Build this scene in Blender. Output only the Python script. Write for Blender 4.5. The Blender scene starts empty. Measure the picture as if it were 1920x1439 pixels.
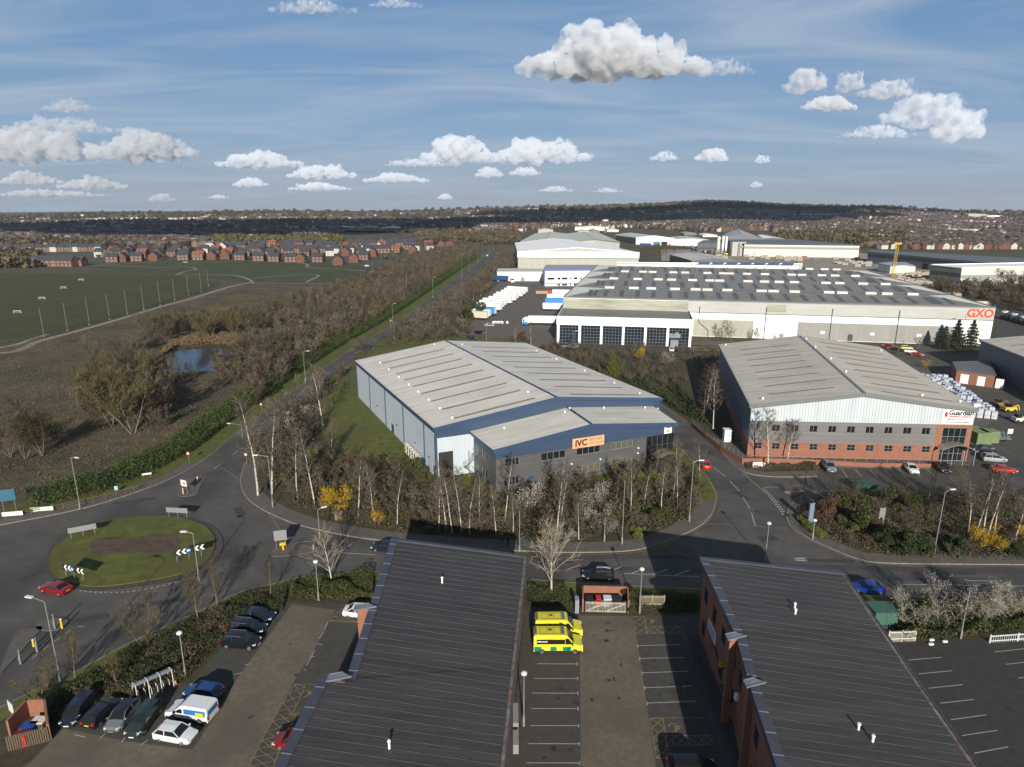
import bpy, bmesh, math, random
import numpy as np
from math import sin, cos, tan, atan, atan2, pi, radians, sqrt, hypot
from mathutils import Vector, Matrix, noise
from mathutils.geometry import tessellate_polygon
sc = bpy.context.scene
COL = sc.collection
# ---------------------------------------------------------------- camera
CAMH, PITCH, FPX = 52.0, radians(14.95), 1240.0
cam = bpy.data.objects.new('camera', bpy.data.cameras.new('camera'))
COL.objects.link(cam); sc.camera = cam
cam.location = (0, 0, CAMH); cam.rotation_euler = (pi/2 - PITCH, 0, 0)
cam.data.sensor_width = 36; cam.data.lens = 36*FPX/1920
cam.data.clip_start = 1; cam.data.clip_end = 80000
# ---------------------------------------------------------------- light
SUN_EL = radians(21.0)
sv = Vector((0.062*cos(SUN_EL), -0.998*cos(SUN_EL), sin(SUN_EL)))     # towards the sun (behind the camera)
sl = bpy.data.lights.new('sun', 'SUN'); sl.energy = 4.9; sl.angle = radians(0.53); sl.color = (1.0, 0.93, 0.81)
so = bpy.data.objects.new('sun', sl); COL.objects.link(so)
so.rotation_euler = (-sv).to_track_quat('-Z', 'Y').to_euler(); so.location = sv*500
w = bpy.data.worlds.new('World'); sc.world = w; w.use_nodes = True
nt = w.node_tree; N = nt.nodes; Lk = nt.links; N.clear()
def nn(tree, typ, **k):
    n = tree.nodes.new(typ)
    for a, b in k.items(): setattr(n, a, b)
    return n
sky = nn(nt, 'ShaderNodeTexSky'); sky.sky_type = 'NISHITA'; sky.sun_disc = False
sky.sun_elevation = SUN_EL; sky.sun_rotation = atan2(sv.x, sv.y)
sky.altitude = 100; sky.air_density = 1.0; sky.dust_density = 0.3; sky.ozone_density = 1.2
out = nn(nt, 'ShaderNodeOutputWorld'); bg = nn(nt, 'ShaderNodeBackground'); bg.inputs[1].default_value = 0.058
# thin high cirrus, laid out by direction in the sky
tc = nn(nt, 'ShaderNodeTexCoord'); mp = nn(nt, 'ShaderNodeMapping'); sep = nn(nt, 'ShaderNodeSeparateXYZ')
Lk.new(tc.outputs['Generated'], sep.inputs[0])
md = nn(nt, 'ShaderNodeMath', operation='ADD'); md.inputs[1].default_value = 0.12; Lk.new(sep.outputs[2], md.inputs[0])
dv = nn(nt, 'ShaderNodeVectorMath', operation='DIVIDE'); Lk.new(tc.outputs['Generated'], dv.inputs[0])
cb = nn(nt, 'ShaderNodeCombineXYZ')
for i in range(3): Lk.new(md.outputs[0], cb.inputs[i])
Lk.new(cb.outputs[0], dv.inputs[1]); Lk.new(dv.outputs[0], mp.inputs[0])
mp.inputs['Rotation'].default_value = (0, 0, radians(34)); mp.inputs['Scale'].default_value = (0.5, 1.35, 0.0)
ns = nn(nt, 'ShaderNodeTexNoise'); ns.inputs['Scale'].default_value = 1.15; ns.inputs['Detail'].default_value = 9
ns.inputs['Roughness'].default_value = 0.52; ns.inputs['Distortion'].default_value = 1.1
Lk.new(mp.outputs[0], ns.inputs['Vector'])
cr = nn(nt, 'ShaderNodeValToRGB'); cr.color_ramp.elements[0].position = 0.41; cr.color_ramp.elements[1].position = 0.64
cr.color_ramp.elements[1].color = (0.75, 0.75, 0.75, 1)
Lk.new(ns.outputs[0], cr.inputs[0])
mx = nn(nt, 'ShaderNodeMix', data_type='RGBA'); mx.inputs[7].default_value = (5.0, 6.1, 7.6, 1)
el = nn(nt, 'ShaderNodeValToRGB'); Lk.new(sep.outputs[2], el.inputs[0])      # clear spring sky, paler towards the horizon
cmx = lambda c: (*[v/8 for v in c], 1)
ee = el.color_ramp.elements; ee[0].position = 0.0; ee[0].color = cmx((3.7, 4.7, 6.1)); ee[1].position = 0.5; ee[1].color = cmx((1.1, 2.5, 5.2))
e3 = ee.new(0.10); e3.color = cmx((2.8, 4.5, 7.0)); e4 = ee.new(0.28); e4.color = cmx((1.6, 3.4, 6.5))
sc8 = nn(nt, 'ShaderNodeVectorMath', operation='SCALE'); sc8.inputs['Scale'].default_value = 8; Lk.new(el.outputs[0], sc8.inputs[0])
hz = nn(nt, 'ShaderNodeMix', data_type='RGBA'); hz.inputs[0].default_value = 0.85
Lk.new(sc8.outputs[0], hz.inputs[7]); Lk.new(sky.outputs[0], hz.inputs[6])
Lk.new(cr.outputs[0], mx.inputs[0]); Lk.new(hz.outputs[2], mx.inputs[6]); Lk.new(mx.outputs[2], bg.inputs[0])
Lk.new(bg.outputs[0], out.inputs[0])
# ---------------------------------------------------------------- exposure and render
sc.view_settings.view_transform = 'Standard'; sc.view_settings.look = 'None'
sc.view_settings.gamma = 1; sc.view_settings.exposure = 0.46; sc.view_settings.use_curve_mapping = False
sc.render.engine = 'CYCLES'
cy = sc.cycles
cy.max_bounces = 8; cy.diffuse_bounces = 2; cy.glossy_bounces = 2; cy.transmission_bounces = 2; cy.volume_bounces = 5
cy.transparent_max_bounces = 8; cy.sample_clamp_indirect = 6
try:
    cy.use_denoising = True; cy.denoiser = 'OPENIMAGEDENOISE'
except Exception: pass

# ---------------------------------------------------------------- helpers
def W(px, py, z=0.0):
    """point of the photograph (1920x1439) -> world point at height z"""
    x = (px-960)/FPX; u = -(py-719.5)/FPX
    d = Vector((x, cos(PITCH)+u*sin(PITCH), -sin(PITCH)+u*cos(PITCH)))
    t = (z-CAMH)/d.z
    return Vector((d.x*t, d.y*t, z))
def row_q(py):
    u = -(py-719.5)/FPX
    return (-sin(PITCH)+u*cos(PITCH))/(cos(PITCH)+u*sin(PITCH))
def V2(p): return Vector((p[0], p[1], 0))
def smooth(pts, closed=False, n=6):
    P = [Vector(p) for p in pts]; out = []
    m = len(P)
    for i in range(m if closed else m-1):
        g = lambda k: P[k % m] if closed else P[max(0, min(m-1, k))]
        a, b, c, d = g(i-1), g(i), g(i+1), g(i+2)
        for k in range(n):
            t = k/n
            out.append(0.5*((2*b)+(c-a)*t+(2*a-5*b+4*c-d)*t*t+(3*b-a-3*c+d)*t**3))
    if not closed: out.append(P[-1])
    return out
def PX(pts, z=0.0): return [W(x, y, z) for x, y in pts]

MATS = {}
def mat(name, col, rough=0.8, metal=0.0, var=0.0, scale=1.0, col2=None, bump=0.0, spec=0.3, detail=6, island=0.0,
        big=None, coat=0.0, trans=0.0, emit=None, lo=0.35, hi=0.65):
    """procedural surface: col blended to col2 by noise, optional large patches, optional per-leaf variation"""
    if name in MATS: return MATS[name]
    m = bpy.data.materials.new(name); m.use_nodes = True; t = m.node_tree
    b = t.nodes['Principled BSDF']; b.inputs['Roughness'].default_value = rough
    b.inputs['Metallic'].default_value = metal; b.inputs['Specular IOR Level'].default_value = spec
    if coat: b.inputs['Coat Weight'].default_value = coat; b.inputs['Coat Roughness'].default_value = 0.06
    if emit: b.inputs['Emission Color'].default_value = (*emit[:3], 1); b.inputs['Emission Strength'].default_value = emit[3]
    c1 = (*col, 1); c2 = (*(col2 or [min(1, c*(1+var)) for c in col]), 1)
    if not col2: c1 = (*[c*(1-var) for c in col], 1)
    src = None
    tcn = nn(t, 'ShaderNodeTexCoord')
    if var or col2:
        no = nn(t, 'ShaderNodeTexNoise'); no.inputs['Scale'].default_value = scale; no.inputs['Detail'].default_value = detail
        no.inputs['Roughness'].default_value = 0.6
        t.links.new(tcn.outputs['Object'], no.inputs['Vector'])
        r = nn(t, 'ShaderNodeValToRGB'); r.color_ramp.elements[0].position = lo; r.color_ramp.elements[1].position = hi
        r.color_ramp.elements[0].color = c1; r.color_ramp.elements[1].color = c2
        t.links.new(no.outputs[0], r.inputs[0]); src = r.outputs[0]
        if bump:
            bn = nn(t, 'ShaderNodeBump'); bn.inputs['Strength'].default_value = bump; bn.inputs['Distance'].default_value = 0.05
            t.links.new(no.outputs[0], bn.inputs['Height']); t.links.new(bn.outputs[0], b.inputs['Normal'])
    if big:   # (colour, scale, amount)
        no = nn(t, 'ShaderNodeTexNoise'); no.inputs['Scale'].default_value = big[1]; no.inputs['Detail'].default_value = 5
        t.links.new(tcn.outputs['Object'], no.inputs['Vector'])
        r = nn(t, 'ShaderNodeValToRGB'); r.color_ramp.elements[0].position = 0.45; r.color_ramp.elements[1].position = 0.62
        r.color_ramp.elements[1].color = (big[2],)*3+(1,)
        t.links.new(no.outputs[0], r.inputs[0])
        q = nn(t, 'ShaderNodeMix', data_type='RGBA'); q.inputs[7].default_value = (*big[0], 1)
        t.links.new(r.outputs[0], q.inputs[0])
        if src: t.links.new(src, q.inputs[6])
        else: q.inputs[6].default_value = (*col, 1)
        src = q.outputs[2]
    if island:
        g = nn(t, 'ShaderNodeNewGeometry'); mr = nn(t, 'ShaderNodeMapRange')
        mr.inputs['To Min'].default_value = 1-island; mr.inputs['To Max'].default_value = 1+island
        t.links.new(g.outputs['Random Per Island'], mr.inputs['Value'])
        q = nn(t, 'ShaderNodeVectorMath', operation='SCALE'); t.links.new(mr.outputs[0], q.inputs['Scale'])
        if src: t.links.new(src, q.inputs[0])
        else: q.inputs[0].default_value = col
        src = q.outputs[0]
    if src: t.links.new(src, b.inputs['Base Color'])
    else: b.inputs['Base Color'].default_value = (*col, 1)
    MATS[name] = m
    return m
def clad(name, col, pitch=1.0, axis=0, depth=0.5, rough=0.5, metal=0.0, dirt=0.15, seam=None, groove=0.8, dirtcol=None, spec=0.3, lines=0.1):
    """profiled sheet: UV is in metres; ribs repeat every `pitch` along `axis`; `seam` = (spacing, axis, darkness)"""
    if name in MATS: return MATS[name]
    m = bpy.data.materials.new(name); m.use_nodes = True; t = m.node_tree
    b = t.nodes['Principled BSDF']; b.inputs['Roughness'].default_value = rough; b.inputs['Metallic'].default_value = metal
    b.inputs['Specular IOR Level'].default_value = spec
    tcn = nn(t, 'ShaderNodeTexCoord'); sp = nn(t, 'ShaderNodeSeparateXYZ'); t.links.new(tcn.outputs['UV'], sp.inputs[0])
    def stripe(ax, per, wid):
        a = nn(t, 'ShaderNodeMath', operation='DIVIDE'); a.inputs[1].default_value = per; t.links.new(sp.outputs[ax], a.inputs[0])
        f = nn(t, 'ShaderNodeMath', operation='FRACT'); t.links.new(a.outputs[0], f.inputs[0])
        l = nn(t, 'ShaderNodeMath', operation='LESS_THAN'); l.inputs[1].default_value = wid/per; t.links.new(f.outputs[0], l.inputs[0])
        return l.outputs[0]
    s = stripe(axis, pitch, pitch*lines)
    no = nn(t, 'ShaderNodeTexNoise'); no.inputs['Scale'].default_value = 0.35; no.inputs['Detail'].default_value = 8
    mpn = nn(t, 'ShaderNodeMapping'); t.links.new(tcn.outputs['UV'], mpn.inputs[0])
    mpn.inputs['Scale'].default_value = (1.6, 0.25, 1) if axis == 0 else (0.25, 1.6, 1)
    t.links.new(mpn.outputs[0], no.inputs['Vector'])
    r = nn(t, 'ShaderNodeValToRGB'); r.color_ramp.elements[0].position = 0.3; r.color_ramp.elements[1].position = 0.7
    dc = dirtcol or [c*(1-dirt*1.6) for c in col]
    r.color_ramp.elements[0].color = (*dc, 1); r.color_ramp.elements[1].color = (*[min(1, c*(1+dirt*0.4)) for c in col], 1)
    t.links.new(no.outputs[0], r.inputs[0])
    q = nn(t, 'ShaderNodeMix', data_type='RGBA', blend_type='MULTIPLY'); q.inputs[7].default_value = (groove,)*3+(1,)
    t.links.new(s, q.inputs[0]); t.links.new(r.outputs[0], q.inputs[6]); src = q.outputs[2]
    if seam:
        s2 = stripe(seam[1], seam[0], seam[3] if len(seam) > 3 else 0.12)
        q2 = nn(t, 'ShaderNodeMix', data_type='RGBA', blend_type='MULTIPLY'); q2.inputs[7].default_value = (seam[2],)*3+(1,)
        t.links.new(s2, q2.inputs[0]); t.links.new(src, q2.inputs[6]); src = q2.outputs[2]
    t.links.new(src, b.inputs['Base Color'])
    wv = nn(t, 'ShaderNodeTexWave', wave_type='BANDS', bands_direction='XYZ'[axis]); wv.inputs['Scale'].default_value = 1/pitch/ (10/pi/2) if False else 0.314/pitch
    t.links.new(tcn.outputs['UV'], wv.inputs['Vector'])
    bn = nn(t, 'ShaderNodeBump'); bn.inputs['Strength'].default_value = depth; bn.inputs['Distance'].default_value = 0.04
    t.links.new(wv.outputs[1] if len(wv.outputs) > 1 else wv.outputs[0], bn.inputs['Height']); t.links.new(bn.outputs[0], b.inputs['Normal'])
    MATS[name] = m
    return m
def brick(name, c1, c2, mortar, bw=0.24, rh=0.09):
    if name in MATS: return MATS[name]
    m = bpy.data.materials.new(name); m.use_nodes = True; t = m.node_tree
    b = t.nodes['Principled BSDF']; b.inputs['Roughness'].default_value = 0.9
    tcn = nn(t, 'ShaderNodeTexCoord'); k = nn(t, 'ShaderNodeTexBrick')
    k.inputs['Scale'].default_value = 1; k.inputs['Brick Width'].default_value = bw; k.inputs['Row Height'].default_value = rh
    k.inputs['Mortar Size'].default_value = 0.012; k.inputs['Color1'].default_value = (*c1, 1); k.inputs['Color2'].default_value = (*c2, 1)
    k.inputs['Mortar'].default_value = (*mortar, 1)
    t.links.new(tcn.outputs['UV'], k.inputs['Vector'])
    no = nn(t, 'ShaderNodeTexNoise'); no.inputs['Scale'].default_value = 0.8; no.inputs['Detail'].default_value = 7
    t.links.new(tcn.outputs['UV'], no.inputs['Vector'])
    r = nn(t, 'ShaderNodeMapRange'); r.inputs['To Min'].default_value = 0.72; r.inputs['To Max'].default_value = 1.25
    t.links.new(no.outputs[0], r.inputs['Value'])
    q = nn(t, 'ShaderNodeVectorMath', operation='SCALE'); t.links.new(k.outputs[0], q.inputs[0]); t.links.new(r.outputs[0], q.inputs['Scale'])
    t.links.new(q.outputs[0], b.inputs['Base Color'])
    MATS[name] = m
    return m

def link(name, me, parent=None, loc=None):
    o = bpy.data.objects.new(name, me); COL.objects.link(o)
    if parent is not None: o.parent = parent
    if loc is not None: o.location = loc
    return o
def tag(o, label=None, cat=None, group=None, kind=None):
    if label: o['label'] = label
    if cat: o['category'] = cat
    if group: o['group'] = group
    if kind: o['kind'] = kind
    return o
def thing(name, label, cat, loc=(0, 0, 0), rz=0.0, group=None):
    o = bpy.data.objects.new(name, None); COL.objects.link(o); o.empty_display_size = 0.5
    o.location = loc; o.rotation_euler = (0, 0, rz)
    return tag(o, label, cat, group)
def dup(root, loc, rz=0.0, label=None, group=None, sc_=None):
    r = root.copy(); COL.objects.link(r); r.location = loc; r.rotation_euler = (0, 0, rz)
    if sc_ is not None: r.scale = sc_ if hasattr(sc_, '__len__') else (sc_,)*3
    if label: r['label'] = label
    if group: r['group'] = group
    for ch in list(root.children):
        c = ch.copy(); COL.objects.link(c); c.parent = r
        for g in list(ch.children):
            d = g.copy(); COL.objects.link(d); d.parent = c
    return r

class MB:
    """collects faces; org is subtracted so that the mesh sits on its thing's base"""
    def __init__(s, org=(0, 0, 0)): s.v = []; s.f = []; s.uv = []; s.mi = []; s.o = Vector(org); s.cur = 0
    def face(s, pts, uv=None):
        n = len(s.v)
        for p in pts: s.v.append((p[0]-s.o.x, p[1]-s.o.y, p[2]-s.o.z))
        s.f.append(tuple(range(n, n+len(pts))))
        if uv is None:
            P = [Vector(p) for p in pts]; e = P[1]-P[0]
            e = e.normalized() if e.length > 1e-9 else Vector((1, 0, 0))
            nrm = e.cross(P[-1]-P[0]); g = nrm.cross(e); g = g.normalized() if g.length > 1e-9 else Vector((0, 0, 1))
            uv = [((p-P[0]).dot(e), (p-P[0]).dot(g)) for p in P]
        s.uv.append(uv); s.mi.append(s.cur)
    def quad(s, a, b, c, d, uv=None): s.face([a, b, c, d], uv)
    def box(s, c, size, rz=0.0, taper=1.0):
        x, y, z = size[0]/2, size[1]/2, size[2]/2; C, S = cos(rz), sin(rz); P = []
        for k, t in ((-z, 1), (z, taper)):
            for i, j in ((-x, -y), (x, -y), (x, y), (-x, y)):
                i *= t; j *= t
                P.append((c[0]+i*C-j*S, c[1]+i*S+j*C, c[2]+k))
        for q in ((0, 1, 5, 4), (1, 2, 6, 5), (2, 3, 7, 6), (3, 0, 4, 7), (4, 5, 6, 7), (3, 2, 1, 0)):
            s.quad(*[P[i] for i in q])
    def bar(s, p, q, wx, wz):
        """box beam from p to q, width wx (horizontal), height wz"""
        p, q = Vector(p), Vector(q); d = (q-p).normalized()
        u = d.cross(Vector((0, 0, 1))); u = u.normalized() if u.length > 1e-4 else Vector((1, 0, 0))
        v = u.cross(d)
        a = [p+u*i*wx/2+v*j*wz/2 for i, j in ((-1, -1), (1, -1), (1, 1), (-1, 1))]; b = [k+(q-p) for k in a]
        for i in range(4): s.quad(a[i], a[(i+1) % 4], b[(i+1) % 4], b[i])
        s.quad(*a[::-1]); s.quad(*b)
    def tube(s, p, q, r0, r1=None, n=8, cap=True):
        r1 = r0 if r1 is None else r1; p, q = Vector(p), Vector(q); d = (q-p).normalized()
        u = d.orthogonal().normalized(); v = d.cross(u)
        A = [p+(u*cos(2*pi*i/n)+v*sin(2*pi*i/n))*r0 for i in range(n)]; B = [q+(u*cos(2*pi*i/n)+v*sin(2*pi*i/n))*r1 for i in range(n)]
        for i in range(n): s.quad(A[i], A[(i+1) % n], B[(i+1) % n], B[i])
        if cap:
            s.face(A[::-1]); s.face(B)
    def poly(s, pts, z=None):
        """flat polygon, may be concave"""
        P = [Vector((p[0], p[1], p[2] if z is None else z)) for p in pts]
        ar = sum(P[i].x*P[(i+1) % len(P)].y-P[(i+1) % len(P)].x*P[i].y for i in range(len(P)))
        if ar < 0: P = P[::-1]
        for t in tessellate_polygon([P]):
            q = [P[i] for i in t]
            if (q[1]-q[0]).cross(q[2]-q[0]).z < 0: q = q[::-1]
            s.face(q, [(p.x, p.y) for p in q])
        return P
    def slab(s, pts, z0, z1):
        P = s.poly(pts, z1)
        for i in range(len(P)):
            a, b = P[i], P[(i+1) % len(P)]
            s.quad((a.x, a.y, z0), (b.x, b.y, z0), (b.x, b.y, z1), (a.x, a.y, z1))
    def ribbon(s, pts, wd, z, h=0.0, side=0):
        """strip along a polyline; side -1/0/1 = left, centred, right of it"""
        P = [Vector((p[0], p[1], 0)) for p in pts]; L, R = [], []
        for i, p in enumerate(P):
            d = (P[min(i+1, len(P)-1)]-P[max(i-1, 0)]); d = d.normalized() if d.length else Vector((1, 0, 0))
            n_ = Vector((-d.y, d.x, 0))
            a = {-1: (wd, 0), 0: (wd/2, -wd/2), 1: (0, -wd)}[side]
            L.append(p+n_*a[0]); R.append(p+n_*a[1])
        for i in range(len(P)-1):
            q = [(R[i].x, R[i].y, z+h), (R[i+1].x, R[i+1].y, z+h), (L[i+1].x, L[i+1].y, z+h), (L[i].x, L[i].y, z+h)]
            s.quad(*q)
            if h:
                s.quad((R[i].x, R[i].y, z), (R[i+1].x, R[i+1].y, z), q[1], q[0]); s.quad((L[i+1].x, L[i+1].y, z), (L[i].x, L[i].y, z), q[3], q[2])
        if h:
            for i, sg in ((0, 1), (-1, -1)):
                s.quad((L[i].x, L[i].y, z), (R[i].x, R[i].y, z), (R[i].x, R[i].y, z+h), (L[i].x, L[i].y, z+h))
    def build(s, name, m, parent=None, loc=None, sm=False):
        me = bpy.data.meshes.new(name)
        me.from_pydata(s.v, [], s.f)
        ul = me.uv_layers.new(name='UVMap'); flat = [c for f in s.uv for p in f for c in p]
        ul.data.foreach_set('uv', flat)
        for k in (m if isinstance(m, (list, tuple)) else [m]): me.materials.append(k)
        me.polygons.foreach_set('material_index', s.mi)
        if sm: me.polygons.foreach_set('use_smooth', [True]*len(s.f))
        me.update()
        o = link(name, me, parent, loc)
        return o
def struct(name, mb, m, label=None, kind='structure', cat=None):
    o = mb.build(name, m); o['kind'] = kind
    if label: o['label'] = label
    if cat: o['category'] = cat
    return o
def text_mesh(s, size, bold=True):
    """lettering as a flat outline mesh, centred, in the x-z plane facing -y"""
    cu = bpy.data.curves.new('lettering', 'FONT'); cu.body = s; cu.size = size; cu.align_x = 'CENTER'; cu.align_y = 'CENTER'
    cu.extrude = 0.01; cu.resolution_u = 3
    if bold: cu.offset = size*0.035
    ob = bpy.data.objects.new('lettering', cu); COL.objects.link(ob)
    dg = bpy.context.evaluated_depsgraph_get(); me = bpy.data.meshes.new_from_object(ob.evaluated_get(dg))
    bpy.data.objects.remove(ob)
    return me
def text(parent, s, size, A, B, u, z, off, m, name='lettering', bold=True, sx=1.0, flat=False, rzx=0.0):
    """writing on the wall that runs A->B, centred u metres along and z up"""
    me = text_mesh(s, size, bold); me.materials.clear(); me.materials.append(m)
    d = (V2(B)-V2(A)).normalized(); n_ = Vector((d.y, -d.x, 0))
    p = V2(A)+d*u+n_*off; p.z = z
    o = link(name, me, parent)
    rot = Matrix.Rotation(atan2(d.y, d.x), 4, 'Z') @ (Matrix.Identity(4) if flat else Matrix.Rotation(pi/2, 4, 'X'))
    mw = Matrix.Translation(p) @ rot @ Matrix.Diagonal((sx, 1, 1, 1))
    o.matrix_basis = (Matrix.Translation(parent.location) @ Matrix.Rotation(parent.rotation_euler.z, 4, 'Z')).inverted() @ mw if parent else mw
    return o
rnd = random.Random(7)
# ================================================================ terrain
HZ = [(-2500, 400), (-600, 404), (0, 405), (100, 403), (250, 400), (330, 400), (520, 396), (700, 399), (800, 395), (900, 391), (1000, 388),
      (1180, 387), (1250, 384), (1320, 380), (1400, 382), (1480, 387), (1560, 389), (1640, 389), (1720, 392), (1800, 396), (1870, 398), (1920, 397), (2600, 400), (4500, 404)]
def crest(px):
    for (a, ya), (b, yb) in zip(HZ, HZ[1:]):
        if px <= b: return ya+(yb-ya)*max(0, min(1, (px-a)/(b-a)))
    return HZ[-1][1]
YC = 3600.0
def terrain(x, y):
    if y < 850: return 0.0
    px = 960+FPX*x/(y*cos(PITCH))
    hc = CAMH+YC*row_q(crest(px))
    t = (y-850)/(YC-850)
    k = t*t*(3-2*t)*0.45+t*0.55 if t < 1 else 1.0
    z = hc*k
    if t > 1: z = hc-(y-YC)*0.004
    amp = min(1, (y-850)/900)
    z += (noise.noise(Vector((x/420, y/420, 3)))*5.0)*amp*(0.2 if t > 0.9 else 1)
    return max(z, 0.0) if t < 1 else z
def build_ground():
    ys = [-500, -200, 0]+list(range(60, 860, 100))+[850]
    y = 900
    while y < 4200: ys.append(y); y += 50+y*0.012
    while y < 9100: ys.append(y); y *= 1.15
    cols = 150; v = []; f = []
    for yy in ys:
        hw = 1.45*max(yy, 500)
        for c in range(cols+1):
            x = (c/cols*2-1)*hw
            v.append((x, yy, terrain(x, yy)))
    for j in range(len(ys)-1):
        for c in range(cols):
            a = j*(cols+1)+c; f.append((a, a+1, a+cols+2, a+cols+1))
    me = bpy.data.meshes.new('ground'); me.from_pydata(v, [], f); me.polygons.foreach_set('use_smooth', [True]*len(f))
    m = mat('rough_grassland', (0.052, 0.044, 0.026), 0.95, scale=0.35, col2=(0.10, 0.082, 0.050), bump=0.5, detail=10, big=((0.036, 0.048, 0.018), 0.02, 0.75))
    me.materials.append(m)
    o = link('ground', me); o['kind'] = 'structure'; return o
build_ground()
# ---------------------------------------------------------------- surfaces
ASPH = mat('asphalt_road', (0.072, 0.068, 0.064), 0.9, scale=0.5, col2=(0.092, 0.086, 0.080), bump=0.15, detail=12, big=((0.048, 0.045, 0.044), 0.09, 0.8))
ASPH2 = mat('asphalt_bay', (0.048, 0.046, 0.041), 0.92, scale=1.2, col2=(0.066, 0.062, 0.055), bump=0.15, detail=12, big=((0.062, 0.058, 0.053), 0.12, 0.5))
ASPHB = mat('brown_lane', (0.108, 0.090, 0.066), 0.92, scale=1.5, col2=(0.140, 0.118, 0.088), bump=0.15, detail=12, big=((0.088, 0.076, 0.062), 0.15, 0.7))
YARD = mat('yard_surface', (0.11, 0.092, 0.080), 0.9, scale=0.3, col2=(0.12, 0.10, 0.088), detail=10)
PAVE = mat('pavement_tarmac', (0.085, 0.078, 0.072), 0.95, scale=0.8, col2=(0.11, 0.100, 0.090), detail=10)
KERB = mat('kerb_concrete', (0.20, 0.18, 0.16), 0.9, var=0.25, scale=2.0)
LAWN = mat('lawn_grass', (0.058, 0.066, 0.012), 0.95, scale=0.5, col2=(0.105, 0.115, 0.024), bump=0.6, detail=12, big=((0.074, 0.072, 0.028), 0.09, 0.7))
FIELD = mat('playing_field_turf', (0.040, 0.042, 0.008), 0.95, scale=0.05, col2=(0.056, 0.055, 0.013), detail=10)
PARKG = mat('park_grass', (0.036, 0.044, 0.014), 0.95, scale=0.06, col2=(0.060, 0.066, 0.028), detail=10)
SOIL = mat('bed_soil', (0.040, 0.030, 0.018), 0.98, scale=0.9, col2=(0.075, 0.058, 0.034), bump=0.8, detail=12, big=((0.035, 0.042, 0.014), 0.15, 0.6))
HEATH = mat('dead_grass', (0.058, 0.043, 0.026), 0.98, scale=0.3, col2=(0.125, 0.096, 0.062), bump=0.6, detail=12, big=((0.042, 0.042, 0.018), 0.05, 0.8), lo=0.3, hi=0.7)
PATH = mat('gravel_path', (0.24, 0.20, 0.15), 0.95, var=0.15, scale=0.5)
PAINT = mat('road_paint', (0.36, 0.35, 0.33), 0.8, scale=2.5, col2=(0.20, 0.25, 0.24), detail=8, lo=0.45, hi=0.75)
YPAINT = mat('yellow_paint', (0.25, 0.195, 0.075), 0.8, scale=2.5, col2=(0.13, 0.11, 0.065), detail=8, lo=0.4, hi=0.7)
# roads
RL = [(-420, 1075), (-200, 1020), (0, 985), (150, 955), (250, 925), (330, 893), (400, 850), (440, 815), (500, 770), (560, 725), (650, 662), (740, 607), (800, 565), (860, 520), (905, 486), (930, 467), (946, 455)]
RR = [(455, 905), (458, 870), (470, 840), (497, 812), (560, 755), (690, 655), (765, 605), (820, 568), (878, 524), (922, 488), (943, 470), (957, 457)]
r = MB()
far = W(950, 441)
pl = smooth(PX(RL)); pr = smooth(PX(RR))
r.poly([p for p in pl]+[p for p in pr[::-1]]+[V2(p) for p in PX([(470, 945), (600, 1000), (1000, 1050), (1200, 1045), (1290, 1010), (1345, 960), (1345, 915), (1300, 860), (1245, 810), (1170, 760), (1120, 725), (1160, 715), (1260, 770), (1320, 812), (1420, 860), (1600, 860), (1860, 860), (1890, 745), (2250, 745)])]
        + [V2(p) for p in PX([(2500, 1150), (2500, 1500), (1000, 1500), (-700, 1500)])], 0.010)
struct('road', r, ASPH)
# tyre-darkened tracks on the roads
tr = MB()
TRK = mat('worn_tyre_track', (0.048, 0.047, 0.049), 0.85, scale=0.4, col2=(0.062, 0.060, 0.060), detail=10)
for off in (0.30, 0.70):
    n_ = min(len(pl), len(pr))
    mid = [V2(W(*p)) for p in [(392, 905), (435, 860), (490, 810), (560, 745), (680, 655), (760, 602), (830, 553), (890, 510), (930, 477), (950, 461)]]
for q in ([(992, 1062), (1200, 1068), (1500, 1078), (1920, 1090), (2300, 1098)], [(992, 1045), (1250, 1046), (1500, 1062), (1920, 1072), (2300, 1078)]):
    tr.ribbon(smooth([V2(p) for p in PX(q)]), 1.3, 0.014)
struct('tyre_tracks', tr, TRK)
RPt = random.Random(17); pa = MB(); pc = MB()
def blot(b, px, py, a_, c_, z, n=4, rz=0.0):
    p = W(px, py); k = 2*pi/n; b.face([(p.x+a_*cos(i*k+.78)*cos(rz)*RPt.uniform(.9, 1.1)-c_*sin(i*k+.78)*sin(rz), p.y+a_*cos(i*k+.78)*sin(rz)+c_*sin(i*k+.78)*cos(rz)*RPt.uniform(.9, 1.1), z) for i in range(n)])
for px, py, a_, c_, rz in ((1390, 930, 3, .9, 1.9), (1440, 1010, 2.2, 1.2, .2), (1250, 1045, 4, .8, 0), (1560, 1052, 5, .7, 0), (1770, 1075, 7, .8, 0), (620, 1028, 4, .9, .1), (450, 960, 3, 1, 2.2), (430, 1040, 2, 2, .4), (300, 1130, 4, .8, .3), (170, 1160, 3, 1, .4), (60, 1080, 2.5, 1, 1.2), (1880, 1098, 4, .5, 0), (1330, 850, 2, .8, 2.2), (250, 940, 5, .7, .35), (1050, 1055, 3, .5, 0), (1420, 960, .9, .9, .3)): blot(pa, px, py, a_, c_, 0.0145, rz=rz)
for i in range(46): blot(pc, *RPt.choice(((RPt.uniform(1000, 1082), RPt.uniform(1235, 1430)), (RPt.uniform(1100, 1190), RPt.uniform(1170, 1430)), (RPt.uniform(1200, 1290), RPt.uniform(1200, 1330)), (RPt.uniform(420, 600), RPt.uniform(1160, 1380)), (RPt.uniform(1720, 1900), RPt.uniform(1230, 1400)))), RPt.uniform(.12, .45), RPt.uniform(.1, .35), 0.1475+i*0.00002, 9, RPt.uniform(0, 3))
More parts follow.
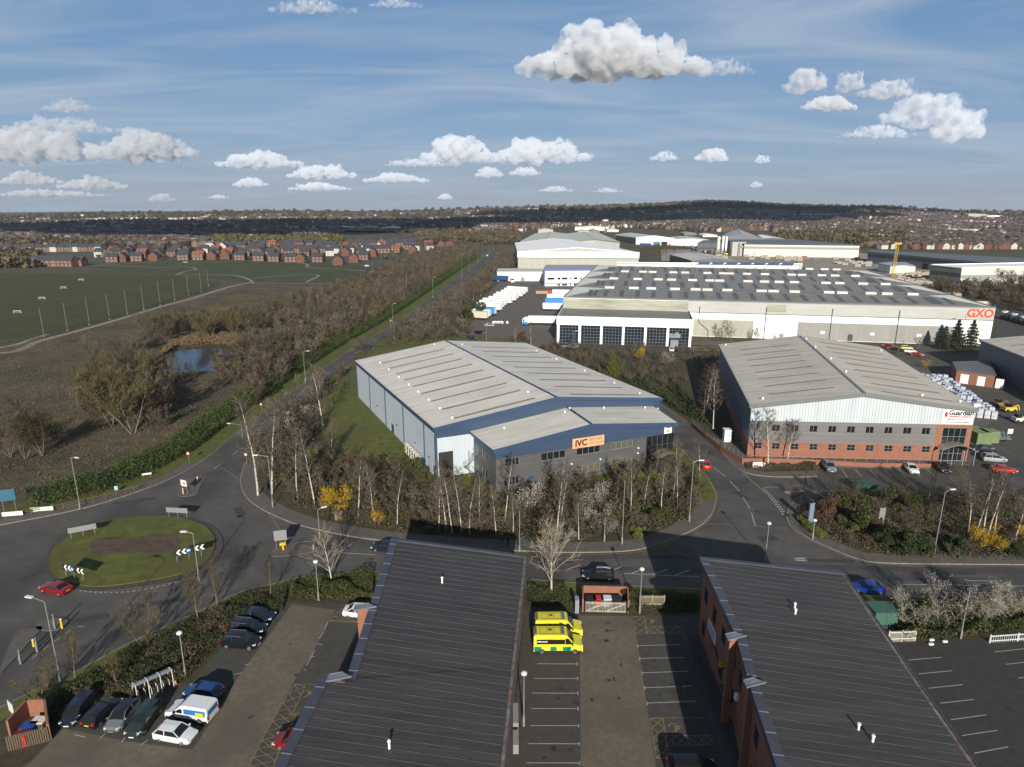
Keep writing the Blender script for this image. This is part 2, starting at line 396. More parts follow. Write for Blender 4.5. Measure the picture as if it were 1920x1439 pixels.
struct('tarmac_repair', pa, mat('tarmac_patch', (0.046, 0.044, 0.043), 0.9, var=.2, scale=1.5)); struct('oil_stain', pc, mat('oil_stain', (0.034, 0.031, 0.028), 0.7, var=.3, scale=3))
# main road beyond what the photo shows as visible strip
# raised land: verge left of the main road
def raised(name, outline, m, top=0.12, z0=0.0, closed_smooth=None):
    b = MB(); b.slab(outline, z0, top); return struct(name, b, m)
def offset_line(pts, d):
    P = [V2(p) for p in pts]; o = []
    for i, p in enumerate(P):
        t = P[min(i+1, len(P)-1)]-P[max(i-1, 0)]; t.normalize(); o.append(p+Vector((-t.y, t.x, 0))*d)
    return o
vl = MB(); vl.ribbon(pl, 7.0, 0.0, 0.12, side=-1); struct('verge', vl, LAWN)
pv = MB(); pv.ribbon([p for p in pl[:34]], 2.6, 0.0, 0.128, side=-1); struct('footpath', pv, PAVE)
kb = MB()
kb.ribbon(pl, 0.16, 0.0, 0.135, side=1)
# IVC block
K1 = [(460, 868), (452, 900), (458, 925), (480, 948), (536, 976), (598, 994), (700, 1012), (850, 1026), (993, 1034), (1100, 1036), (1201, 1030), (1277, 1004), (1325, 975), (1342, 935), (1329, 903), (1312, 882), (1285, 852), (1245, 815)]
k1 = smooth(PX(K1))
back = [V2(p) for p in PX([(1195, 770), (1110, 722), (1000, 665), (990, 640), (870, 628), (800, 600), (765, 607), (690, 657), (560, 757), (497, 814), (470, 842)])]
raised('grass_bank', k1+back, LAWN)
pv2 = MB(); pv2.ribbon(k1[:78], 3.0, 0.115, 0.012, side=-1); struct('pavement', pv2, PAVE)
kb.ribbon(k1, 0.16, 0.0, 0.135, side=1)
# bed behind the pavement
b1 = offset_line(k1[:78], 3.0)
bed = [(1255, 900), (1225, 882), (1100, 905), (1010, 915), (935, 930), (880, 925), (812, 905), (760, 870), (700, 870), (640, 850), (610, 820), (590, 790), (600, 760), (640, 715), (585, 745), (520, 805), (478, 850)]
raised('shrub_bed', b1+[V2(p) for p in PX(bed)], SOIL, 0.14, 0.1)
# Guardian block
K2 = [(1160, 712), (1250, 766), (1300, 800), (1337, 829), (1369, 866), (1395, 885), (1430, 893), (1480, 895), (1531, 894)]
k2 = smooth(PX(K2))
raised('corner_bank', k2+[V2(p) for p in PX([(1533, 876), (1745, 880), (1748, 868), (1820, 873), (1868, 764), (1800, 725), (1690, 670), (1350, 640), (1200, 650)])], PAVE)
kb.ribbon(k2[::-1], 0.16, 0.0, 0.135, side=-1)
raised('planted_strip', [V2(p) for p in PX([(1398, 874), (1400, 880), (1432, 886), (1530, 884), (1531, 870), (1440, 868)])], SOIL, 0.14, 0.1)
raised('copse_floor', [V2(p) for p in PX([(1010, 655), (1120, 720), (1190, 752), (1240, 758), (1290, 792), (1335, 822), (1378, 830), (1345, 650), (1200, 642), (1040, 640)])], SOIL, 0.15, 0.1)
# right bed
K3 = [(2500, 1062), (2200, 1061), (1920, 1059), (1780, 1058), (1659, 1056), (1607, 1048), (1552, 1026), (1510, 1006), (1483, 988), (1476, 970), (1481, 952), (1495, 937), (1515, 928), (1545, 920)]
k3 = smooth(PX(K3))
raised('bed_island', k3+[V2(p) for p in PX([(1640, 921), (1920, 925), (2400, 930)])], PAVE)
i3 = offset_line(k3, -2.6)
raised('bed_soil', [p for p in i3[:-6]]+[V2(p) for p in PX([(1570, 922), (1640, 923), (1920, 927), (2380, 932)])], SOIL, 0.14, 0.1)
kb.ribbon(k3, 0.16, 0.0, 0.135, side=-1)
# near block
K4 = [(-420, 1520), (-200, 1430), (0, 1330), (100, 1280), (170, 1247), (229, 1215), (300, 1182), (366, 1152), (457, 1110), (516, 1096), (571, 1083), (640, 1077), (699, 1073), (850, 1080), (987, 1088), (1063, 1094), (1313, 1107), (1613, 1119), (1920, 1122), (2300, 1124)]
k4 = smooth(PX(K4))
raised('near_bank', k4+[V2(p) for p in PX([(2450, 1500), (1000, 1500), (-500, 1560)])]+[Vector((40, -10, 0)), Vector((-60, -10, 0))], SOIL)
kb.ribbon(k4, 0.16, 0.0, 0.135, side=-1)
vg = MB(); vg.ribbon(k4, 2.2, 0.125, 0.01, side=1); struct('grass_verge', vg, LAWN)
def sheet(name, pts, m, z=0.0, px=True):
    b = MB(); b.poly([V2(p) for p in (PX(pts) if px else pts)], z); return struct(name, b, m)
CPL = [(540, 1131), (760, 1136), (760, 1500), (-150, 1560), (-60, 1500), (60, 1427), (119, 1363), (165, 1305), (253, 1317), (300, 1280), (360, 1283), (421, 1210), (470, 1165), (500, 1155)]
sheet('car_park_west', CPL, ASPH2, 0.140)
sheet('car_park_lane_west', [(548, 1135), (629, 1146), (583, 1232), (549, 1284), (491, 1390), (467, 1440), (420, 1520), (-60, 1520), (60, 1430), (120, 1368), (200, 1385), (290, 1400), (362, 1408), (400, 1350), (449, 1268), (500, 1200)], ASPHB, 0.146)
sheet('car_park_centre', [(985, 1150), (1278, 1157), (1310, 1200), (1420, 1500), (920, 1500), (960, 1380)], ASPH2, 0.140)
sheet('car_park_lane_centre', [(1086, 1156), (1184, 1158), (1195, 1205), (1230, 1440), (1240, 1500), (1090, 1500)], ASPHB, 0.146)
sheet('car_park_east', [(1640, 1215), (1682, 1211), (1845, 1199), (1920, 1194), (2300, 1172), (2400, 1500), (1700, 1500)], mat('dark_asphalt', (0.034, 0.033, 0.032), 0.92, scale=1.0, col2=(0.044, 0.043, 0.041), detail=12), 0.140)
pb = MB(); pb.slab([V2(p) for p in PX([(1272, 1160), (1276, 1185), (1306, 1293), (1339, 1393), (1352, 1500), (1450, 1500), (1380, 1270), (1322, 1160)])], 0.13, 0.20); struct('block_pavement', pb, clad('block_paving', (0.075, 0.072, 0.072), 0.6, 0, 0.3, 0.95, dirt=0.3, seam=(0.6, 1, 0.75, 0.08)))
# Guardian car park, yard, GXO surfaces
sheet('guardian_car_park', [(1531, 878), (1748, 882), (1760, 870), (1860, 868), (1905, 930), (1640, 920), (1540, 921), (1560, 905)], ASPH2, 0.018)
sheet('goods_yard', [(1822, 860), (1860, 765), (1780, 712), (1660, 655), (1700, 650), (1880, 650), (2300, 700), (2300, 860)], mat('dark_yard', (0.060, 0.056, 0.052), 0.92, scale=0.4, col2=(0.085, 0.078, 0.070), detail=10), 0.022)
sheet('lorry_park', [(870, 640), (905, 560), (930, 536), (945, 520), (1120, 500), (1130, 560), (1060, 640), (980, 660), (890, 650)], YARD, 0.03)
sheet('van_yard', [(1866, 585), (1940, 575), (2300, 580), (2300, 660), (1866, 660)], ASPH2, 0.03)
sheet('block_yard', [(1240, 470), (1290, 450), (1480, 456), (1640, 478), (1760, 500), (1900, 545), (1760, 560), (1500, 500), (1300, 497), (1240, 490)], mat('pale_yard', (0.20, 0.17, 0.14), 0.9, scale=0.06, col2=(0.30, 0.27, 0.23), detail=8), 0.03)
sheet('hardstanding', [(1050, 655), (1050, 643), (1300, 652), (1680, 655), (1680, 662), (1300, 660)], ASPH2, 0.16)
# park, playing field, paths, pond
sheet('playing_field', [(-800, 520), (-300, 512), (0, 513), (180, 514), (300, 518), (390, 526), (412, 530), (380, 545), (300, 572), (200, 600), (80, 632), (0, 638), (-700, 690)], FIELD, 0.03)
sheet('park_lawn', [(175, 500), (330, 490), (520, 486), (700, 502), (735, 512), (640, 532), (520, 534), (400, 524), (330, 516), (230, 512)], PARKG, 0.02)
sheet('estate_ground', [(30, 497), (175, 501), (330, 490), (520, 488), (700, 502), (800, 490), (800, 455), (30, 455)], mat('estate_land', (0.050, 0.056, 0.026), 0.95, scale=0.05, col2=(0.085, 0.080, 0.064), detail=8), 0.015)
sheet('heath', [(-800, 700), (0, 645), (80, 638), (200, 606), (300, 577), (400, 545), (520, 534), (640, 534), (735, 514), (800, 495), (880, 470), (860, 515), (740, 600), (650, 655), (560, 718), (440, 805), (330, 885), (150, 945), (-500, 1040)], HEATH, 0.010)
gp = MB()
for q, wd in (([(-600, 720), (-200, 680), (0, 663), (40, 655), (75, 640), (150, 620), (230, 597), (300, 576), (360, 560), (425, 540), (470, 530)], 3.2),
              ([(-600, 700), (-200, 665), (0, 652), (60, 636), (90, 627)], 2.5),
              ([(330, 516), (345, 510), (368, 505), (350, 501), (300, 502), (250, 500), (175, 498)], 2.2),
              ([(330, 516), (400, 516), (440, 517), (466, 524), (475, 532)], 2.2),
              ([(475, 531), (560, 532), (640, 532)], 2.0), ([(475, 522), (520, 518), (560, 516), (596, 516), (590, 522), (578, 527), (575, 530)], 2.0),
              ([(330, 495), (420, 491), (520, 489), (575, 496), (578, 502), (650, 506), (700, 510), (740, 512)], 2.2),
              ([(640, 533), (690, 528), (740, 512)], 2.0)):
    gp.ribbon(smooth([V2(p) for p in PX(q)]), wd, 0.045)
struct('gravel_path', gp, PATH)
pond = smooth([V2(p) for p in PX([(292, 682), (305, 664), (335, 654), (390, 650), (440, 652), (470, 660), (480, 676), (440, 690), (380, 697), (320, 698)])], True)
WATER = mat('pond_water', (0.012, 0.014, 0.010), 0.06, var=0.3, scale=3, spec=0.9, bump=0.25)
b = MB(); b.poly(pond, 0.05); struct('pond', b, WATER)
# ---------------------------------------------------------------- markings
mk = MB(); my = MB()
def ln(b, p, q, wd=0.12, z=0.0155, n=1, fill=0.5):
    a, c = V2(W(*p)), V2(W(*q))
    for i in range(n):
        s0 = i/n; s1 = (i+fill)/n if n > 1 else 1
        u, v = a.lerp(c, s0), a.lerp(c, s1)
        b.ribbon([u, v], wd, z)
def curve(b, pts, wd=0.12, z=0.0155, dash=None):
    P = smooth([V2(p) for p in PX(pts)], n=10)
    if not dash: b.ribbon(P, wd, z); return
    L = [0]
    for i in range(1, len(P)): L.append(L[-1]+(P[i]-P[i-1]).length)
    def at(s):
        for i in range(1, len(P)):
            if L[i] >= s: return P[i-1].lerp(P[i], (s-L[i-1])/max(1e-6, L[i]-L[i-1]))
        return P[-1]
    s = 0
    while s+dash[0] < L[-1]:
        b.ribbon([at(s), at(s+dash[0]/2), at(s+dash[0])], wd, z); s += dash[0]+dash[1]
for p, q in (((1315, 872), (1330, 884)), ((1337, 876), (1361, 895)), ((1368, 902), (1386, 921)), ((1393, 933), (1406, 954)), ((1409, 962), (1416, 987))): ln(mk, p, q, 0.14)
curve(mk, [(1394, 888), (1412, 904), (1428, 918)], 0.14, dash=(0.45, 0.25))
for dx in (0, 5): curve(mk, [(1428+dx, 917), (1440+dx, 929), (1455+dx, 947), (1470+dx, 968)], 0.2, dash=(0.6, 0.35))
ln(mk, (1433, 915), (1464, 913), 0.12); ln(mk, (1483, 911), (1520, 909), 0.12)
gw = [V2(p) for p in PX([(1472, 922), (1511, 920), (1481, 926)])]
mk.ribbon(gw[:2], 0.18, 0.0155); mk.ribbon(gw[1:], 0.18, 0.0155); mk.ribbon([gw[2], gw[0]], 0.8, 0.0157)
curve(my, [(1395, 887), (1430, 896), (1480, 898), (1531, 896)], 0.10); curve(my, [(1545, 923), (1515, 931), (1496, 940), (1482, 954), (1478, 965)], 0.10)
curve(my, [(1329, 900), (1345, 930), (1328, 978), (1280, 1007)], 0.08)
jn = MB(); ln(jn, (1320, 982), (1478, 991), 0.5, 0.0152); struct('road_joint', jn, PAVE)
# the through road
for p, q in (((1143, 1072), (1165, 1063)), ((1184, 1076), (1205, 1067)), ((1225, 1077), (1251, 1068)), ((1266, 1079), (1292, 1070)), ((1064, 1068), (1088, 1060))): ln(mk, p, q, 0.15)
curve(mk, [(1170, 1076), (1240, 1079), (1312, 1082)], 0.12)
for x in (1690, 1776, 1864, 1950, 2035): ln(mk, (x, 1096+(x-1690)*0.014), (x+62, 1097+(x-1690)*0.014), 0.13)
ln(mk, (1814, 1089), (1866, 1090), 0.13); ln(mk, (1808, 1086), (1816, 1090), 0.13); ln(mk, (1824, 1111), (1890, 1112), 0.13)
curve(my, [(560, 985), (640, 1004), (760, 1022), (993, 1037), (1100, 1040), (1205, 1034), (1280, 1008)], 0.10)
curve(my, [(1500, 1005), (1555, 1030), (1610, 1052), (1700, 1060), (1920, 1062), (2200, 1064)], 0.10)
curve(mk, [(640, 1037), (690, 1040), (705, 1041)], 0.13); ln(mk, (545, 1020), (590, 1014), 0.12)
ln(mk, (1490, 1048), (1510, 1047), 0.3); ln(mk, (1492, 1051), (1512, 1051), 0.3)
# roundabout
curve(mk, [(455, 905), (420, 880), (408, 878)], 0.10, dash=(0.6, 0.4))
curve(mk, [(400, 880), (440, 850), (490, 803), (560, 742), (690, 645), (760, 598), (850, 540), (920, 485)], 0.13, dash=(3, 5))
curve(mk, [(150, 1108), (180, 1111), (240, 1110), (300, 1100), (345, 1088)], 0.22, dash=(0.35, 0.4))
curve(mk, [(455, 918), (500, 960), (530, 1000), (545, 1017)], 0.08, dash=(0.6, 0.5))
curve(mk, [(60, 1235), (100, 1205), (140, 1178), (160, 1175)], 0.10, dash=(0.8, 0.8))
# central car park
for x0, y, x1 in ((1007, 1247, 1082), (1001, 1274.5, 1083), (998, 1302, 1083.5), (996, 1331, 1084), (994, 1363, 1085), (991, 1397, 1086), (988, 1433, 1087), (986, 1475, 1088)):
    ln(mk, (x0, y), (x1, y+0.3), 0.09, 0.150); ln(mk, (x1, y-3), (x1, y+4), 0.09, 0.1505)
for x0, y0, x1, y1 in ((1195, 1213, 1274, 1211), (1199, 1237, 1284, 1235), (1203, 1264, 1291, 1261), (1208, 1292, 1268, 1290), (1281, 1290, 1298, 1288), (1213, 1321, 1305, 1317)):
    ln(mk, (x0, y0), (x1, y1), 0.09, 0.150); ln(mk, (x0, y0-3), (x0+0.7, y0+4), 0.09, 0.1505)
def hatch(b, q, n, z=0.150, wd=0.07):
    """outlined box q (4 pixel corners) filled with crossed diagonals"""
    P = [V2(W(*p)) for p in q]
    for i in range(4): b.ribbon([P[i], P[(i+1) % 4]], wd, z)
    for i in range(n):
        s0, s1 = i/n, (i+1)/n
        b.ribbon([P[0].lerp(P[1], s0), P[3].lerp(P[2], s1)], wd, z+0.0004); b.ribbon([P[0].lerp(P[1], s1), P[3].lerp(P[2], s0)], wd, z+0.0008)
hatch(my, [(1187, 1158), (1192, 1191), (1214, 1190), (1208, 1158)], 3); hatch(my, [(1209, 1177), (1282, 1177), (1286, 1189), (1213, 1190)], 5)
hatch(my, [(1219, 1350), (1231, 1425), (1255, 1423), (1243, 1350)], 4); hatch(my, [(1247, 1382), (1343, 1381), (1346, 1398), (1250, 1401)], 5)
ln(my, (1219, 1349), (1320, 1348), 0.07, 0.150)
hatch(my, [(640, 1143), (618, 1166), (672, 1168), (680, 1145)], 3); ln(my, (618, 1167), (680, 1169), 0.07, 0.150)
hatch(my, [(552, 1285), (520, 1338), (548, 1342), (572, 1290)], 3); hatch(my, [(520, 1338), (491, 1391), (530, 1396), (556, 1344)], 3)
hatch(my, [(491, 1391), (468, 1439), (510, 1446), (530, 1398)], 3); ln(my, (552, 1285), (592, 1286), 0.07, 0.150)
def wheelchair(b, c, s, rz):
    P = V2(W(*c)); pts = [P+Vector((cos(a+rz)*s, sin(a+rz)*s, 0)) for a in np.linspace(0.2, 4.6, 12)]
    b.ribbon(pts, 0.09, 0.1525)
    d = Vector((cos(rz+pi/2), sin(rz+pi/2), 0)); e = Vector((cos(rz), sin(rz), 0))
    b.ribbon([P-e*0.2*s+d*0.2*s, P-e*0.2*s+d*1.9*s], 0.10, 0.1535); b.ribbon([P-e*0.2*s+d*1.2*s, P+e*0.9*s+d*1.2*s], 0.09, 0.1545)
    b.ribbon([P-e*0.2*s+d*0.5*s, P+e*1.3*s+d*0.5*s, P+e*1.5*s-d*0.4*s], 0.09, 0.1555)
wheelchair(my, (1217, 1166), 0.45, -1.57); wheelchair(my, (1262, 1366), 0.45, -1.57); wheelchair(my, (575, 1302), 0.4, -1.57); wheelchair(my, (556, 1345), 0.4, -1.57)
for p, q in (((607, 1187), (598, 1200)), ((590, 1222), (575, 1250)), ((582, 1233), (590, 1234)), ((568, 1258), (575, 1259)), ((469, 1247), (459, 1249)), ((453, 1264), (440, 1267)), ((596, 1210), (604, 1211)),
             ((140, 1380), (160, 1385)), ((186, 1388), (198, 1378)), ((228, 1395), (236, 1384)), ((264, 1400), (278, 1390)), ((615, 1168), (608, 1184))): ln(mk, p, q, 0.09, 0.150)
for p, q in (((1702, 1240), (1765, 1235)), ((1722, 1266), (1785, 1260)), ((1741, 1293), (1805, 1286)), ((1762, 1321), (1826, 1314)), ((1783, 1352), (1848, 1343)), ((1803, 1382), (1869, 1372)), ((1826, 1415), (1890, 1403)),
             ((1864, 1225), (1925, 1218)), ((1886, 1248), (1950, 1241)), ((1909, 1274), (1970, 1266))): ln(mk, p, q, 0.09, 0.150)
# Guardian bays
for p, q in (((1577, 879), (1589, 895)), ((1603, 880), (1616, 895)), ((1630, 880), (1644, 895)), ((1657, 880), (1672, 895)), ((1685, 880), (1699, 895)), ((1738, 880), (1754, 895)), ((1712, 880), (1726, 895))): ln(mk, p, q, 0.10, 0.024)
hatch(my, [(1789, 874), (1806, 893), (1820, 891), (1800, 872)], 4, 0.024, 0.07); hatch(my, [(1780, 893), (1786, 902), (1815, 900), (1806, 893)], 2, 0.024, 0.07)
struct('road_markings', mk, PAINT); struct('yellow_markings', my, YPAINT)
kbo = struct('kerb', kb, KERB)
# roundabout island
isl = smooth(PX([(93, 1062), (103, 1028), (160, 990), (240, 972), (320, 970), (378, 985), (403, 1012), (393, 1048), (350, 1075), (270, 1092), (180, 1102), (118, 1090)]), True)
apr = smooth(PX([(86, 1066), (100, 1022), (158, 984), (240, 967), (325, 966), (388, 982), (418, 1012), (405, 1055), (358, 1085), (270, 1101), (180, 1110), (108, 1097)]), True)
b = MB(); b.slab([V2(p) for p in apr], 0.0, 0.11); struct('roundabout_apron', b, mat('apron_stone', (0.060, 0.052, 0.046), 0.95, var=0.2, scale=2.0))
b = MB(); b.slab([V2(p) for p in isl], 0.1, 0.24); struct('roundabout_lawn', b, LAWN)
b = MB(); b.poly(smooth([V2(p) for p in PX([(168, 1022), (200, 1010), (250, 1010), (300, 1004), (335, 1010), (328, 1032), (290, 1046), (255, 1036), (210, 1043), (180, 1043)])], True), 0.25); struct('bare_soil_patch', b, mat('bare_soil', (0.075, 0.055, 0.040), 0.98, var=0.25, scale=0.8))
for nm, q in (('traffic_island', [(330, 912), (345, 900), (385, 893), (376, 912), (368, 928), (335, 931)]), ('splitter_island', [(510, 1033), (540, 1020), (596, 1026), (590, 1035), (515, 1045)]), ('island_kerb', [(30, 1190), (60, 1178), (80, 1178), (60, 1200), (20, 1245), (0, 1260)]), ('refuge_island', [(68, 1168), (100, 1160), (128, 1164), (110, 1182), (72, 1182)])):
    b = MB(); b.slab(smooth([V2(p) for p in PX(q)], True), 0.0, 0.12); struct(nm, b, PAVE)
# ================================================================ buildings
GLASS = mat('dark_glass', (0.012, 0.014, 0.016), 0.08, spec=0.7, var=0.3, scale=0.4)
GLASSB = mat('blind_glass', (0.10, 0.092, 0.065), 0.3, spec=0.6, var=0.35, scale=2.5)
FRAME = mat('grey_frame', (0.20, 0.22, 0.24), 0.5)
DFRAME = mat('dark_frame', (0.05, 0.055, 0.06), 0.5)
WHITE = mat('white_metal', (0.74, 0.74, 0.73), 0.5, var=0.06, scale=0.5)
CREAM = mat('cream_metal', (0.55, 0.52, 0.44), 0.5, var=0.08, scale=0.8)
STEEL = mat('galvanised_steel', (0.32, 0.34, 0.35), 0.45, metal=0.6, var=0.15, scale=2)
BLACK = mat('black_rubber', (0.015, 0.015, 0.016), 0.7)
BRICK = brick('red_brick', (0.26, 0.075, 0.034), (0.20, 0.055, 0.028), (0.24, 0.17, 0.13))
RED = mat('red_paint', (0.42, 0.03, 0.02), 0.4)
def nrm(A, B):
    d = (V2(B)-V2(A)).normalized(); return d, Vector((d.y, -d.x, 0))
def ucol(A, B, px, z=4.0):
    """metres along wall A->B where photo column px crosses it"""
    A, B = V2(A), V2(B); d = (B-A).normalized(); k = (px-960)/FPX
    # A.x+u d.x = k*((A.y+u d.y) cosP + (H-z) sinP)
    return (k*(A.y*cos(PITCH)+(CAMH-z)*sin(PITCH))-A.x)/(d.x-k*d.y*cos(PITCH))
def zrow(A, B, u, py):
    d, _ = nrm(A, B); y = A[1]+u*d.y
    return CAMH+y*row_q(py)
def wpt(A, B, u, z, off=0.0):
    d, n_ = nrm(A, B); p = V2(A)+d*u+n_*off; p.z = z; return p
def wall(mb, A, B, z0, z1, op=(), off=0.0, reveal=0.15):
    """wall face with openings (u0,u1,za,zb) and their reveals"""
    L = (V2(B)-V2(A)).length
    us = sorted({0, L, *[max(0, min(L, o[0])) for o in op], *[max(0, min(L, o[1])) for o in op]}); zs = sorted({z0, z1, *[max(z0, min(z1, o[2])) for o in op], *[max(z0, min(z1, o[3])) for o in op]})
    for i in range(len(us)-1):
        for j in range(len(zs)-1):
            u, v, a, b = us[i], us[i+1], zs[j], zs[j+1]
            if v-u < 1e-6 or b-a < 1e-6: continue
            if any(o[0] < (u+v)/2 < o[1] and o[2] < (a+b)/2 < o[3] for o in op): continue
            mb.quad(wpt(A, B, u, a, off), wpt(A, B, v, a, off), wpt(A, B, v, b, off), wpt(A, B, u, b, off), [(u, a), (v, a), (v, b), (u, b)])
    for u, v, a, b in op:
        q = [(u, a), (v, a), (v, b), (u, b)]
        for k in range(4):
            (s, t), (s2, t2) = q[k], q[(k+1) % 4]
            mb.quad(wpt(A, B, s2, t2, off), wpt(A, B, s, t, off), wpt(A, B, s, t, off-reveal), wpt(A, B, s2, t2, off-reveal))
def window(par, A, B, o, nv=2, nh=1, fm=None, gm=None, off=0.0, name='window', fr=0.06, org=None):
    u0, u1, z0, z1 = o; org = org or par.location; m = MB(org); g = MB(org); d_ = off-0.10
    m.bar(wpt(A, B, u0, z0+fr/2, d_), wpt(A, B, u1, z0+fr/2, d_), 0.07, fr); m.bar(wpt(A, B, u0, z1-fr/2, d_), wpt(A, B, u1, z1-fr/2, d_), 0.07, fr)
    for i in range(nv+1):
        u = u0+fr/2+(u1-u0-fr)*i/nv; m.bar(wpt(A, B, u, z0+fr, d_), wpt(A, B, u, z1-fr, d_), fr, 0.07) if False else m.bar(wpt(A, B, u, z0+fr, d_), wpt(A, B, u, z1-fr, d_), 0.065, fr)
    for j in range(1, nh):
        z = z0+(z1-z0)*j/nh; m.bar(wpt(A, B, u0+fr, z, d_), wpt(A, B, u1-fr, z, d_), 0.06, fr*0.8)
    f = m.build(name, fm or FRAME, par)
    g.quad(wpt(A, B, u0, z0, d_-0.02), wpt(A, B, u1, z0, d_-0.02), wpt(A, B, u1, z1, d_-0.02), wpt(A, B, u0, z1, d_-0.02))
    g.build('pane', gm or GLASS, f)
    return f
def pxo(A, B, x0, y0, x1, y1, z=3.0):
    """opening on the wall from a photo rectangle"""
    u0, u1 = ucol(A, B, x0, z), ucol(A, B, x1, z)
    u0, u1 = min(u0, u1), max(u0, u1); um = (u0+u1)/2
    return (u0, u1, zrow(A, B, um, y1), zrow(A, B, um, y0))
def plate(par, A, B, o, m, name, th=0.06, off=0.0, org=None):
    """flat board standing th proud of the wall"""
    b = MB(org or par.location); u0, u1, z0, z1 = o
    P = [wpt(A, B, u, z, off+th) for u, z in ((u0, z0), (u1, z0), (u1, z1), (u0, z1))]; Q = [wpt(A, B, u, z, off+0.002) for u, z in ((u0, z0), (u1, z0), (u1, z1), (u0, z1))]
    b.quad(*P)
    for i in range(4): b.quad(Q[i], Q[(i+1) % 4], P[(i+1) % 4], P[i])
    return b.build(name, m, par)
class Quad:
    def __init__(s, FL, FR, BL, BR): s.c = [V2(p) for p in (FL, FR, BL, BR)]
    def __call__(s, a, t, z=0.0):
        FL, FR, BL, BR = s.c; p = FL.lerp(FR, a).lerp(BL.lerp(BR, a), t); p.z = z; return p
def qpx(h, *p): return Quad(*[W(x, y, h) for x, y in p])
def gable(name, label, cat, Q, h, rise, wm, rm, tm, group=None, strips=(), over=0.35, base=0.0, strip_m=None, ridge_m=None, walls=True, ridge=0.5, trim=0.55, sides='flbr'):
    """gabled shed: ridge runs from front to back at s=ridge"""
    o = Q(0.5, 0.5, base); t = thing(name, label, cat, o, 0, group)
    FL, FR, BL, BR = Q.c
    if walls:
        b = MB(o)
        for A, B in ((FL, FR), (FR, BR), (BR, BL), (BL, FL)): wall(b, A, B, base, h)
        for A, B in ((FL, FR), (BR, BL)):
            L = (B-A).length; u = L*(ridge if A is FL else 1-ridge)
            b.face([wpt(A, B, 0, h), wpt(A, B, L, h), wpt(A, B, u, h+rise)], [(0, h), (L, h), (u, h+rise)])
        b.build('wall', wm, t)
    wid = (FR-FL).length; dep = (BL-FL).length; so, to = over/wid, over/dep
    r = MB(o); hr = h+rise+0.08; dz = rise*over/(wid*ridge)
    for a0, a1, z0, z1 in ((-so, ridge, h+0.08-dz, hr), (ridge, 1+so, hr, h+0.08-dz)):
        n_ = 8
        for i in range(n_):
            t0, t1 = -to+(1+2*to)*i/n_, -to+(1+2*to)*(i+1)/n_
            r.quad(Q(a0, t0, z0), Q(a1, t0, z1), Q(a1, t1, z1), Q(a0, t1, z0), [(a0*wid, t0*dep), (a1*wid, t0*dep), (a1*wid, t1*dep), (a0*wid, t1*dep)])
    r.build('roof', rm, t)
    for tt in (-to, 1+to):
        v = MB(o)
        for a0, a1, z0, z1 in ((-so, ridge, h+0.08-dz, hr), (ridge, 1+so, hr, h+0.08-dz)):
            v.bar(Q(a0, tt, z0-trim/2+0.10), Q(a1, tt, z1-trim/2+0.10), 0.14, trim)
        v.build('verge_trim', tm, t)
    for aa in (-so, 1+so):
        g = MB(o); g.bar(Q(aa, -to, h-0.12-dz), Q(aa, 1+to, h-0.12-dz), 0.30, 0.34); g.build('gutter', tm, t)
    g = MB(o)
    for i in range(8):
        g.bar(Q(ridge, -to+(1+2*to)*i/8, hr+0.03), Q(ridge, -to+(1+2*to)*(i+1)/8, hr+0.03), 0.6, 0.09)
    g.build('ridge_cap', ridge_m or tm, t)
    for (a0, a1, tt, wd) in strips:
        s_ = MB(o)
        zf = lambda a: (h+0.08+rise*(a/ridge) if a < ridge else h+0.08+rise*((1-a)/(1-ridge)))+0.05
        d = wd/dep/2
        s_.quad(Q(a0, tt-d, zf(a0)), Q(a1, tt-d, zf(a1)), Q(a1, tt+d, zf(a1)), Q(a0, tt+d, zf(a0)))
        s_.build('rooflight', strip_m, t)
    return t
def roof_z(Q, a, h, rise, ridge=0.5): return h+0.08+rise*(a/ridge if a < ridge else (1-a)/(1-ridge))
def vent(par, p, r=0.12, hh=0.35, m=None, name='roof_vent'):
    b = MB(par.location); b.tube(p, p+Vector((0, 0, hh)), r, r); b.tube(p+Vector((0, 0, hh)), p+Vector((0, 0, hh+0.12)), r*1.6, r*1.3); return b.build(name, m or WHITE, par)

# ---------------------------------------------------------------- blue roofed warehouse (centre)
BLUE = clad('blue_cladding', (0.040, 0.066, 0.118), 0.22, 1, 0.35, 0.45, dirt=0.1, groove=0.85)
BLUET = mat('blue_trim', (0.035, 0.062, 0.115), 0.45)
WCLAD = clad('white_cladding', (0.46, 0.51, 0.56), 0.33, 0, 0.5, 0.5, dirt=0.06, seam=(6.0, 0, 0.75, 0.06))
ROOFP = clad('pale_roof', (0.62, 0.585, 0.52), 0.5, 1, 0.35, 0.6, dirt=0.14, seam=(12.5, 0, 0.80, 0.12), groove=0.90)
TAN = mat('rooflight_tan', (0.22, 0.18, 0.125), 0.5, var=0.25, scale=0.6)
GREYC = clad('grey_cladding', (0.098, 0.098, 0.098), 0.9, 1, 0.3, 0.4, dirt=0.16, seam=(4.0, 0, 0.85, 0.05), groove=0.85)
H0 = 10.6
Q = Quad(W(819, 898), W(1238, 747, H0), W(668, 677, H0), W(985, 644, H0))
st = [(0.09, 0.43, 0.035+0.1035*i, 0.75) for i in range(9)]+[(0.59, 0.93, 0.035+0.1035*i, 0.75) for i in range(9)]
ivc = gable('warehouse', 'pale roofed warehouse with blue gable and white side walls in the middle of the picture', 'warehouse', Q, H0, 3.2, WCLAD, ROOFP, BLUET, strips=st, strip_m=TAN, walls=False, trim=0.7)
FL, FR, BL, BR = Q.c
o = ivc.location
w_ = MB(o); dw = pxo(FL, FR, 821, 846, 850, 902); dw = (0.5, dw[1], 0.0, 5.4)
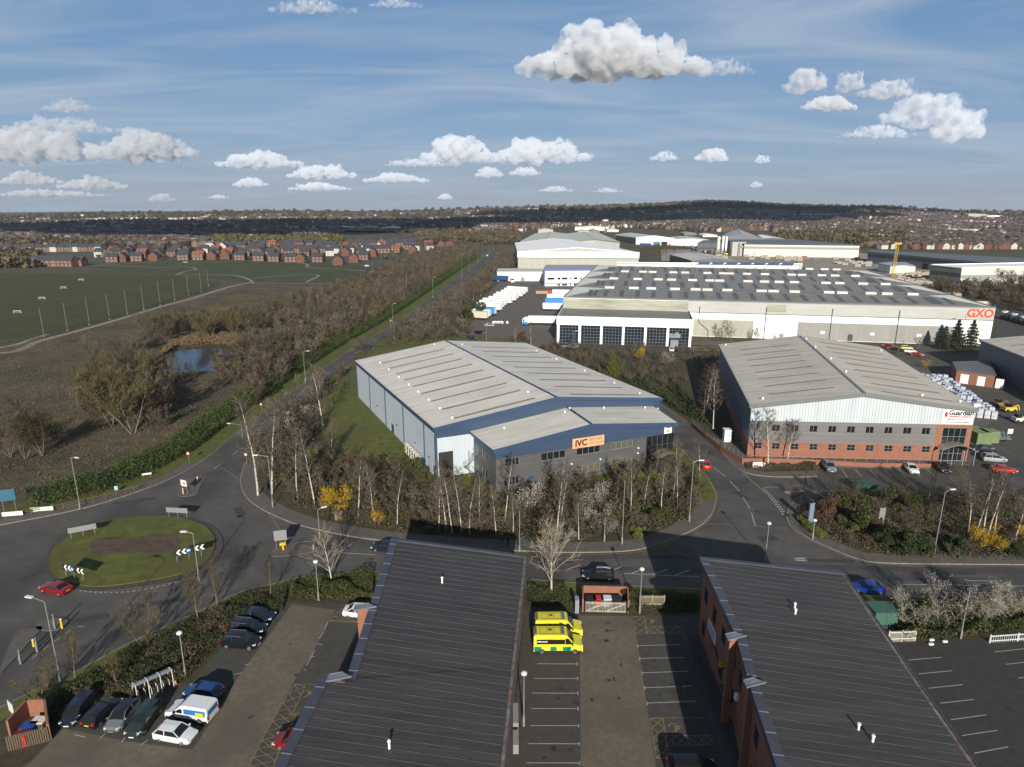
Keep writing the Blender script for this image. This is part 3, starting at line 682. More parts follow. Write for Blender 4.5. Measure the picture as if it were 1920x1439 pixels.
wall(w_, FL, FR, 0, 8.4, [dw]); wall(w_, FR, BR, 0, 9.3); wall(w_, BR, BL, 0, 9.3)
dr = [pxo(BL, FL, 732, 790, 738, 812), pxo(BL, FL, 811, 868, 816, 890)]; dr = [(a, b, 0.0, 2.3) for a, b, *_ in dr]
wall(w_, BL, FL, 0, 9.3, dr); w_.build('wall', WCLAD, ivc)
w_ = MB(o); L = (FR-FL).length
w_.face([wpt(FL, FR, 0, 8.4), wpt(FL, FR, L, 8.4), wpt(FL, FR, L, H0), wpt(FL, FR, L/2, H0+3.2), wpt(FL, FR, 0, H0)], [(0, 8.4), (L, 8.4), (L, H0), (L/2, H0+3.2), (0, H0)])
L2 = (BR-BL).length
w_.face([wpt(BR, BL, 0, 9.3), wpt(BR, BL, L2, 9.3), wpt(BR, BL, L2, H0), wpt(BR, BL, L2/2, H0+3.2), wpt(BR, BL, 0, H0)])
for A, B in ((FR, BR), (BL, FL)): wall(w_, A, B, 9.3, H0)
w_.build('gable_cladding', BLUE, ivc)
b = MB(o)
Ls = (FL-BL).length
for px in (694, 723, 757, 796):
    u = ucol(BL, FL, px, 5); b = MB(o); b.bar(wpt(BL, FL, u, 0, 0.03), wpt(BL, FL, u, 9.3, 0.03), 0.34, 0.28); b.build('pilaster', BLUET, ivc)
for k in (BL, FL, FR): b = MB(o); b.box((k.x, k.y, 4.6), (0.45, 0.45, 9.3), atan2((FR-FL).y, (FR-FL).x)); b.build('corner_trim', BLUET, ivc)
for a, bb, z0, z1 in dr:
    plate(ivc, BL, FL, (a, bb, z0, z1-0.05), BLUET, 'door', 0.04, -0.12)
plate(ivc, FL, FR, dw[:2]+(0.0, 5.35), mat('dark_roller_door', (0.03, 0.028, 0.024), 0.6), 'roller_door', 0.04, -0.14)
for i in range(6):      # cooling units along the side wall
    px = 770+i*4.6; u = ucol(BL, FL, px, 1.5); p = wpt(BL, FL, u, 0.0, 0.9)
    t = thing('cooling_unit', '%s cream cooling unit in the row beside the white warehouse wall' % ('farthest second third fourth fifth nearest'.split()[i]), 'cooling unit', (p.x, p.y, 0.12), 0, 'cream cooling units along the wall')
    d, n_ = nrm(BL, FL); b = MB(); rz = atan2(d.y, d.x); b.box((0, 0, 1.0), (1.3, 0.8, 2.0), rz); b.build('casing', CREAM, t)
    b = MB()
    for zz in (0.55, 1.45): b.tube(n_*0.40+Vector((0, 0, zz)), n_*0.43+Vector((0, 0, zz)), 0.36, 0.36, 12)
    b.build('fan_grille', DFRAME, t)
for i, px in enumerate((708, 745, 779, 806)):
    u = ucol(BL, FL, px, 3.2); b = MB(o); b.box(wpt(BL, FL, u, 3.3, 0.15), (0.3, 0.3, 0.2), 0.5); b.build('wall_light', DFRAME, ivc)
for a, tt in ((0.085, 0.04), (0.085, 0.15), (0.085, 0.26), (0.085, 0.37), (0.085, 0.48), (0.085, 0.60), (0.085, 0.74), (0.085, 0.87), (0.42, 0.97), (0.44, 0.1), (0.94, 0.05), (0.94, 0.2), (0.94, 0.4), (0.94, 0.62), (0.94, 0.8), (0.55, 0.9)):
    vent(ivc, Q(a, tt, roof_z(Q, a, H0, 3.2)), 0.16, 0.25)
# front office wing
H1 = 8.9
A0, A1 = W(930, 925), W(1268, 792, H1)
dF = (V2(A1)-V2(A0)).normalized()
A1 = V2(A1)-dF*0.6; B0 = wpt(FL, FR, ucol(FL, FR, 888, 5), 0, 0.15); B1 = wpt(FL, FR, ucol(FL, FR, 1219, 8), 0, 0.15)
Q2 = Quad(A0, A1, B0, B1)
wing = gable('office_wing', 'lower blue and grey office front with orange and black sign beside the glazed entrance', 'office', Q2, H1, 2.3, GREYC, ROOFP, BLUET, walls=False, over=0.7, trim=0.9, base=0.13)
wing.location.z = 0; o = wing.location; A, B = V2(A0), V2(A1); L = (B-A).length
for c_ in wing.children: c_.location.z = 0.13
wins = []
for x0, x1, yu0, yu1, yl0, yl1 in ((946.5, 973.5, 854, 871, 896, 913), (1014.5, 1060, 842, 859, 881, 899), (1081, 1125, 834, 849, 870, 887), (1144, 1186, 824, 838, 860, 876)):
    u0, u1 = ucol(A, B, x0, 4), ucol(A, B, x1, 4); wins.append((u0, u1, 5.0, 6.55)); wins.append((ucol(A, B, x0, 1.5), ucol(A, B, x1, 1.5), 1.1, 2.75))
ue = ucol(A, B, 1211, 3); ud = ucol(A, B, 990, 1); ud2 = ucol(A, B, 1000.5, 1)
w_ = MB(o); ops = wins+[(ud, ud2, 0.13, 2.35)]
Bq = wpt(A, B, ue, 0)
wall(w_, A, Bq, 0.13, 6.75, ops)
lw = [(1.2, 2.6, 1.1, 2.7), (4.2, 6.6, 1.1, 2.7), (1.2, 2.6, 4.9, 6.4), (4.2, 6.6, 4.9, 6.4)]
wall(w_, B0, A, 0.13, 6.75, lw); w_.build('wall', GREYC, wing)
for k, q in enumerate(wins): window(wing, A, B, q, 4, 1, FRAME, GLASSB if k in (3, 5, 7) else (mat('drawn_blind', (0.085, 0.082, 0.072), 0.5) if k == 6 else GLASS))
for q in lw: window(wing, B0, A, q, 2, 1, FRAME, GLASS)
plate(wing, A, B, (ud, ud2, 0.14, 2.33), BLUET, 'door', 0.04, -0.1)
w_ = MB(o); w_.face([wpt(A, B, 0, 6.75), wpt(A, B, L, 6.75), wpt(A, B, L, H1), wpt(A, B, L/2, H1+2.3), wpt(A, B, 0, H1)], [(0, 0), (L, 0), (L, H1-6.75), (L/2, H1-4.45), (0, H1-6.75)])
wall(w_, B0, A, 6.75, H1); wall(w_, B, V2(B1), 6.75, H1)
w_.build('fascia_cladding', BLUE, wing)
# glazed corner
g = MB(o); f = MB(o); C1 = V2(B1)
for P0, P1 in ((Bq, B), (B, C1)):
    LL = (P1-P0).length; g.quad(wpt(P0, P1, 0, 0.13, -0.05), wpt(P0, P1, LL, 0.13, -0.05), wpt(P0, P1, LL, 6.75, -0.05), wpt(P0, P1, 0, 6.75, -0.05))
    for i in range(6): f.bar(wpt(P0, P1, LL*i/5, 0.13), wpt(P0, P1, LL*i/5, 6.75), 0.12, 0.12)
    for z in (0.2, 2.4, 4.5, 6.7): f.bar(wpt(P0, P1, 0.07, z), wpt(P0, P1, LL-0.07, z), 0.10, 0.10)
gl = g.build('curtain_wall', GLASS, wing); f.build('mullion', DFRAME, gl)
cw = MB(o); uc = ucol(A, B, 1240, 2)   # barrel canopy over the entrance
pts = [(uc-2.6+5.2*i/8, 2.7+0.9*sin(pi*i/8)) for i in range(9)]
for i in range(8):
    (a, z0), (c, z1) = pts[i], pts[i+1]
    cw.quad(wpt(A, B, a, z0, 3.0), wpt(A, B, c, z1, 3.0), wpt(A, B, c, z1, 0.1), wpt(A, B, a, z0, 0.1)); cw.quad(wpt(A, B, a, z0-0.12, 3.0), wpt(A, B, c, z1-0.12, 3.0), wpt(A, B, c, z1, 3.0), wpt(A, B, a, z0, 3.0))
can = cw.build('entrance_canopy', mat('canopy_sheet', (0.16, 0.14, 0.10), 0.4, var=0.2), wing)
f = MB(o)
for u in (uc-2.5, uc+2.5): f = MB(o); f.bar(wpt(A, B, u, 0.13, 2.9), wpt(A, B, u, 2.7, 2.9), 0.12, 0.12); f.build('post', DFRAME, can)
for px, py in ((1048, 819), (1045, 812), (953, 799), (1161, 773), (1218, 772)):
    a, tt = {1048: (0.46, 0.8), 1045: (0.5, 0.9), 953: (0.13, 0.75), 1161: (0.7, 0.92), 1218: (0.95, 0.9)}[px]
    vent(wing, Q2(a, tt, roof_z(Q2, a, H1, 2.3)), 0.16, 0.25)
for px in (1071, 1125, 1195, 1195.5):
    u = ucol(A, B, px, 3.4); b = MB(o); b.box(wpt(A, B, u, 3.5 if px != 1195.5 else 4.6, 0.15), (0.3, 0.3, 0.22), 0.4); b.build('wall_light', WHITE, wing)
# sign with lettering
sg = pxo(A, B, 1073, 825, 1132, 838, 7); sg = (sg[0], sg[1], 6.5, 8.55)
p_ = wpt(A, B, sg[0], 0); sgn = thing('company_sign', 'orange and cream company sign reading IVC on the blue fascia of the office wing', 'sign', wpt(A, B, sg[0], sg[2], 0.1))
plate(sgn, A, B, sg, mat('sign_orange', (0.55, 0.27, 0.12), 0.5, col2=(0.60, 0.46, 0.30), scale=0.35), 'board', 0.12)
SDK = mat('sign_maroon', (0.10, 0.02, 0.012), 0.5); SBR = mat('sign_brown', (0.36, 0.22, 0.13), 0.5)
text(sgn, 'IVC', 1.75, A, B, sg[0]+1.9, 7.5, 0.14, SDK, sx=1.0)
text(sgn, 'BRUNEL', 0.85, A, B, sg[0]+5.2, 7.95, 0.14, SBR); text(sgn, 'HEALTHCARE', 0.58, A, B, sg[0]+5.2, 7.15, 0.14, SBR, sx=0.9)
su = (L-2.3, L-0.5, 6.75, 8.5); us = thing('unit_sign', 'square white sign reading UNIT 4 at the corner of the blue fascia', 'sign', wpt(A, B, su[0], su[2], 0.1))
plate(us, A, B, su, WHITE, 'board', 0.1); text(us, 'UNIT', 0.62, A, B, L-1.4, 8.05, 0.12, SDK); text(us, '4', 0.8, A, B, L-1.4, 7.25, 0.12, SDK)
# spiral stair
pc = wpt(FL, FR, ucol(FL, FR, 873, 3), 0, 2.0)
ss = thing('spiral_stair', 'pale metal spiral fire escape stair at the corner of the office wing', 'staircase', (pc.x, pc.y, 0.12))
b = MB(); b.tube((0, 0, 0), (0, 0, 5.6), 0.09); b.build('post', STEEL, ss)
for i in range(22):
    a = 0.32*i; b = MB(); z = 0.25+i*0.2; c0, c1 = a, a+0.3
    b.face([(0, 0, z), (1.1*cos(c0), 1.1*sin(c0), z), (1.1*cos(c1), 1.1*sin(c1), z)]); b.face([(0, 0, z-0.04), (1.1*cos(c1), 1.1*sin(c1), z-0.04), (1.1*cos(c0), 1.1*sin(c0), z-0.04)]); b.tube((1.08*cos(c0), 1.08*sin(c0), z), (1.08*cos(c0), 1.08*sin(c0), z+0.95), 0.02, n=4)
    b.build('tread', STEEL, ss)
b = MB()
for i in range(22): b.bar((1.08*cos(.32*i), 1.08*sin(.32*i), 1.2+i*.2), (1.08*cos(.32*i+.32), 1.08*sin(.32*i+.32), 1.4+i*.2), 0.05, 0.05)
b.build('handrail', STEEL, ss)
b = MB(); b.box((1.8, 0.7, 4.75), (2.6, 1.2, 0.08), 0.4)
for k in (-0.55, 0.55):
    b.bar((0.8-k*.4, 0.3+k*.9, 5.7), (3.0-k*.4, 1.2+k*.9, 5.7), 0.05, 0.05)
b.build('landing', STEEL, ss)

# ---------------------------------------------------------------- Guardian building (right)
GR = clad('guardian_cladding', (0.47, 0.51, 0.54), 0.62, 0, 0.6, 0.5, dirt=0.08, groove=0.55, lines=0.14)
GG = clad('guardian_grey', (0.155, 0.152, 0.150), 1.0, 1, 0.3, 0.5, dirt=0.1, seam=(6.0, 0, 0.85, 0.05), groove=0.88)
GT = mat('grey_green_trim', (0.14, 0.155, 0.155), 0.5)
SIDE = clad('blue_grey_side', (0.13, 0.15, 0.18), 0.33, 0, 0.5, 0.5, dirt=0.12, seam=(6.5, 0, 0.6, 0.12))
HG = 11.6
Qg = Quad(W(1400, 857), W(1830, 768, HG), W(1350, 647, HG), W(1648, 652, HG))
ROOFG = clad('pale_roof_b', (0.54, 0.49, 0.415), 0.5, 1, 0.35, 0.6, dirt=0.16, seam=(14, 0, 0.80, 0.12), groove=0.90)
st = [(0.10+0.0*i, 0.40, 0.10+0.105*i, 0.7) for i in range(8)]+[(0.60, 0.93, 0.06+0.105*i, 0.7) for i in range(9)]
gua = gable('workshop', 'pale roofed brick and grey workshop with tall white sign over its glazed corner entrance', 'warehouse', Qg, HG, 3.0, SIDE, ROOFG, GT, strips=st, strip_m=TAN, walls=False, trim=0.8)
FL, FR, BL, BR = Qg.c; o = gua.location; A, B = FL, FR; L = (B-A).length; zf = 8.2
b = MB(o); b.face([wpt(A, B, 0, zf), wpt(A, B, L, zf), wpt(A, B, L, HG), wpt(A, B, L/2, HG+3), wpt(A, B, 0, HG)], [(0, zf), (L, zf), (L, HG), (L/2, HG+3), (0, HG)]); b.build('gable_cladding', GR, gua)
ub = ucol(A, B, 1752, 5); ug0, ug1 = ucol(A, B, 1765, 5), ucol(A, B, 1810, 5)
up, lo = [], []
for i in range(10):
    x = 1446+i*35.1; up.append((ucol(A, B, x, 6)+0.1, ucol(A, B, x, 6)+1.75, 5.9, 7.4)); lo.append((ucol(A, B, x, 2)+0.1, ucol(A, B, x, 2)+1.75, 1.9, 3.3))
lo = [(a, b_, z0, z1) for a, b_, z0, z1 in lo if b_ < ub]; up = [q for q in up if q[1] < ub-0.3]
lo = [(q[0]-3.75, q[1]-3.75, q[2], q[3]) for q in lo[:1]]+lo
Bm = wpt(A, B, ub, 0)
w_ = MB(o); wall(w_, A, Bm, 3.55, zf, up); w_.build('wall_cladding', GG, gua)
w_ = MB(o); wall(w_, A, Bm, 0.12, 3.55, lo); wall(w_, Bm, B, 0.12, zf, [(ug0-ub, ug1-ub, 0.15, 7.5)]); wall(w_, BL, FL, 0, 3.0) ; wall(w_, FR, BR, 0, 3.0); w_.build('brick_wall', BRICK, gua)
w_ = MB(o); wall(w_, FR, BR, 3.0, HG); wall(w_, BR, BL, 0, HG); wall(w_, BL, FL, 3.0, HG)
L2 = (BL-BR).length; w_.face([wpt(BR, BL, 0, HG), wpt(BR, BL, L2, HG), wpt(BR, BL, L2/2, HG+3)]); w_.build('side_cladding', SIDE, gua)
for q in up: window(gua, A, B, q, 2, 1, FRAME, GLASS)
for q in lo: window(gua, A, B, q, 2, 2, FRAME, GLASS)
window(gua, A, B, (ug0, ug1, 3.6, 7.5), 4, 2, FRAME, GLASS, name='entrance_window', fr=0.09)
window(gua, A, B, (ug0, ug1, 0.15, 3.5), 5, 2, FRAME, GLASS, name='entrance_screen', fr=0.10)
cw = MB(o); uc = (ug0+ug1)/2
pts = [(uc-3.4+6.8*i/10, 3.4+1.2*sin(pi*i/10)) for i in range(11)]
for i in range(10):
    (a, z0), (c, z1) = pts[i], pts[i+1]
    cw.quad(wpt(A, B, a, z0, 2.6), wpt(A, B, c, z1, 2.6), wpt(A, B, c, z1, 0.05), wpt(A, B, a, z0, 0.05)); cw.quad(wpt(A, B, a, z0-0.15, 2.6), wpt(A, B, c, z1-0.15, 2.6), wpt(A, B, c, z1, 2.6), wpt(A, B, a, z0, 2.6))
can = cw.build('entrance_canopy', mat('canopy_steel', (0.45, 0.43, 0.36), 0.3, metal=0.7), gua, sm=False)
f = MB(o)
for u in (uc-3.3, uc+3.3, uc-1.1, uc+1.1): f = MB(o); f.bar(wpt(A, B, u, 0.13, 2.5), wpt(A, B, u, 3.45, 2.5), 0.14, 0.14); f.build('post', FRAME, can)
for a, tt in ((0.06, 0.05), (0.52, 0.93), (0.52, 0.75), (0.53, 0.52), (0.53, 0.3), (0.80, 0.08), (0.97, 0.07), (0.03, 0.97), (0.97, 0.9)): vent(gua, Qg(a, tt, roof_z(Qg, a, HG, 3.0)), 0.2, 0.3)
b = MB(o); b.bar(wpt(A, B, 0.4, 0.95, 1.6), wpt(A, B, ub-1, 0.95, 1.6), 0.06, 0.06)
for i in range(18): u = 0.4+(ub-1.4)*i/17; b.bar(wpt(A, B, u, 0.1, 1.6), wpt(A, B, u, 0.95, 1.6), 0.06, 0.06)
b.build('railing', STEEL, gua)
sgp = (ucol(A, B, 1766, 10), ucol(A, B, 1826, 10), 8.35, 12.1-0.55); sgp = (sgp[0], min(sgp[1], L-0.3), 8.4, 11.55)
gs = thing('company_sign', 'large white company sign with black and red lettering on the white ribbed gable', 'sign', wpt(A, B, sgp[0], sgp[2], 0.1))
plate(gs, A, B, sgp, WHITE, 'board', 0.12)
cu = (sgp[0]+sgp[1])/2; BLK = mat('sign_black', (0.02, 0.02, 0.022), 0.5)
text(gs, 'Guardian', 1.45, A, B, cu+0.6, 10.75, 0.14, BLK, sx=0.92); text(gs, 'Insulation Solutions', 0.56, A, B, cu+0.6, 10.0, 0.14, RED, sx=1.02)
text(gs, 'Manufacturers Passive Fire', 0.36, A, B, cu+0.1, 9.3, 0.14, BLK); text(gs, 'Thermal and Acoustic Solutions', 0.36, A, B, cu+0.1, 8.8, 0.14, BLK)
em = MB(gs.location); ue_ = sgp[0]+0.75
em.face([wpt(A, B, ue_+0.33*sin(k*pi/6)*(1 if k < 7 else 1), 10.35+0.62*cos(k*pi/6)*(1.15 if k in (0, 1, 11) else 0.85), 0.135) for k in range(12)][::-1]); em.build('emblem', RED, gs)
# retaining wall with railing in front of the workshop
rw = thing('retaining_wall', 'low red brick retaining wall with railing curving round the workshop corner', 'wall', W(1392, 872))
pw = [V2(p) for p in PX([(1297, 800), (1320, 822), (1350, 846), (1391, 872)])]+[V2(p) for p in PX([(1440, 871), (1534, 873), (1620, 877), (1745, 878)])]
b = MB(rw.location); hs = [0.9, 1.0, 1.1, 1.3, 1.2, 1.1, 0.9, 0.8]
for i in range(len(pw)-1):
    a, c = pw[i], pw[i+1]; b.quad((a.x, a.y, 0), (c.x, c.y, 0), (c.x, c.y, hs[i+1]+.1), (a.x, a.y, hs[i]+.1)); d = (c-a).normalized(); n_ = Vector((-d.y, d.x, 0))*0.3
    b.quad((c+n_).to_tuple()[:2]+(0,), (a+n_).to_tuple()[:2]+(0,), (a+n_).to_tuple()[:2]+(hs[i]+.1,), (c+n_).to_tuple()[:2]+(hs[i+1]+.1,))
    b.quad((a.x, a.y, hs[i]+.1), (c.x, c.y, hs[i+1]+.1), (c.x+n_.x, c.y+n_.y, hs[i+1]+.1), (a.x+n_.x, a.y+n_.y, hs[i]+.1))
b.build('brickwork', BRICK, rw)
b = MB(rw.location)
for i in range(3):
    a, c = pw[i], pw[i+1]
    for z in (0.5, 1.0): b.bar((a.x, a.y, hs[i]+z), (c.x, c.y, hs[i+1]+z), 0.05, 0.05)
    for k in range(6): p = a.lerp(c, k/5); h_ = hs[i]+(hs[i+1]-hs[i])*k/5; b.bar((p.x, p.y, h_+.1), (p.x, p.y, h_+1.05), 0.05, 0.05)
b.build('railing', STEEL, rw)

# ---------------------------------------------------------------- large white warehouse (GXO)
PALE = clad('pale_white_cladding', (0.40, 0.40, 0.385), 1.2, 1, 0.25, 0.5, dirt=0.07, groove=0.9)
BRIGHT = clad('bright_white_cladding', (0.80, 0.80, 0.79), 1.2, 1, 0.25, 0.5, dirt=0.02, groove=0.95)
STAIN = clad('stained_cladding', (0.34, 0.345, 0.28), 1.2, 1, 0.25, 0.55, dirt=0.22, groove=0.9, seam=(9, 0, 0.9, 0.1))
RG = clad('grey_roof', (0.205, 0.20, 0.188), 1.0, 1, 0.3, 0.6, dirt=0.16, seam=(7.0, 0, 0.88, 0.2), groove=0.93)
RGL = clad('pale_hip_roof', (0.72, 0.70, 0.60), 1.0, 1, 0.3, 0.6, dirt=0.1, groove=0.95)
HX = 14.8
Qx = Quad(W(1056, 558, HX), W(1867, 578, HX), W(1119, 499, HX), W(1628, 509, HX))
FL, FR, BL, BR = Qx.c
gx = thing('distribution_warehouse', 'huge grey roofed white warehouse with orange GXO lettering on its front wall', 'warehouse', Qx(0.5, 0.5, 0)); o = gx.location
L = (FR-FL).length; us_ = ucol(FL, FR, 1290, 12)
w_ = MB(o); wall(w_, wpt(FL, FR, us_, 0), FR, 10.1, HX); w_.build('upper_wall', PALE, gx)
w_ = MB(o); wall(w_, FL, wpt(FL, FR, us_, 0), 9.9, HX-0.3); w_.build('stained_wall', STAIN, gx)
w_ = MB(o); wall(w_, FL, wpt(FL, FR, us_, 0), HX-0.3, HX+0.25); w_.build('parapet_cap', BRIGHT, gx)
w_ = MB(o); wall(w_, FL, FR, 0, 9.9); wall(w_, FR, BR, 0, HX); wall(w_, BR, BL, 0, HX); wall(w_, BL, FL, 0, HX); w_.build('wall', BRIGHT, gx)
b = MB(o); b.bar(wpt(FL, FR, 0, 10.0, 0.04), wpt(FL, FR, L, 10.0, 0.04), 0.2, 0.22); b.build('band_line', mat('dark_line', (0.05, 0.05, 0.05), 0.6), gx)
plate(gx, FL, FR, (ucol(FL, FR, 1495, 4), ucol(FL, FR, 1800, 4), 0.2, 7.2), clad('warm_grey_panel', (0.27, 0.262, 0.25), 0.5, 0, 0.4, 0.5, dirt=0.08), 'wall_panel', 0.08)
plate(gx, FL, FR, (ucol(FL, FR, 1300, 4), ucol(FL, FR, 1412, 4), 0.2, 7.2), clad('beige_panel', (0.33, 0.33, 0.28), 0.5, 0, 0.4, 0.5, dirt=0.08), 'wall_panel', 0.08)
plate(gx, FL, FR, (ucol(FL, FR, 1438, 12), ucol(FL, FR, 1474, 12), 11, 14), STAIN, 'wall_patch', 0.05)
for px, z1 in ((1435, 13), (1558, 13), (1683, 13)):
    u = ucol(FL, FR, px, 7); b = MB(o); b.tube(wpt(FL, FR, u, 0, 0.25), wpt(FL, FR, u, z1, 0.25), 0.12); b.build('downpipe', DFRAME, gx)
u = ucol(FL, FR, 1311, 9); b = MB(o); b.tube(wpt(FL, FR, u, 6, 0.25), wpt(FL, FR, u, 12.5, 0.25), 0.12); b.tube(wpt(FL, FR, u, 6, 0.25), wpt(FL, FR, u+4, 2.6, 0.25), 0.12); b.tube(wpt(FL, FR, u+4, 2.6, 0.25), wpt(FL, FR, u+4, 0, 0.25), 0.12); b.build('downpipe', DFRAME, gx)
for px in (1542, 1635, 1723):
    u = ucol(FL, FR, px, 3); plate(gx, FL, FR, (u-0.8, u+0.8, 2.8, 3.8), WHITE, 'wall_sign', 0.14)
u = ucol(FL, FR, 1594, 2); plate(gx, FL, FR, (u-0.9, u+0.9, 0.2, 2.9), DFRAME, 'door', 0.14)
ORG = mat('gxo_orange', (0.60, 0.075, 0.015), 0.5)
text(gx, 'GXO', 4.3, FL, FR, ucol(FL, FR, 1837.5, 12), 12.5, 0.08, ORG, name='lettering', sx=0.95)
# bays of the roof: four ridges across the width, hipped at both ends
nb = 4; rs = 1.9; r = MB(o); r2 = MB(o); wid = L; dep = (BL-FL).length; hp = 0.10
for i in range(nb):
    t0, t1 = i/nb, (i+1)/nb; tm_ = (t0+t1)/2; zl, zh = HX+0.1, HX+0.1+rs
    for k in range(10):
        a0, a1 = (lambda f: (hp*(1) + (1-2*hp)*f))(k/10), (lambda f: (hp + (1-2*hp)*f))((k+1)/10)
        b0, b1 = k/10, (k+1)/10
        r.quad(Qx(b0 if k else 0, t0, zl), Qx(b1, t0, zl), Qx(a1, tm_, zh), Qx(a0, tm_, zh), [(b0*wid, 0), (b1*wid, 0), (a1*wid, dep/8), (a0*wid, dep/8)])
        r.quad(Qx(a0, tm_, zh), Qx(a1, tm_, zh), Qx(b1, t1, zl), Qx(b0, t1, zl), [(a0*wid, 0), (a1*wid, 0), (b1*wid, dep/8), (b0*wid, dep/8)])
    
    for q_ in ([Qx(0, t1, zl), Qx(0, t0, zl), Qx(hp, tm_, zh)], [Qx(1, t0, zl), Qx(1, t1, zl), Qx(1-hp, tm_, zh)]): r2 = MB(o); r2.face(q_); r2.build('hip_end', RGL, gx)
r.build('roof', RG, gx)
b = MB(o)
for P0, P1 in ((FL, FR), (FR, BR), (BR, BL), (BL, FL)):
    LL = (P1-P0).length; b.bar(wpt(P0, P1, 0.2, HX+0.15, -0.15), wpt(P0, P1, LL-0.2, HX+0.15, -0.15), 0.5, 0.5)
b.build('roof_edge', mat('roof_edge_grey', (0.16, 0.165, 0.16), 0.5), gx)
DKR = mat('dark_rooflight', (0.085, 0.08, 0.072), 0.4, var=0.2); rr = random.Random(3)
for i in range(nb):
    for k in range(33):
        a = 0.05+0.9*(k+0.5*(k % 3 == 0))/33; ta, tb_ = (i+0.10)/nb, (i+0.40)/nb
        if k % 3 == 1 and 2 < k < 31: continue
        h_ = lambda t_: HX+0.1+rs*(t_*nb-i)*2+0.06
        s_ = MB(o); da = 0.9/wid
        s_.quad(Qx(a-da, ta, h_(ta)), Qx(a+da, ta, h_(ta)), Qx(a+da, tb_, h_(tb_)), Qx(a-da, tb_, h_(tb_))); s_.build('rooflight', DKR, gx)
    for k in range(15):
        a = 0.12+0.79*k/15+rr.uniform(-0.02, 0.02); tt = (i+0.52)/nb
        s_ = MB(o); p = Qx(a, tt, HX+rs+0.45); s_.box(p, (4.2, 2.6, 0.9), atan2((FR-FL).y, (FR-FL).x)); s_.build('smoke_vent', mat('vent_offwhite', (.56, .54, .50), .6), gx)
# rear strip of the warehouse roof
Qr = qpx(15.6, (1157, 496), (1497, 499.5), (1157, 492.5), (1505, 495))
ra = thing('rear_annexe', 'flat roofed annexe with white parapet and blue panels behind the grey warehouse roof', 'building', Qr(0.5, 0.5, 0)); b = MB(ra.location)
for A, B in ((Qr.c[0], Qr.c[1]), (Qr.c[1], Qr.c[3]), (Qr.c[3], Qr.c[2]), (Qr.c[2], Qr.c[0])): wall(b, A, B, 0, 15.8)
b.quad(Qr(0, 0, 15.4), Qr(1, 0, 15.4), Qr(1, 1, 15.4), Qr(0, 1, 15.4)); b.build('wall', BRIGHT, ra)
SOL = mat('solar_blue', (0.02, 0.035, 0.10), 0.2, spec=0.8)
for i in range(7):
    b = MB(ra.location); a = 0.45+i*0.075; b.quad(Qr(a, .15, 15.6), Qr(a+.062, .15, 15.6), Qr(a+.062, .8, 16.6), Qr(a, .8, 16.6)); b.quad(Qr(a, .82, 16.5), Qr(a+.062, .82, 16.5), Qr(a+.062, .17, 15.5), Qr(a, .17, 15.5)); b.build('solar_panel', SOL, ra)
# glazed office in front
Qo = Quad(W(1043, 643.5), W(1296, 651.5), wpt(FL, FR, ucol(FL, FR, 1055, 9), 0, 0.1), wpt(FL, FR, ucol(FL, FR, 1291, 9), 0, 0.1))
of = thing('glazed_office', 'white columned office with dark glass front attached to the large white warehouse', 'office', Qo(0.5, 0.5, 0)); o = of.location; A, B = Qo.c[0], Qo.c[1]; L = (B-A).length
b = MB(o); wall(b, A, B, 7.4, 10.8, off=0.4); wall(b, Qo.c[2], A, 0, 10.8); wall(b, B, Qo.c[3], 0, 10.8)
b.quad(wpt(A, B, 0, 7.4, 0.4), wpt(A, B, L, 7.4, 0.4), wpt(A, B, L, 7.4, -0.6), wpt(A, B, 0, 7.4, -0.6)); b.quad(wpt(A, B, 0, 10.8, 0.4), wpt(A, B, L, 10.8, 0.4), wpt(A, B, L, 10.8, -0.3), wpt(A, B, 0, 10.8, -0.3)); b.build('fascia', BRIGHT, of)
b = MB(o); b.quad(Qo(0.005, 0.02, 10.0), Qo(0.995, 0.02, 10.0), Qo(0.995, 1, 10.2), Qo(0.005, 1, 10.2)); b.build('roof', RG, of)
for i in range(7):
    b = MB(o); b.box(wpt(A, B, 0.7+(L-1.4)*i/6, 3.7, -0.1), (0.95, 0.8, 7.4), atan2((B-A).y, (B-A).x)); b.build('column', BRIGHT, of)
NAVY = mat('navy_glass', (0.010, 0.016, 0.026), 0.08, spec=0.8, var=0.3, scale=0.25)
for i in range(6):
    u0, u1 = 0.7+(L-1.4)*i/6+0.47, 0.7+(L-1.4)*(i+1)/6-0.47; window(of, A, B, (u0, u1, 0.1, 7.4), 6, 6, FRAME, NAVY, off=-0.5, name='curtain_wall', fr=0.09)
b = MB(o); b.box(wpt(A, B, L-6.5, 1.3, 0.3), (3.0, 1.0, 2.6), -0.1); b.box(wpt(A, B, L-6.5, 4.3, 0.2), (4.4, 0.4, 1.5), -0.1); b.build('entrance_lobby', FRAME, of)
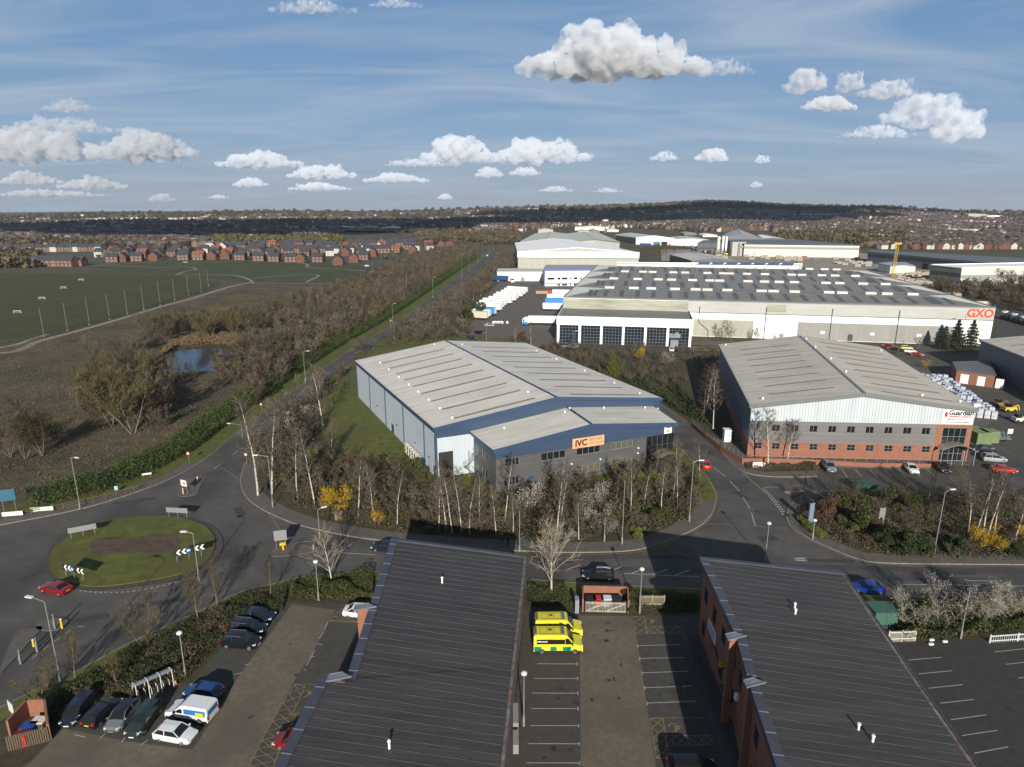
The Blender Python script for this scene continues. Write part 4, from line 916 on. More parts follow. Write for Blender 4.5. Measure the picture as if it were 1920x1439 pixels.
# ---------------------------------------------------------------- near offices with standing seam roofs
SEAM = mat('seam_roof', (0.050, 0.047, 0.046), 0.6, metal=0.0, scale=0.35, col2=(0.066, 0.062, 0.060), detail=9, spec=0.45, big=((0.042, 0.041, 0.042), 0.4, 0.6))
CAPM = mat('flashing', (0.080, 0.086, 0.108), 0.4, metal=0.35, var=0.10, scale=0.4)
CAPL = mat('flashing_joint', (0.19, 0.20, 0.23), 0.4, metal=0.3)
SEAM = clad('seam_sheet', (0.058, 0.055, 0.054), 0.51, 1, 0.2, 0.55, dirt=0.2, groove=0.92, seam=(5.9, 0, 0.78, 0.07))
RUST = mat('gutter_debris', (0.11, 0.055, 0.035), 0.95, scale=1.5, col2=(0.19, 0.17, 0.15), detail=10)
def seam_office(name, label, Lp, Rp, zl, zr, seams_n, openings, fin_at, org):
    """Lp, Rp: far->near points of the left (high) and right (low) roof edges, same count"""
    t = thing(name, label, 'office', org); o = t.location
    r = MB(o); n = len(Lp)
    def LP(k):   # k in 0..1 along the outline
        i = min(n-2, int(k*(n-1))); f = k*(n-1)-i; return Lp[i].lerp(Lp[i+1], f), Rp[i].lerp(Rp[i+1], f)
    def zz(p): return zl+(zr-zl)*max(-0.2, min(1.1, (p.x-XL)/(XR-XL)))
    XL, XR = Lp[0].x, Rp[0].x
    P3 = lambda p, dz=0.0: Vector((p.x, p.y, p_z(p)+dz))
    def p_z(p):
        # interpolate by the position between the edges at this depth
        def ex(E):
            for i in range(len(E)-1):
                if (E[i].y-p.y)*(E[i+1].y-p.y) <= 0 and abs(E[i].y-E[i+1].y) > 1e-6: return E[i].x+(E[i+1].x-E[i].x)*(p.y-E[i].y)/(E[i+1].y-E[i].y)
            return E[0].x if p.y > E[0].y else E[-1].x
        a, c = ex(Lq), ex(Rq); return zl+(zr-zl)*(p.x-a)/(c-a)
    Lq = [Lp[0], Lp[-1]]; Rq = [Rp[0], Rp[-1]]
    for i in range(n-1): r.quad(P3(Lp[i+1]), P3(Rp[i+1]), P3(Rp[i]), P3(Lp[i]), [(q.x, q.y) for q in (Lp[i+1], Rp[i+1], Rp[i], Lp[i])])
    for i in range(seams_n):
        y = Rp[0].y-0.4-i*1.02
        if y < Rp[-1].y+1: break
        def ex(E, y):
            for j in range(len(E)-1):
                if E[j].y >= y >= E[j+1].y and E[j].y-E[j+1].y > 1e-6: return E[j].x+(E[j+1].x-E[j].x)*(y-E[j].y)/(E[j+1].y-E[j].y)
            return E[-1].x
        r.cur = 1; a = Vector((ex(Lp, y+0.6)+0.9, y+0.6, 0)); c = Vector((ex(Rp, y-0.7)-0.4, y-0.7, 0)); r.bar(P3(a, 0.012), P3(c, 0.012), 0.04, 0.03)
        if i % 3 == 0:
            for f in (0.3, 0.62, 0.86):
                p = a.lerp(c, f); r.bar(P3(p, 0.01), P3(p-Vector((0, 1.0, 0)), 0.01), 0.03, 0.02)
    r.build('roof', [SEAM, mat('seam_rib_glint', (0.080, 0.077, 0.075), 0.5, var=.3, scale=.8)], t)  # ribs paler than the sheet: their glint is put into the colour
    v = MB(o); js = []
    for i in range(n-1):
        a, c = Lp[i], Lp[i+1]
        if (c-a).length < 0.01: continue
        d = (c-a).normalized(); n_ = Vector((-d.y, d.x, 0))*(1 if True else -1)
        if n_.x < 0: n_ = -n_
        if abs(d.x) > 0.9:
            v.bar(P3(a, 0.08), P3(c, 0.08), 0.8, 0.2); continue
        q = [P3(a, 0.10), P3(c, 0.10), P3(c+n_*0.9, 0.14), P3(a+n_*0.9, 0.14)]; v.quad(*q)
        v.quad(q[1], q[0], q[0]-Vector((0, 0, 0.7)), q[1]-Vector((0, 0, 0.7)))
        m_ = int((c-a).length/2.6)
        for k in range(m_+1):
            p = a.lerp(c, (k+0.5)/(m_+1)); j = MB(o); j.bar(P3(p, 0.125), P3(p+n_*0.9, 0.165), 0.12, 0.03); js.append(j)
    vt = v.build('verge_flashing', CAPM, t)
    for j in js: j.build('flashing_joint', CAPL, vt)
    v = MB(o); a, c = Lp[0], Rp[0]; v.bar(P3(a, 0.06)+Vector((0, 0.15, 0)), P3(c, 0.06)+Vector((0, 0.15, 0)), 0.55, 0.22); v.bar(P3(a, 0.19)-Vector((0, 0.14, 0)), P3(c, 0.19)-Vector((0, 0.14, 0)), 0.10, 0.05)
    for k in range(6): p = a.lerp(c, (k+0.5)/6); v.bar(P3(p, 0.2)+Vector((0, .4, 0)), P3(p, 0.2)-Vector((0, .2, 0)), 0.08, 0.03)
    v.build('end_flashing', CAPM, t)
    v = MB(o); v2 = MB(o)
    for i in range(n-1):
        a, c = Rp[i], Rp[i+1]
        if (c-a).length < 0.01: continue
        v.bar(P3(a, -0.05)+Vector((0.12, 0, 0)), P3(c, -0.05)+Vector((0.12, 0, 0)), 0.16, 0.30)
        v2.bar(P3(a, -0.12)-Vector((0.12, 0, 0)), P3(c, -0.12)-Vector((0.12, 0, 0)), 0.32, 0.30)
    gt = v.build('gutter', CAPM, t); v2.build('gutter_debris', RUST, gt)
    # walls
    w_ = MB(o); ins = 0.45
    Li = [p+Vector((ins, 0, 0)) for p in Lp]; Ri = [p-Vector((ins, 0, 0)) for p in Rp]
    Li[0] = Li[0]-Vector((0, ins, 0)); Ri[0] = Ri[0]-Vector((0, ins, 0))
    wall(w_, Ri[0], Li[0], 0.1, zr-0.3)
    w_.face([(Ri[0].x, Ri[0].y, zr-0.3), (Li[0].x, Li[0].y, zr-0.3), (Li[0].x, Li[0].y, zl-0.2), (Ri[0].x, Ri[0].y, zr-0.2)])
    for i in range(n-1):
        if (Lp[i]-Lp[i+1]).length > 0.01: wall(w_, Li[i], Li[i+1], 0.1, zl-0.35, [q for k, q in openings if k == i])
        if (Rp[i]-Rp[i+1]).length > 0.01: wall(w_, Ri[i+1], Ri[i], 0.1, zr-0.3)
    w_.build('brick_wall', BRICK, t)
    for k, q in openings: window(t, Li[k], Li[k+1], q, 3, 3, DFRAME, GLASS, fr=0.07)
    for p, dpt in fin_at:
        f = MB(o); f.box((p.x-0.1, p.y, (zl+0.1)/2), (dpt*0.8, 0.45, zl+0.1)); fo = f.build('fin_wall', BRICK, t)
        f = MB(o); z0 = zl+0.13; f.face([(p.x-0.3-dpt/2, p.y-0.45, z0), (p.x+1.3, p.y+0.1, z0+0.10), (p.x+0.4, p.y+0.6, z0+0.15), (p.x-0.3-dpt/2, p.y+0.55, z0)]); f.face([(p.x-0.3-dpt/2, p.y-0.45, z0-.12), (p.x+1.3, p.y+0.1, z0-.02), (p.x+1.3, p.y+0.1, z0+.10), (p.x-0.3-dpt/2, p.y-0.45, z0)])
        f.bar((p.x-0.3-dpt/2, p.y-0.45, z0+.03), (p.x+1.3, p.y+0.1, z0+0.14), 0.08, 0.06); f.bar((p.x-0.2-dpt/2, p.y+0.5, z0+.03), (p.x+0.4, p.y+0.6, z0+0.2), 0.08, 0.06)
        f.build('coping', CAPL, fo)
    return t, P3, Li, Ri
zl, zr = 10.3, 8.5
def e(px, py, z): return V2(W(px, py, z))
Lp = [e(733, 1013, zl), e(648, 1272, zl), e(600, 1272, zl), e(515, 1439, zl), Vector((-19.3, 22, 0))]
Rp = [e(987, 1046, zr), e(965, 1250, zr), e(965, 1250.2, zr), e(945, 1439, zr), Vector((-1.6, 22, 0))]
nl, P3, Li, Ri = seam_office('office_block', 'dark grey standing seam roof office between the west and middle car parks', Lp, Rp, zl, zr, 60, [], [(e(683, 1142, zl), 1.6), (e(632, 1274, zl), 1.2)], (-8, 50, 0))
for px, py in ((829, 1092), (730, 1402)):
    p = W(px, py, 9.6); p.z = P3(V2(p)).z; vent(nl, p, 0.10, 0.7)
t = thing('air_conditioner', 'pale air conditioning units stacked on the gutter side wall beside the lamp post', 'air conditioner', (W(965, 1372, 5)[0], W(965, 1372, 5)[1], 4.2))
b = MB(); b.box((0.1, 1.9, 0.6), (0.5, 2.6, 1.2)); b.box((0.1, -0.9, 0.5), (0.5, 1.8, 1.0)); b.build('casing', mat('weathered_casing', (.22, .22, .20), .6), t)
b = MB()
for y in (-0.9, 1.2, 2.5): b.tube((0.36, y, 0.55), (0.38, y, 0.55), 0.36, n=12)
b.build('fan_grille', DFRAME, t)
# right one
Lp = [e(1312, 1049, zl), e(1381, 1195, zl), e(1404, 1282, zl), e(1455, 1439, zl), Vector((18.9, 22, 0))]
Rp = [e(1583, 1078, zr), e(1670, 1205, zr), e(1720, 1280, zr), e(1830, 1439, zr), Vector((35.2, 22, 0))]
Lq_ = [p+Vector((0.45, 0, 0)) for p in Lp]
ops = []
for k, (u0, u1) in ((0, (2.2, 14.6)), (1, (1.0, 8.0)), (2, (1.0, 9.5)), (3, (1.0, 18.0))):
    LL = (Lq_[k+1]-Lq_[k]).length; n_ = max(1, int(LL/3.3))
    for i in range(n_):
        u = (i+0.5)*LL/n_
        ops.append((k, (u-0.75, u+0.75, 5.6, 7.6)))
        if (i+k) % 3 != 1: ops.append((k, (u-0.75, u+0.75, 1.2, 3.2)))
nr, P3r, Lir, Rir = seam_office('office_block', 'dark grey standing seam roof office with brick side wall and yellow letting board', Lp, Rp, zl, zr, 60, ops, [(e(1376, 1197, zl), 0.9), (e(1410, 1285, zl), 0.7)], (30, 50, 0))
for px, py in ((1490, 1142), (1491, 1154), (1609, 1371), (1636, 1392)):
    p = W(px, py, 9.3); p.z = P3r(V2(p)).z; vent(nr, p, 0.10, 0.55)
def hangsign(kind, label, A, B, u, z0, z1, wd, m, lines, off=0.05):
    o_ = wpt(A, B, u-wd/2, z0, off); s_ = thing(kind, label, 'sign', o_); plate(s_, A, B, (u-wd/2, u+wd/2, z0, z1), m, 'board', 0.06, off)
    for tx, sz, zz, mm in lines: text(s_, tx, sz, A, B, u, zz, off+0.08, mm)
    return s_
NAVYP = mat('navy_print', (0.02, 0.05, 0.16), 0.5)
PALES = mat('pale_sign', (0.55, 0.58, 0.62), 0.5)
def marks(s_, A, B, u, z, wd, off, m, n=6, h_=0.35):
    b = MB(s_.location); r_ = random.Random(int(u*10))
    for i in range(n):
        a = u-wd/2+wd*(i+0.15)/n; b.quad(*[wpt(A, B, x, y, off) for x, y in ((a, z-h_/2), (a+wd/n*0.6, z-h_/2), (a+wd/n*0.6, z+h_/2*r_.uniform(.4, 1)), (a, z+h_/2))])
    b.build('print', m, s_)
k = 0; s_ = hangsign('wall_sign', 'white sign with navy print on the brick wall near the disabled bay', Lir[0], Lir[1], 5.6, 3.7, 5.2, 3.4, PALES, []); marks(s_, Lir[0], Lir[1], 5.6, 4.6, 2.4, 0.125, NAVYP); marks(s_, Lir[0], Lir[1], 5.6, 4.05, 2.8, 0.125, NAVYP, 9, 0.2)
s_ = hangsign('wall_sign', 'white sign with navy print on the brick wall at the bottom of the picture', Lir[3], Lir[4], 1.2, 3.7, 5.2, 2.4, PALES, []); marks(s_, Lir[3], Lir[4], 1.2, 4.6, 1.8, 0.125, NAVYP); marks(s_, Lir[3], Lir[4], 1.2, 4.05, 2.0, 0.125, NAVYP, 9, 0.2)
# letting board standing out from the wall
pb_ = W(1358, 1245, 6.3); tb = thing('letting_board', 'yellow and black letting board fixed out from the brick office wall', 'sign', (pb_.x, pb_.y, 5.6))
YEL = mat('board_yellow', (0.62, 0.42, 0.02), 0.5)
b = MB(); b.box((0, 0, 0.75), (1.05, 0.05, 0.95)); b.build('board', YEL, tb); b = MB(); b.box((0, 0, 0.16), (1.05, 0.05, 0.22)); b.build('lower_panel', BLK, tb)
b = MB(); b.bar((-0.5, 0.0, 1.27), (1.4, 0.0, 1.27), 0.05, 0.05); b.bar((-0.5, 0.0, 0.03), (1.4, 0.0, 0.03), 0.05, 0.05); b.build('bracket', STEEL, tb)
Ab, Bb = Vector((pb_.x-0.52, pb_.y, 0)), Vector((pb_.x+0.52, pb_.y, 0))
text(tb, 'TO LET', 0.30, Ab, Bb, 0.52, 5.6+1.03, 0.03, BLK)
b = MB(tb.location)
for zz, wd in ((0.78, 0.7), (0.62, 0.8), (0.46, 0.6)): b.quad(*[wpt(Ab, Bb, 0.52+x, 5.6+zz+y, 0.028) for x, y in ((-wd/2, -.035), (wd/2, -.035), (wd/2, .035), (-wd/2, .035))])
b.build('small_print', BLK, tb)
for i, (px, py) in enumerate(((1338, 1222), (1352, 1300))):   # door canopies
    p = W(px, py, 3); b = MB(nr.location)
    for j in range(6):
        a0, a1 = -1.3+2.6*j/6, -1.3+2.6*(j+1)/6; z0, z1 = 3+0.5*cos(a0*1.1), 3+0.5*cos(a1*1.1)
        x1 = p.x+1.6; b.quad((p.x, p.y+a0, z0), (p.x, p.y+a1, z1), (x1, p.y+a1, z1), (x1, p.y+a0, z0)); b.quad((p.x, p.y+a0, z0-.1), (p.x, p.y+a1, z1-.1), (p.x, p.y+a1, z1), (p.x, p.y+a0, z0))
    b.build('door_canopy', mat('teal_canopy', (0.03, 0.05, 0.06), 0.4), nr)
for px, py in ((1377, 1229), (1381, 1255), (1374, 1315)):
    p = W(px, py, 5); b = MB(nr.location); b.box((p.x+.3, p.y, 5.5), (0.3, 0.5, 0.6)); b.build('wall_lamp', WHITE, nr)

# ---------------------------------------------------------------- other sheds, by eaves corners in the photo
LGREY = clad('light_grey_cladding', (0.38, 0.38, 0.34), 0.6, 0, 0.4, 0.5, dirt=0.08, seam=(12, 0, 0.7, 0.2))
DGREY = clad('dark_grey_cladding', (0.15, 0.16, 0.175), 0.6, 0, 0.4, 0.5, dirt=0.08)
CRM = clad('cream_cladding', (0.58, 0.56, 0.50), 1.2, 1, 0.2, 0.5, dirt=0.05)
RP = clad('white_roof', (0.86, 0.85, 0.82), 1.0, 1, 0.2, 0.6, dirt=0.06)
RC = clad('cream_roof', (0.52, 0.50, 0.43), 1.0, 1, 0.2, 0.6, dirt=0.10)
RD = clad('slate_roof_sheet', (0.13, 0.14, 0.15), 1.0, 1, 0.2, 0.6, dirt=0.12)
TGRN = mat('green_trim', (0.12, 0.24, 0.18), 0.5)
# right-edge silver shed
Qs = Quad(W(1842, 637, 8.6), W(2190, 760, 8.6), W(1842, 636, 8.6)+Vector((30, 14, 0)), W(2190, 760, 8.6)+Vector((30, 12, 0)))
QR = Quad(W(1956, 762, 0)+Vector((0, 0, 0)), W(2150, 780, 0), W(1838, 690, 0), W(2060, 690, 0))
a, c = V2(W(1840, 638, 9.5)), V2(W(1960, 684, 9.5))
d = (c-a).normalized(); n_ = Vector((-d.y, d.x, 0)); n_ = n_ if n_.x > 0 else -n_
far_, near_ = a, a+d*75
Qe = Quad(near_, near_+n_*40, far_, far_+n_*40)
gable('side_warehouse', 'blue grey warehouse with pale roof cut off by the right edge of the picture', 'warehouse', Qe, 9.5, 2.6, SIDE, ROOFG, GT, strips=[(0.08, 0.4, 0.25+0.1*i, 0.7) for i in range(7)], strip_m=TAN, trim=0.6)
# brick plant rooms beside it
def flat_box(name, label, cat, Qb, h, wm, rm, doors=(), par_=0.3, group=None, base=0.0, dm=None):
    t = thing(name, label, cat, Qb(0.5, 0.5, base), 0, group); o = t.location; b = MB(o)
    FL, FR, BL, BR = Qb.c
    for i, (A, B) in enumerate(((FL, FR), (FR, BR), (BR, BL), (BL, FL))): wall(b, A, B, base, base+h, [(u0, u1, base+z0, base+z1) for u0, u1, z0, z1 in doors] if i == 0 else ())
    b.build('wall', wm, t)
    b = MB(o); b.quad(Qb(-0.01, -0.02, base+h+.05), Qb(1.01, -0.02, base+h+.05), Qb(1.01, 1.02, base+h+.05), Qb(-0.01, 1.02, base+h+.05))
    for P0, P1 in ((FL, FR), (FR, BR), (BR, BL), (BL, FL)):
        LL = (P1-P0).length; b.bar(wpt(P0, P1, 0, base+h-0.05, 0.06), wpt(P0, P1, LL, base+h-0.05, 0.06), 0.24, par_)
    b.build('roof', rm, t)
    for u0, u1, z0, z1 in doors: plate(t, FL, FR, (u0, u1, base+z0, base+z1), dm or WHITE, 'door', 0.04, -0.13)
    return t
Qb = Quad(W(1790, 718), W(1862, 728), W(1783, 702), W(1850, 700))
flat_box('substation', 'low red brick outbuilding with white doors and flat grey roof behind the wrapped pallets', 'outbuilding', Qb, 4.0, BRICK, RD, [(1.2, 3.4, 0.1, 3), (5.5, 7.5, 0.1, 3), (10, 12, 0.1, 3)])
QF = Quad(W(971, 503.5), W(1198, 474, 14.2), W(966, 456, 14.2), W(1100, 453, 14.2))
whs = gable('cold_store', 'bright white roofed warehouse with pale grey walls and a green line', 'warehouse', QF, 14.2, 4.0, LGREY, RP, WHITE, trim=0.8)
FL, FR, BL, BR = QF.c; L = (FR-FL).length
plate(whs, FL, FR, (-0.4, L+0.4, 9.4, 14.6), BRIGHT, 'fascia', 0.5); plate(whs, FL, FR, (-0.4, L+0.4, 9.0, 9.5), TGRN, 'green_line', 0.6)
b = MB(whs.location); b.face([QF(0, -.002, 14.3), QF(1, -.002, 14.3), QF(.5, -.002, 18.2)])
gable('twin_store', 'cream roofed warehouse directly behind the bright white roofed one', 'warehouse', Quad(*[W(*p) for p in ((976, 452.5, 15.4), (1070, 452.5, 15.4), (1003, 439, 15), (1062, 439, 15))]), 15.4, 2.6, LGREY, RC, GT, trim=1.2)
gable('twin_store', 'cream roofed warehouse behind the right half of the bright white roofed one', 'warehouse', Quad(*[W(*p) for p in ((1070.5, 452.5, 15.4), (1162, 454, 15.4), (1062.5, 439, 15), (1126, 439, 15))]), 15.4, 2.6, LGREY, RC, GT, trim=1.2)
Qh = Quad(*[W(*p) for p in ((932, 509.5, 6.9), (1021, 509.5, 6.9), (934, 504, 6.9), (1021, 504, 6.9))])
th = flat_box('transit_shed', 'long low white shed with pinkish stripes beside the lorry park', 'shed', Qh, 6.9, clad('white_striped', (0.72, 0.70, 0.68), 4.5, 0, 0.1, 0.5, dirt=0.03, groove=0.72, lines=0.08), RC, [(17, 20, 0.1, 2.6)], dm=FRAME)
Qw = Quad(*[W(*p) for p in ((1020, 504.5, 11.7), (1122, 503.5, 11.7), (1024, 497, 11.7), (1122, 497, 11.7))])
wo = flat_box('transport_office', 'white two storey office with blue lines and a strip of dark windows', 'office', Qw, 11.7, BRIGHT, mat('roof_grey', (0.3, 0.3, 0.3), 0.8))
FL, FR, BL, BR = Qw.c; L = (FR-FL).length; BLN = mat('blue_line', (0.10, 0.14, 0.35), 0.5)
plate(wo, FL, FR, (0, L, 10.2, 11.8), BLN, 'blue_line', 0.3); plate(wo, FL, FR, (0, 0.8, 0, 10.1), BLN, 'blue_line', 0.2); plate(wo, FL, FR, (1, L, 1.6, 2.1), BLN, 'blue_line', 0.2)
for u0, u1 in ((2.5, 7.2), (9.3, 11.4), (12.4, 16.2), (18, 19), (20.5, 23), (25, 26), (28, 33)):
    if u1 < L: window(wo, FL, FR, (u0, u1, 4.4, 5.8), max(1, int((u1-u0)/1.5)), 1, DFRAME, GLASS, off=0.2, name='window')
    if u1 < L and u0 > 4: window(wo, FL, FR, (u0, u1, 0.3, 1.4), 2, 1, DFRAME, GLASS, off=0.2, name='window')
def sh(name, label, pts, h, rise, wm, rm, tm, trim=0.6, **k):
    return gable(name, label, 'warehouse', Quad(*[W(x, y, h) for x, y in pts]), h, rise, wm, rm, tm, trim=trim, over=0.2, **k)
t = sh('unit', 'white fronted warehouse with a dark glazed side and a blue lorry door', [(1193, 445.5), (1264, 447), (1154, 440.5), (1212, 441)], 11.0, 3.0, BRIGHT, RC, WHITE)
FL, FR, BL, BR = Quad(*[W(x, y, 11.0) for x, y in [(1193, 445.5), (1264, 447), (1154, 440.5), (1212, 441)]]).c
L = (FL-BL).length; plate(t, BL, FL, (2, L-2, 1.0, 9.5), clad('dark_glazing', (0.06, 0.065, 0.07), 12, 0, 0.1, 0.3, seam=(5, 1, 2.5, 0.3)), 'glazed_side', 0.3)
plate(t, FL, FR, (6, 22, 0, 3.4), mat('blue_sheet', (0.02, 0.07, 0.30), 0.5), 'blue_screen', 1.0); plate(t, FL, FR, (24, 33, 0, 6), mat('teal_door', (0.10, 0.28, 0.36), 0.5), 'door', 0.2); plate(t, FL, FR, (36, 44, 0, 6), BLACK, 'door', 0.2)
sh('unit', 'low white warehouse with a dark panel wall right of the blue screen', [(1264, 449), (1335, 451), (1258, 445), (1310, 446)], 9.5, 1.5, BRIGHT, RC, WHITE)
sh('unit', 'grey corrugated warehouse behind the cement silos', [(1347, 447), (1432, 448), (1365, 436), (1400, 436)], 14, 5, DGREY, clad('blue_grey_roof', (0.36, 0.38, 0.42), 1, 1, .2, .6), GT)
sh('unit', 'small white roofed lean-to right of the grey corrugated warehouse', [(1432, 447.5), (1472, 448.5), (1420, 441), (1440, 442)], 11, 1.0, DGREY, RP, GT)
Ql = Quad(*[W(x, y, 13.4) for x, y in [(1396, 457.5), (1612, 459.8), (1345, 449.5), (1492, 449.5)]])
lw_ = flat_box('long_warehouse', 'long cream warehouse with a grey stripe and dark grey roof beyond the block yard', 'warehouse', Ql, 13.4, CRM, RD, par_=0.8)
FL, FR, BL, BR = Ql.c; L = (FR-FL).length
plate(lw_, FL, FR, (0, L, 8.2, 10.6), mat('stripe_grey', (0.24, 0.26, 0.26), 0.5), 'stripe', 0.12)
b = MB(lw_.location)
for A, B in ((BL, FL),): wall(b, A, B, 0, 13.3, off=0.1)
b.build('side_wall', DGREY, lw_)
sh('unit', 'low grey fronted building beside the long cream warehouse', [(1308, 456), (1395, 459), (1318, 451), (1372, 452)], 10, 1.0, DGREY, RD, GT)
sh('unit', 'blue grey sided shed with cream roof behind the grey warehouse roof', [(1297, 489), (1380, 489), (1256, 477.5), (1332, 477.5)], 8.0, 2.0, clad('blue_grey_wall', (0.11, 0.13, 0.17), .6, 0), RC, GT)
Qd = Quad(*[W(x, y, 10.4) for x, y in [(1628, 472.5), (1990, 506), (1636, 469), (1990, 489)]])
dl = flat_box('dark_warehouse', 'long dark grey warehouse with banded walls at the right', 'warehouse', Qd, 10.4, clad('mid_grey_wall', (0.13, 0.14, 0.15), .6, 0), RD, par_=0.5)
FL, FR, BL, BR = Qd.c; L = (FR-FL).length
plate(dl, FL, FR, (0, L, 6.0, 8.6), mat('band_dark', (0.045, 0.05, 0.055), .6), 'dark_band', .12); plate(dl, FL, FR, (0, L, 9.0, 10.4), mat('band_light', (0.20, 0.21, 0.22), .6), 'light_band', .12)
for px in (1684, 1735): u = ucol(FL, FR, px, 3); plate(dl, FL, FR, (u-3, u+3, 0, 5), BLACK, 'door', .15)
Q7 = Quad(*[W(x, y, 12) for x, y in [(1804, 502.5), (2010, 500), (1746, 497), (1950, 493)]])
pl_ = flat_box('pale_warehouse', 'pale warehouse with dark grey end wall and grey band behind the bare trees', 'warehouse', Q7, 12, CRM, RP, par_=1.0)
FL, FR, BL, BR = Q7.c; L = (FR-FL).length; L2 = (FL-BL).length
plate(pl_, FL, FR, (0, L, 4.5, 7.0), mat('stripe_grey', (0, 0, 0)), 'stripe', .15); plate(pl_, BL, FL, (0, L2, 0, 11.4), clad('mid_grey_wall', (0, 0, 0)), 'end_wall', .15); plate(pl_, BL, FL, (0, L2, 5.5, 8.2), MATS['band_dark'], 'dark_band', .25)
Q8 = Quad(*[W(x, y, 6.5) for x, y in [(1670, 498.5), (1717, 499.3), (1647, 494), (1700, 493)]])
gable('small_store', 'small grey and white store beside the yellow crane mast', 'store', Q8, 6.5, 1.0, CRM, clad('pale_blue_roof', (0.34, 0.37, 0.42), 1, 1, .2, .6), GT, over=0.2)
def farshed(label, x0, x1, ytop, h, D, wm, rm, dep=30, rise=2.0):
    y = D; z = terrain((x0+x1-1920)/2/FPX*y, y); top = CAMH+y*row_q(ytop); h_ = max(5.0, top-z); X = lambda px, yy: (px-960)/FPX*(yy*cos(PITCH)+(CAMH-z)*sin(PITCH))
    Qf = Quad((X(x0, y), y), (X(x1, y), y), (X(x0, y), y+dep), (X(x1, y), y+dep)); zb = top-h
    return gable('far_building', label, 'building', Quad(*[(c.x, c.y) for c in Qf.c]), top, rise, wm, rm, GT, base=min(z, zb)-1, over=0.1)
farshed('long cream works building left of the far mast', 1078, 1142, 426, 8, 1350, CRM, RC)
farshed('grey gabled shed in front of the long cream works', 1083, 1106, 434, 7, 1180, LGREY, RC)
farshed('dark glazed shed beside the grey gabled shed', 1106, 1124, 433, 7, 1180, DGREY, RD)
farshed('cream block right of the works mast', 1138, 1160, 431, 6, 1300, CRM, RC)
farshed('small grey shed beyond the twin cream roofs', 1009, 1037, 431, 7, 1150, LGREY, RC)
farshed('white school block beyond the estate playing field', 713, 748, 427, 5, 1450, BRIGHT, RP)
farshed('pale school block left of the white one beyond the estate', 668, 705, 426, 6, 1460, LGREY, RC)
farshed('dark blue roofed school hall beyond the estate', 615, 662, 427, 6, 1460, DGREY, RP)
farshed('white domed hall in the far trees on the right', 1240, 1268, 404, 6, 2300, BRIGHT, RP, rise=6)
farshed('green grey roofed depot behind the cement works', 1283, 1306, 438, 6, 1150, DGREY, clad('pale_green_roof', (0.30, 0.40, 0.36), 1, 1, .2, .6))
farshed('white depot right of the green grey roofed one', 1318, 1345, 441, 6, 1100, BRIGHT, RP)
farshed('pale school on the hill at the far right', 1815, 1848, 402, 6, 2400, LGREY, RP)
farshed('long white school wing on the hill at the far right', 1850, 1882, 405, 4, 2350, BRIGHT, RP)
# silos
for i, (px, wdt, col) in enumerate(((1345.5, 3.6, CREAM), (1354, 2.4, WHITE), (1360, 2.4, WHITE))):
    p = W(px, 479); t = thing('cement_silo', '%s white cement silo on steel legs by the ready mix plant' % ('widest', 'middle', 'right hand slim')[i], 'silo', p)
    b = MB(); b.tube((0, 0, 7), (0, 0, 20), wdt/2, n=14); b.tube((0, 0, 20), (0, 0, 20.8), wdt/2, wdt/5, n=14); b.tube((0, 0, 4.5), (0, 0, 7), 0.4, wdt/2, n=14); b.build('barrel', col, t)
    for a in range(4):
        b = MB(); x, y = cos(a*pi/2+.7)*wdt*.45, sin(a*pi/2+.7)*wdt*.45; b.bar((x, y, 0), (x, y, 8), 0.25, 0.25); b.build('leg', STEEL, t)
p = W(1382, 480); t = thing('conveyor_tower', 'pale grey batching tower with a sloping conveyor', 'tower', p)
b = MB(); b.box((0, 0, 7.5), (15, 8, 15)); b.build('tower', LGREY, t); b = MB(); b.bar((0, -4.8, 13), (14, -7, 0.5), 1.2, 1.2); b.build('conveyor', STEEL, t); b = MB(); b.tube((0, -4.8, 0), (0, -4.8, 14), 1.2); b.build('chute', STEEL, t)
p = W(1339, 479); t = thing('works_gantry', 'dark steel covered gantry left of the silos', 'gantry', W(1318, 478))
b = MB(); b.box((0, 0, 7), (26, 8, 1.0)); b.build('roof', DFRAME, t)
for x in (-12, -6, 0, 6, 12):
    b = MB(); b.bar((x, -3.5, 0), (x, -3.5, 7), .5, .5); b.build('leg', DFRAME, t)
# crane mast
p = W(1667, 552); t = thing('crane_mast', 'tall yellow lattice crane mast leaning over the block yard', 'crane', p)
top = Vector((3.0, 4, 30)); YC_ = mat('crane_yellow', (0.60, 0.38, 0.04), 0.5); b = MB()
cs = [Vector((x, y, 0)) for x, y in ((-.7, -.7), (.7, -.7), (.7, .7), (-.7, .7))]
for c_ in cs: b.bar(c_, c_+top, 0.15, 0.15)
for i in range(14):
    for k in range(4): b.bar(cs[k]+top*(i/14), cs[(k+1) % 4]+top*((i+1)/14), 0.12, 0.12)
b.build('mast', YC_, t); b = MB(); b.box(top+Vector((0, 0, .4)), (4.5, 1.4, .9)); b.build('head', YC_, t)
b = MB(); b.box((0, 0, 1), (3, 3, 2)); b.build('base', mat('crane_red', (0.3, 0.04, 0.02), .5), t)
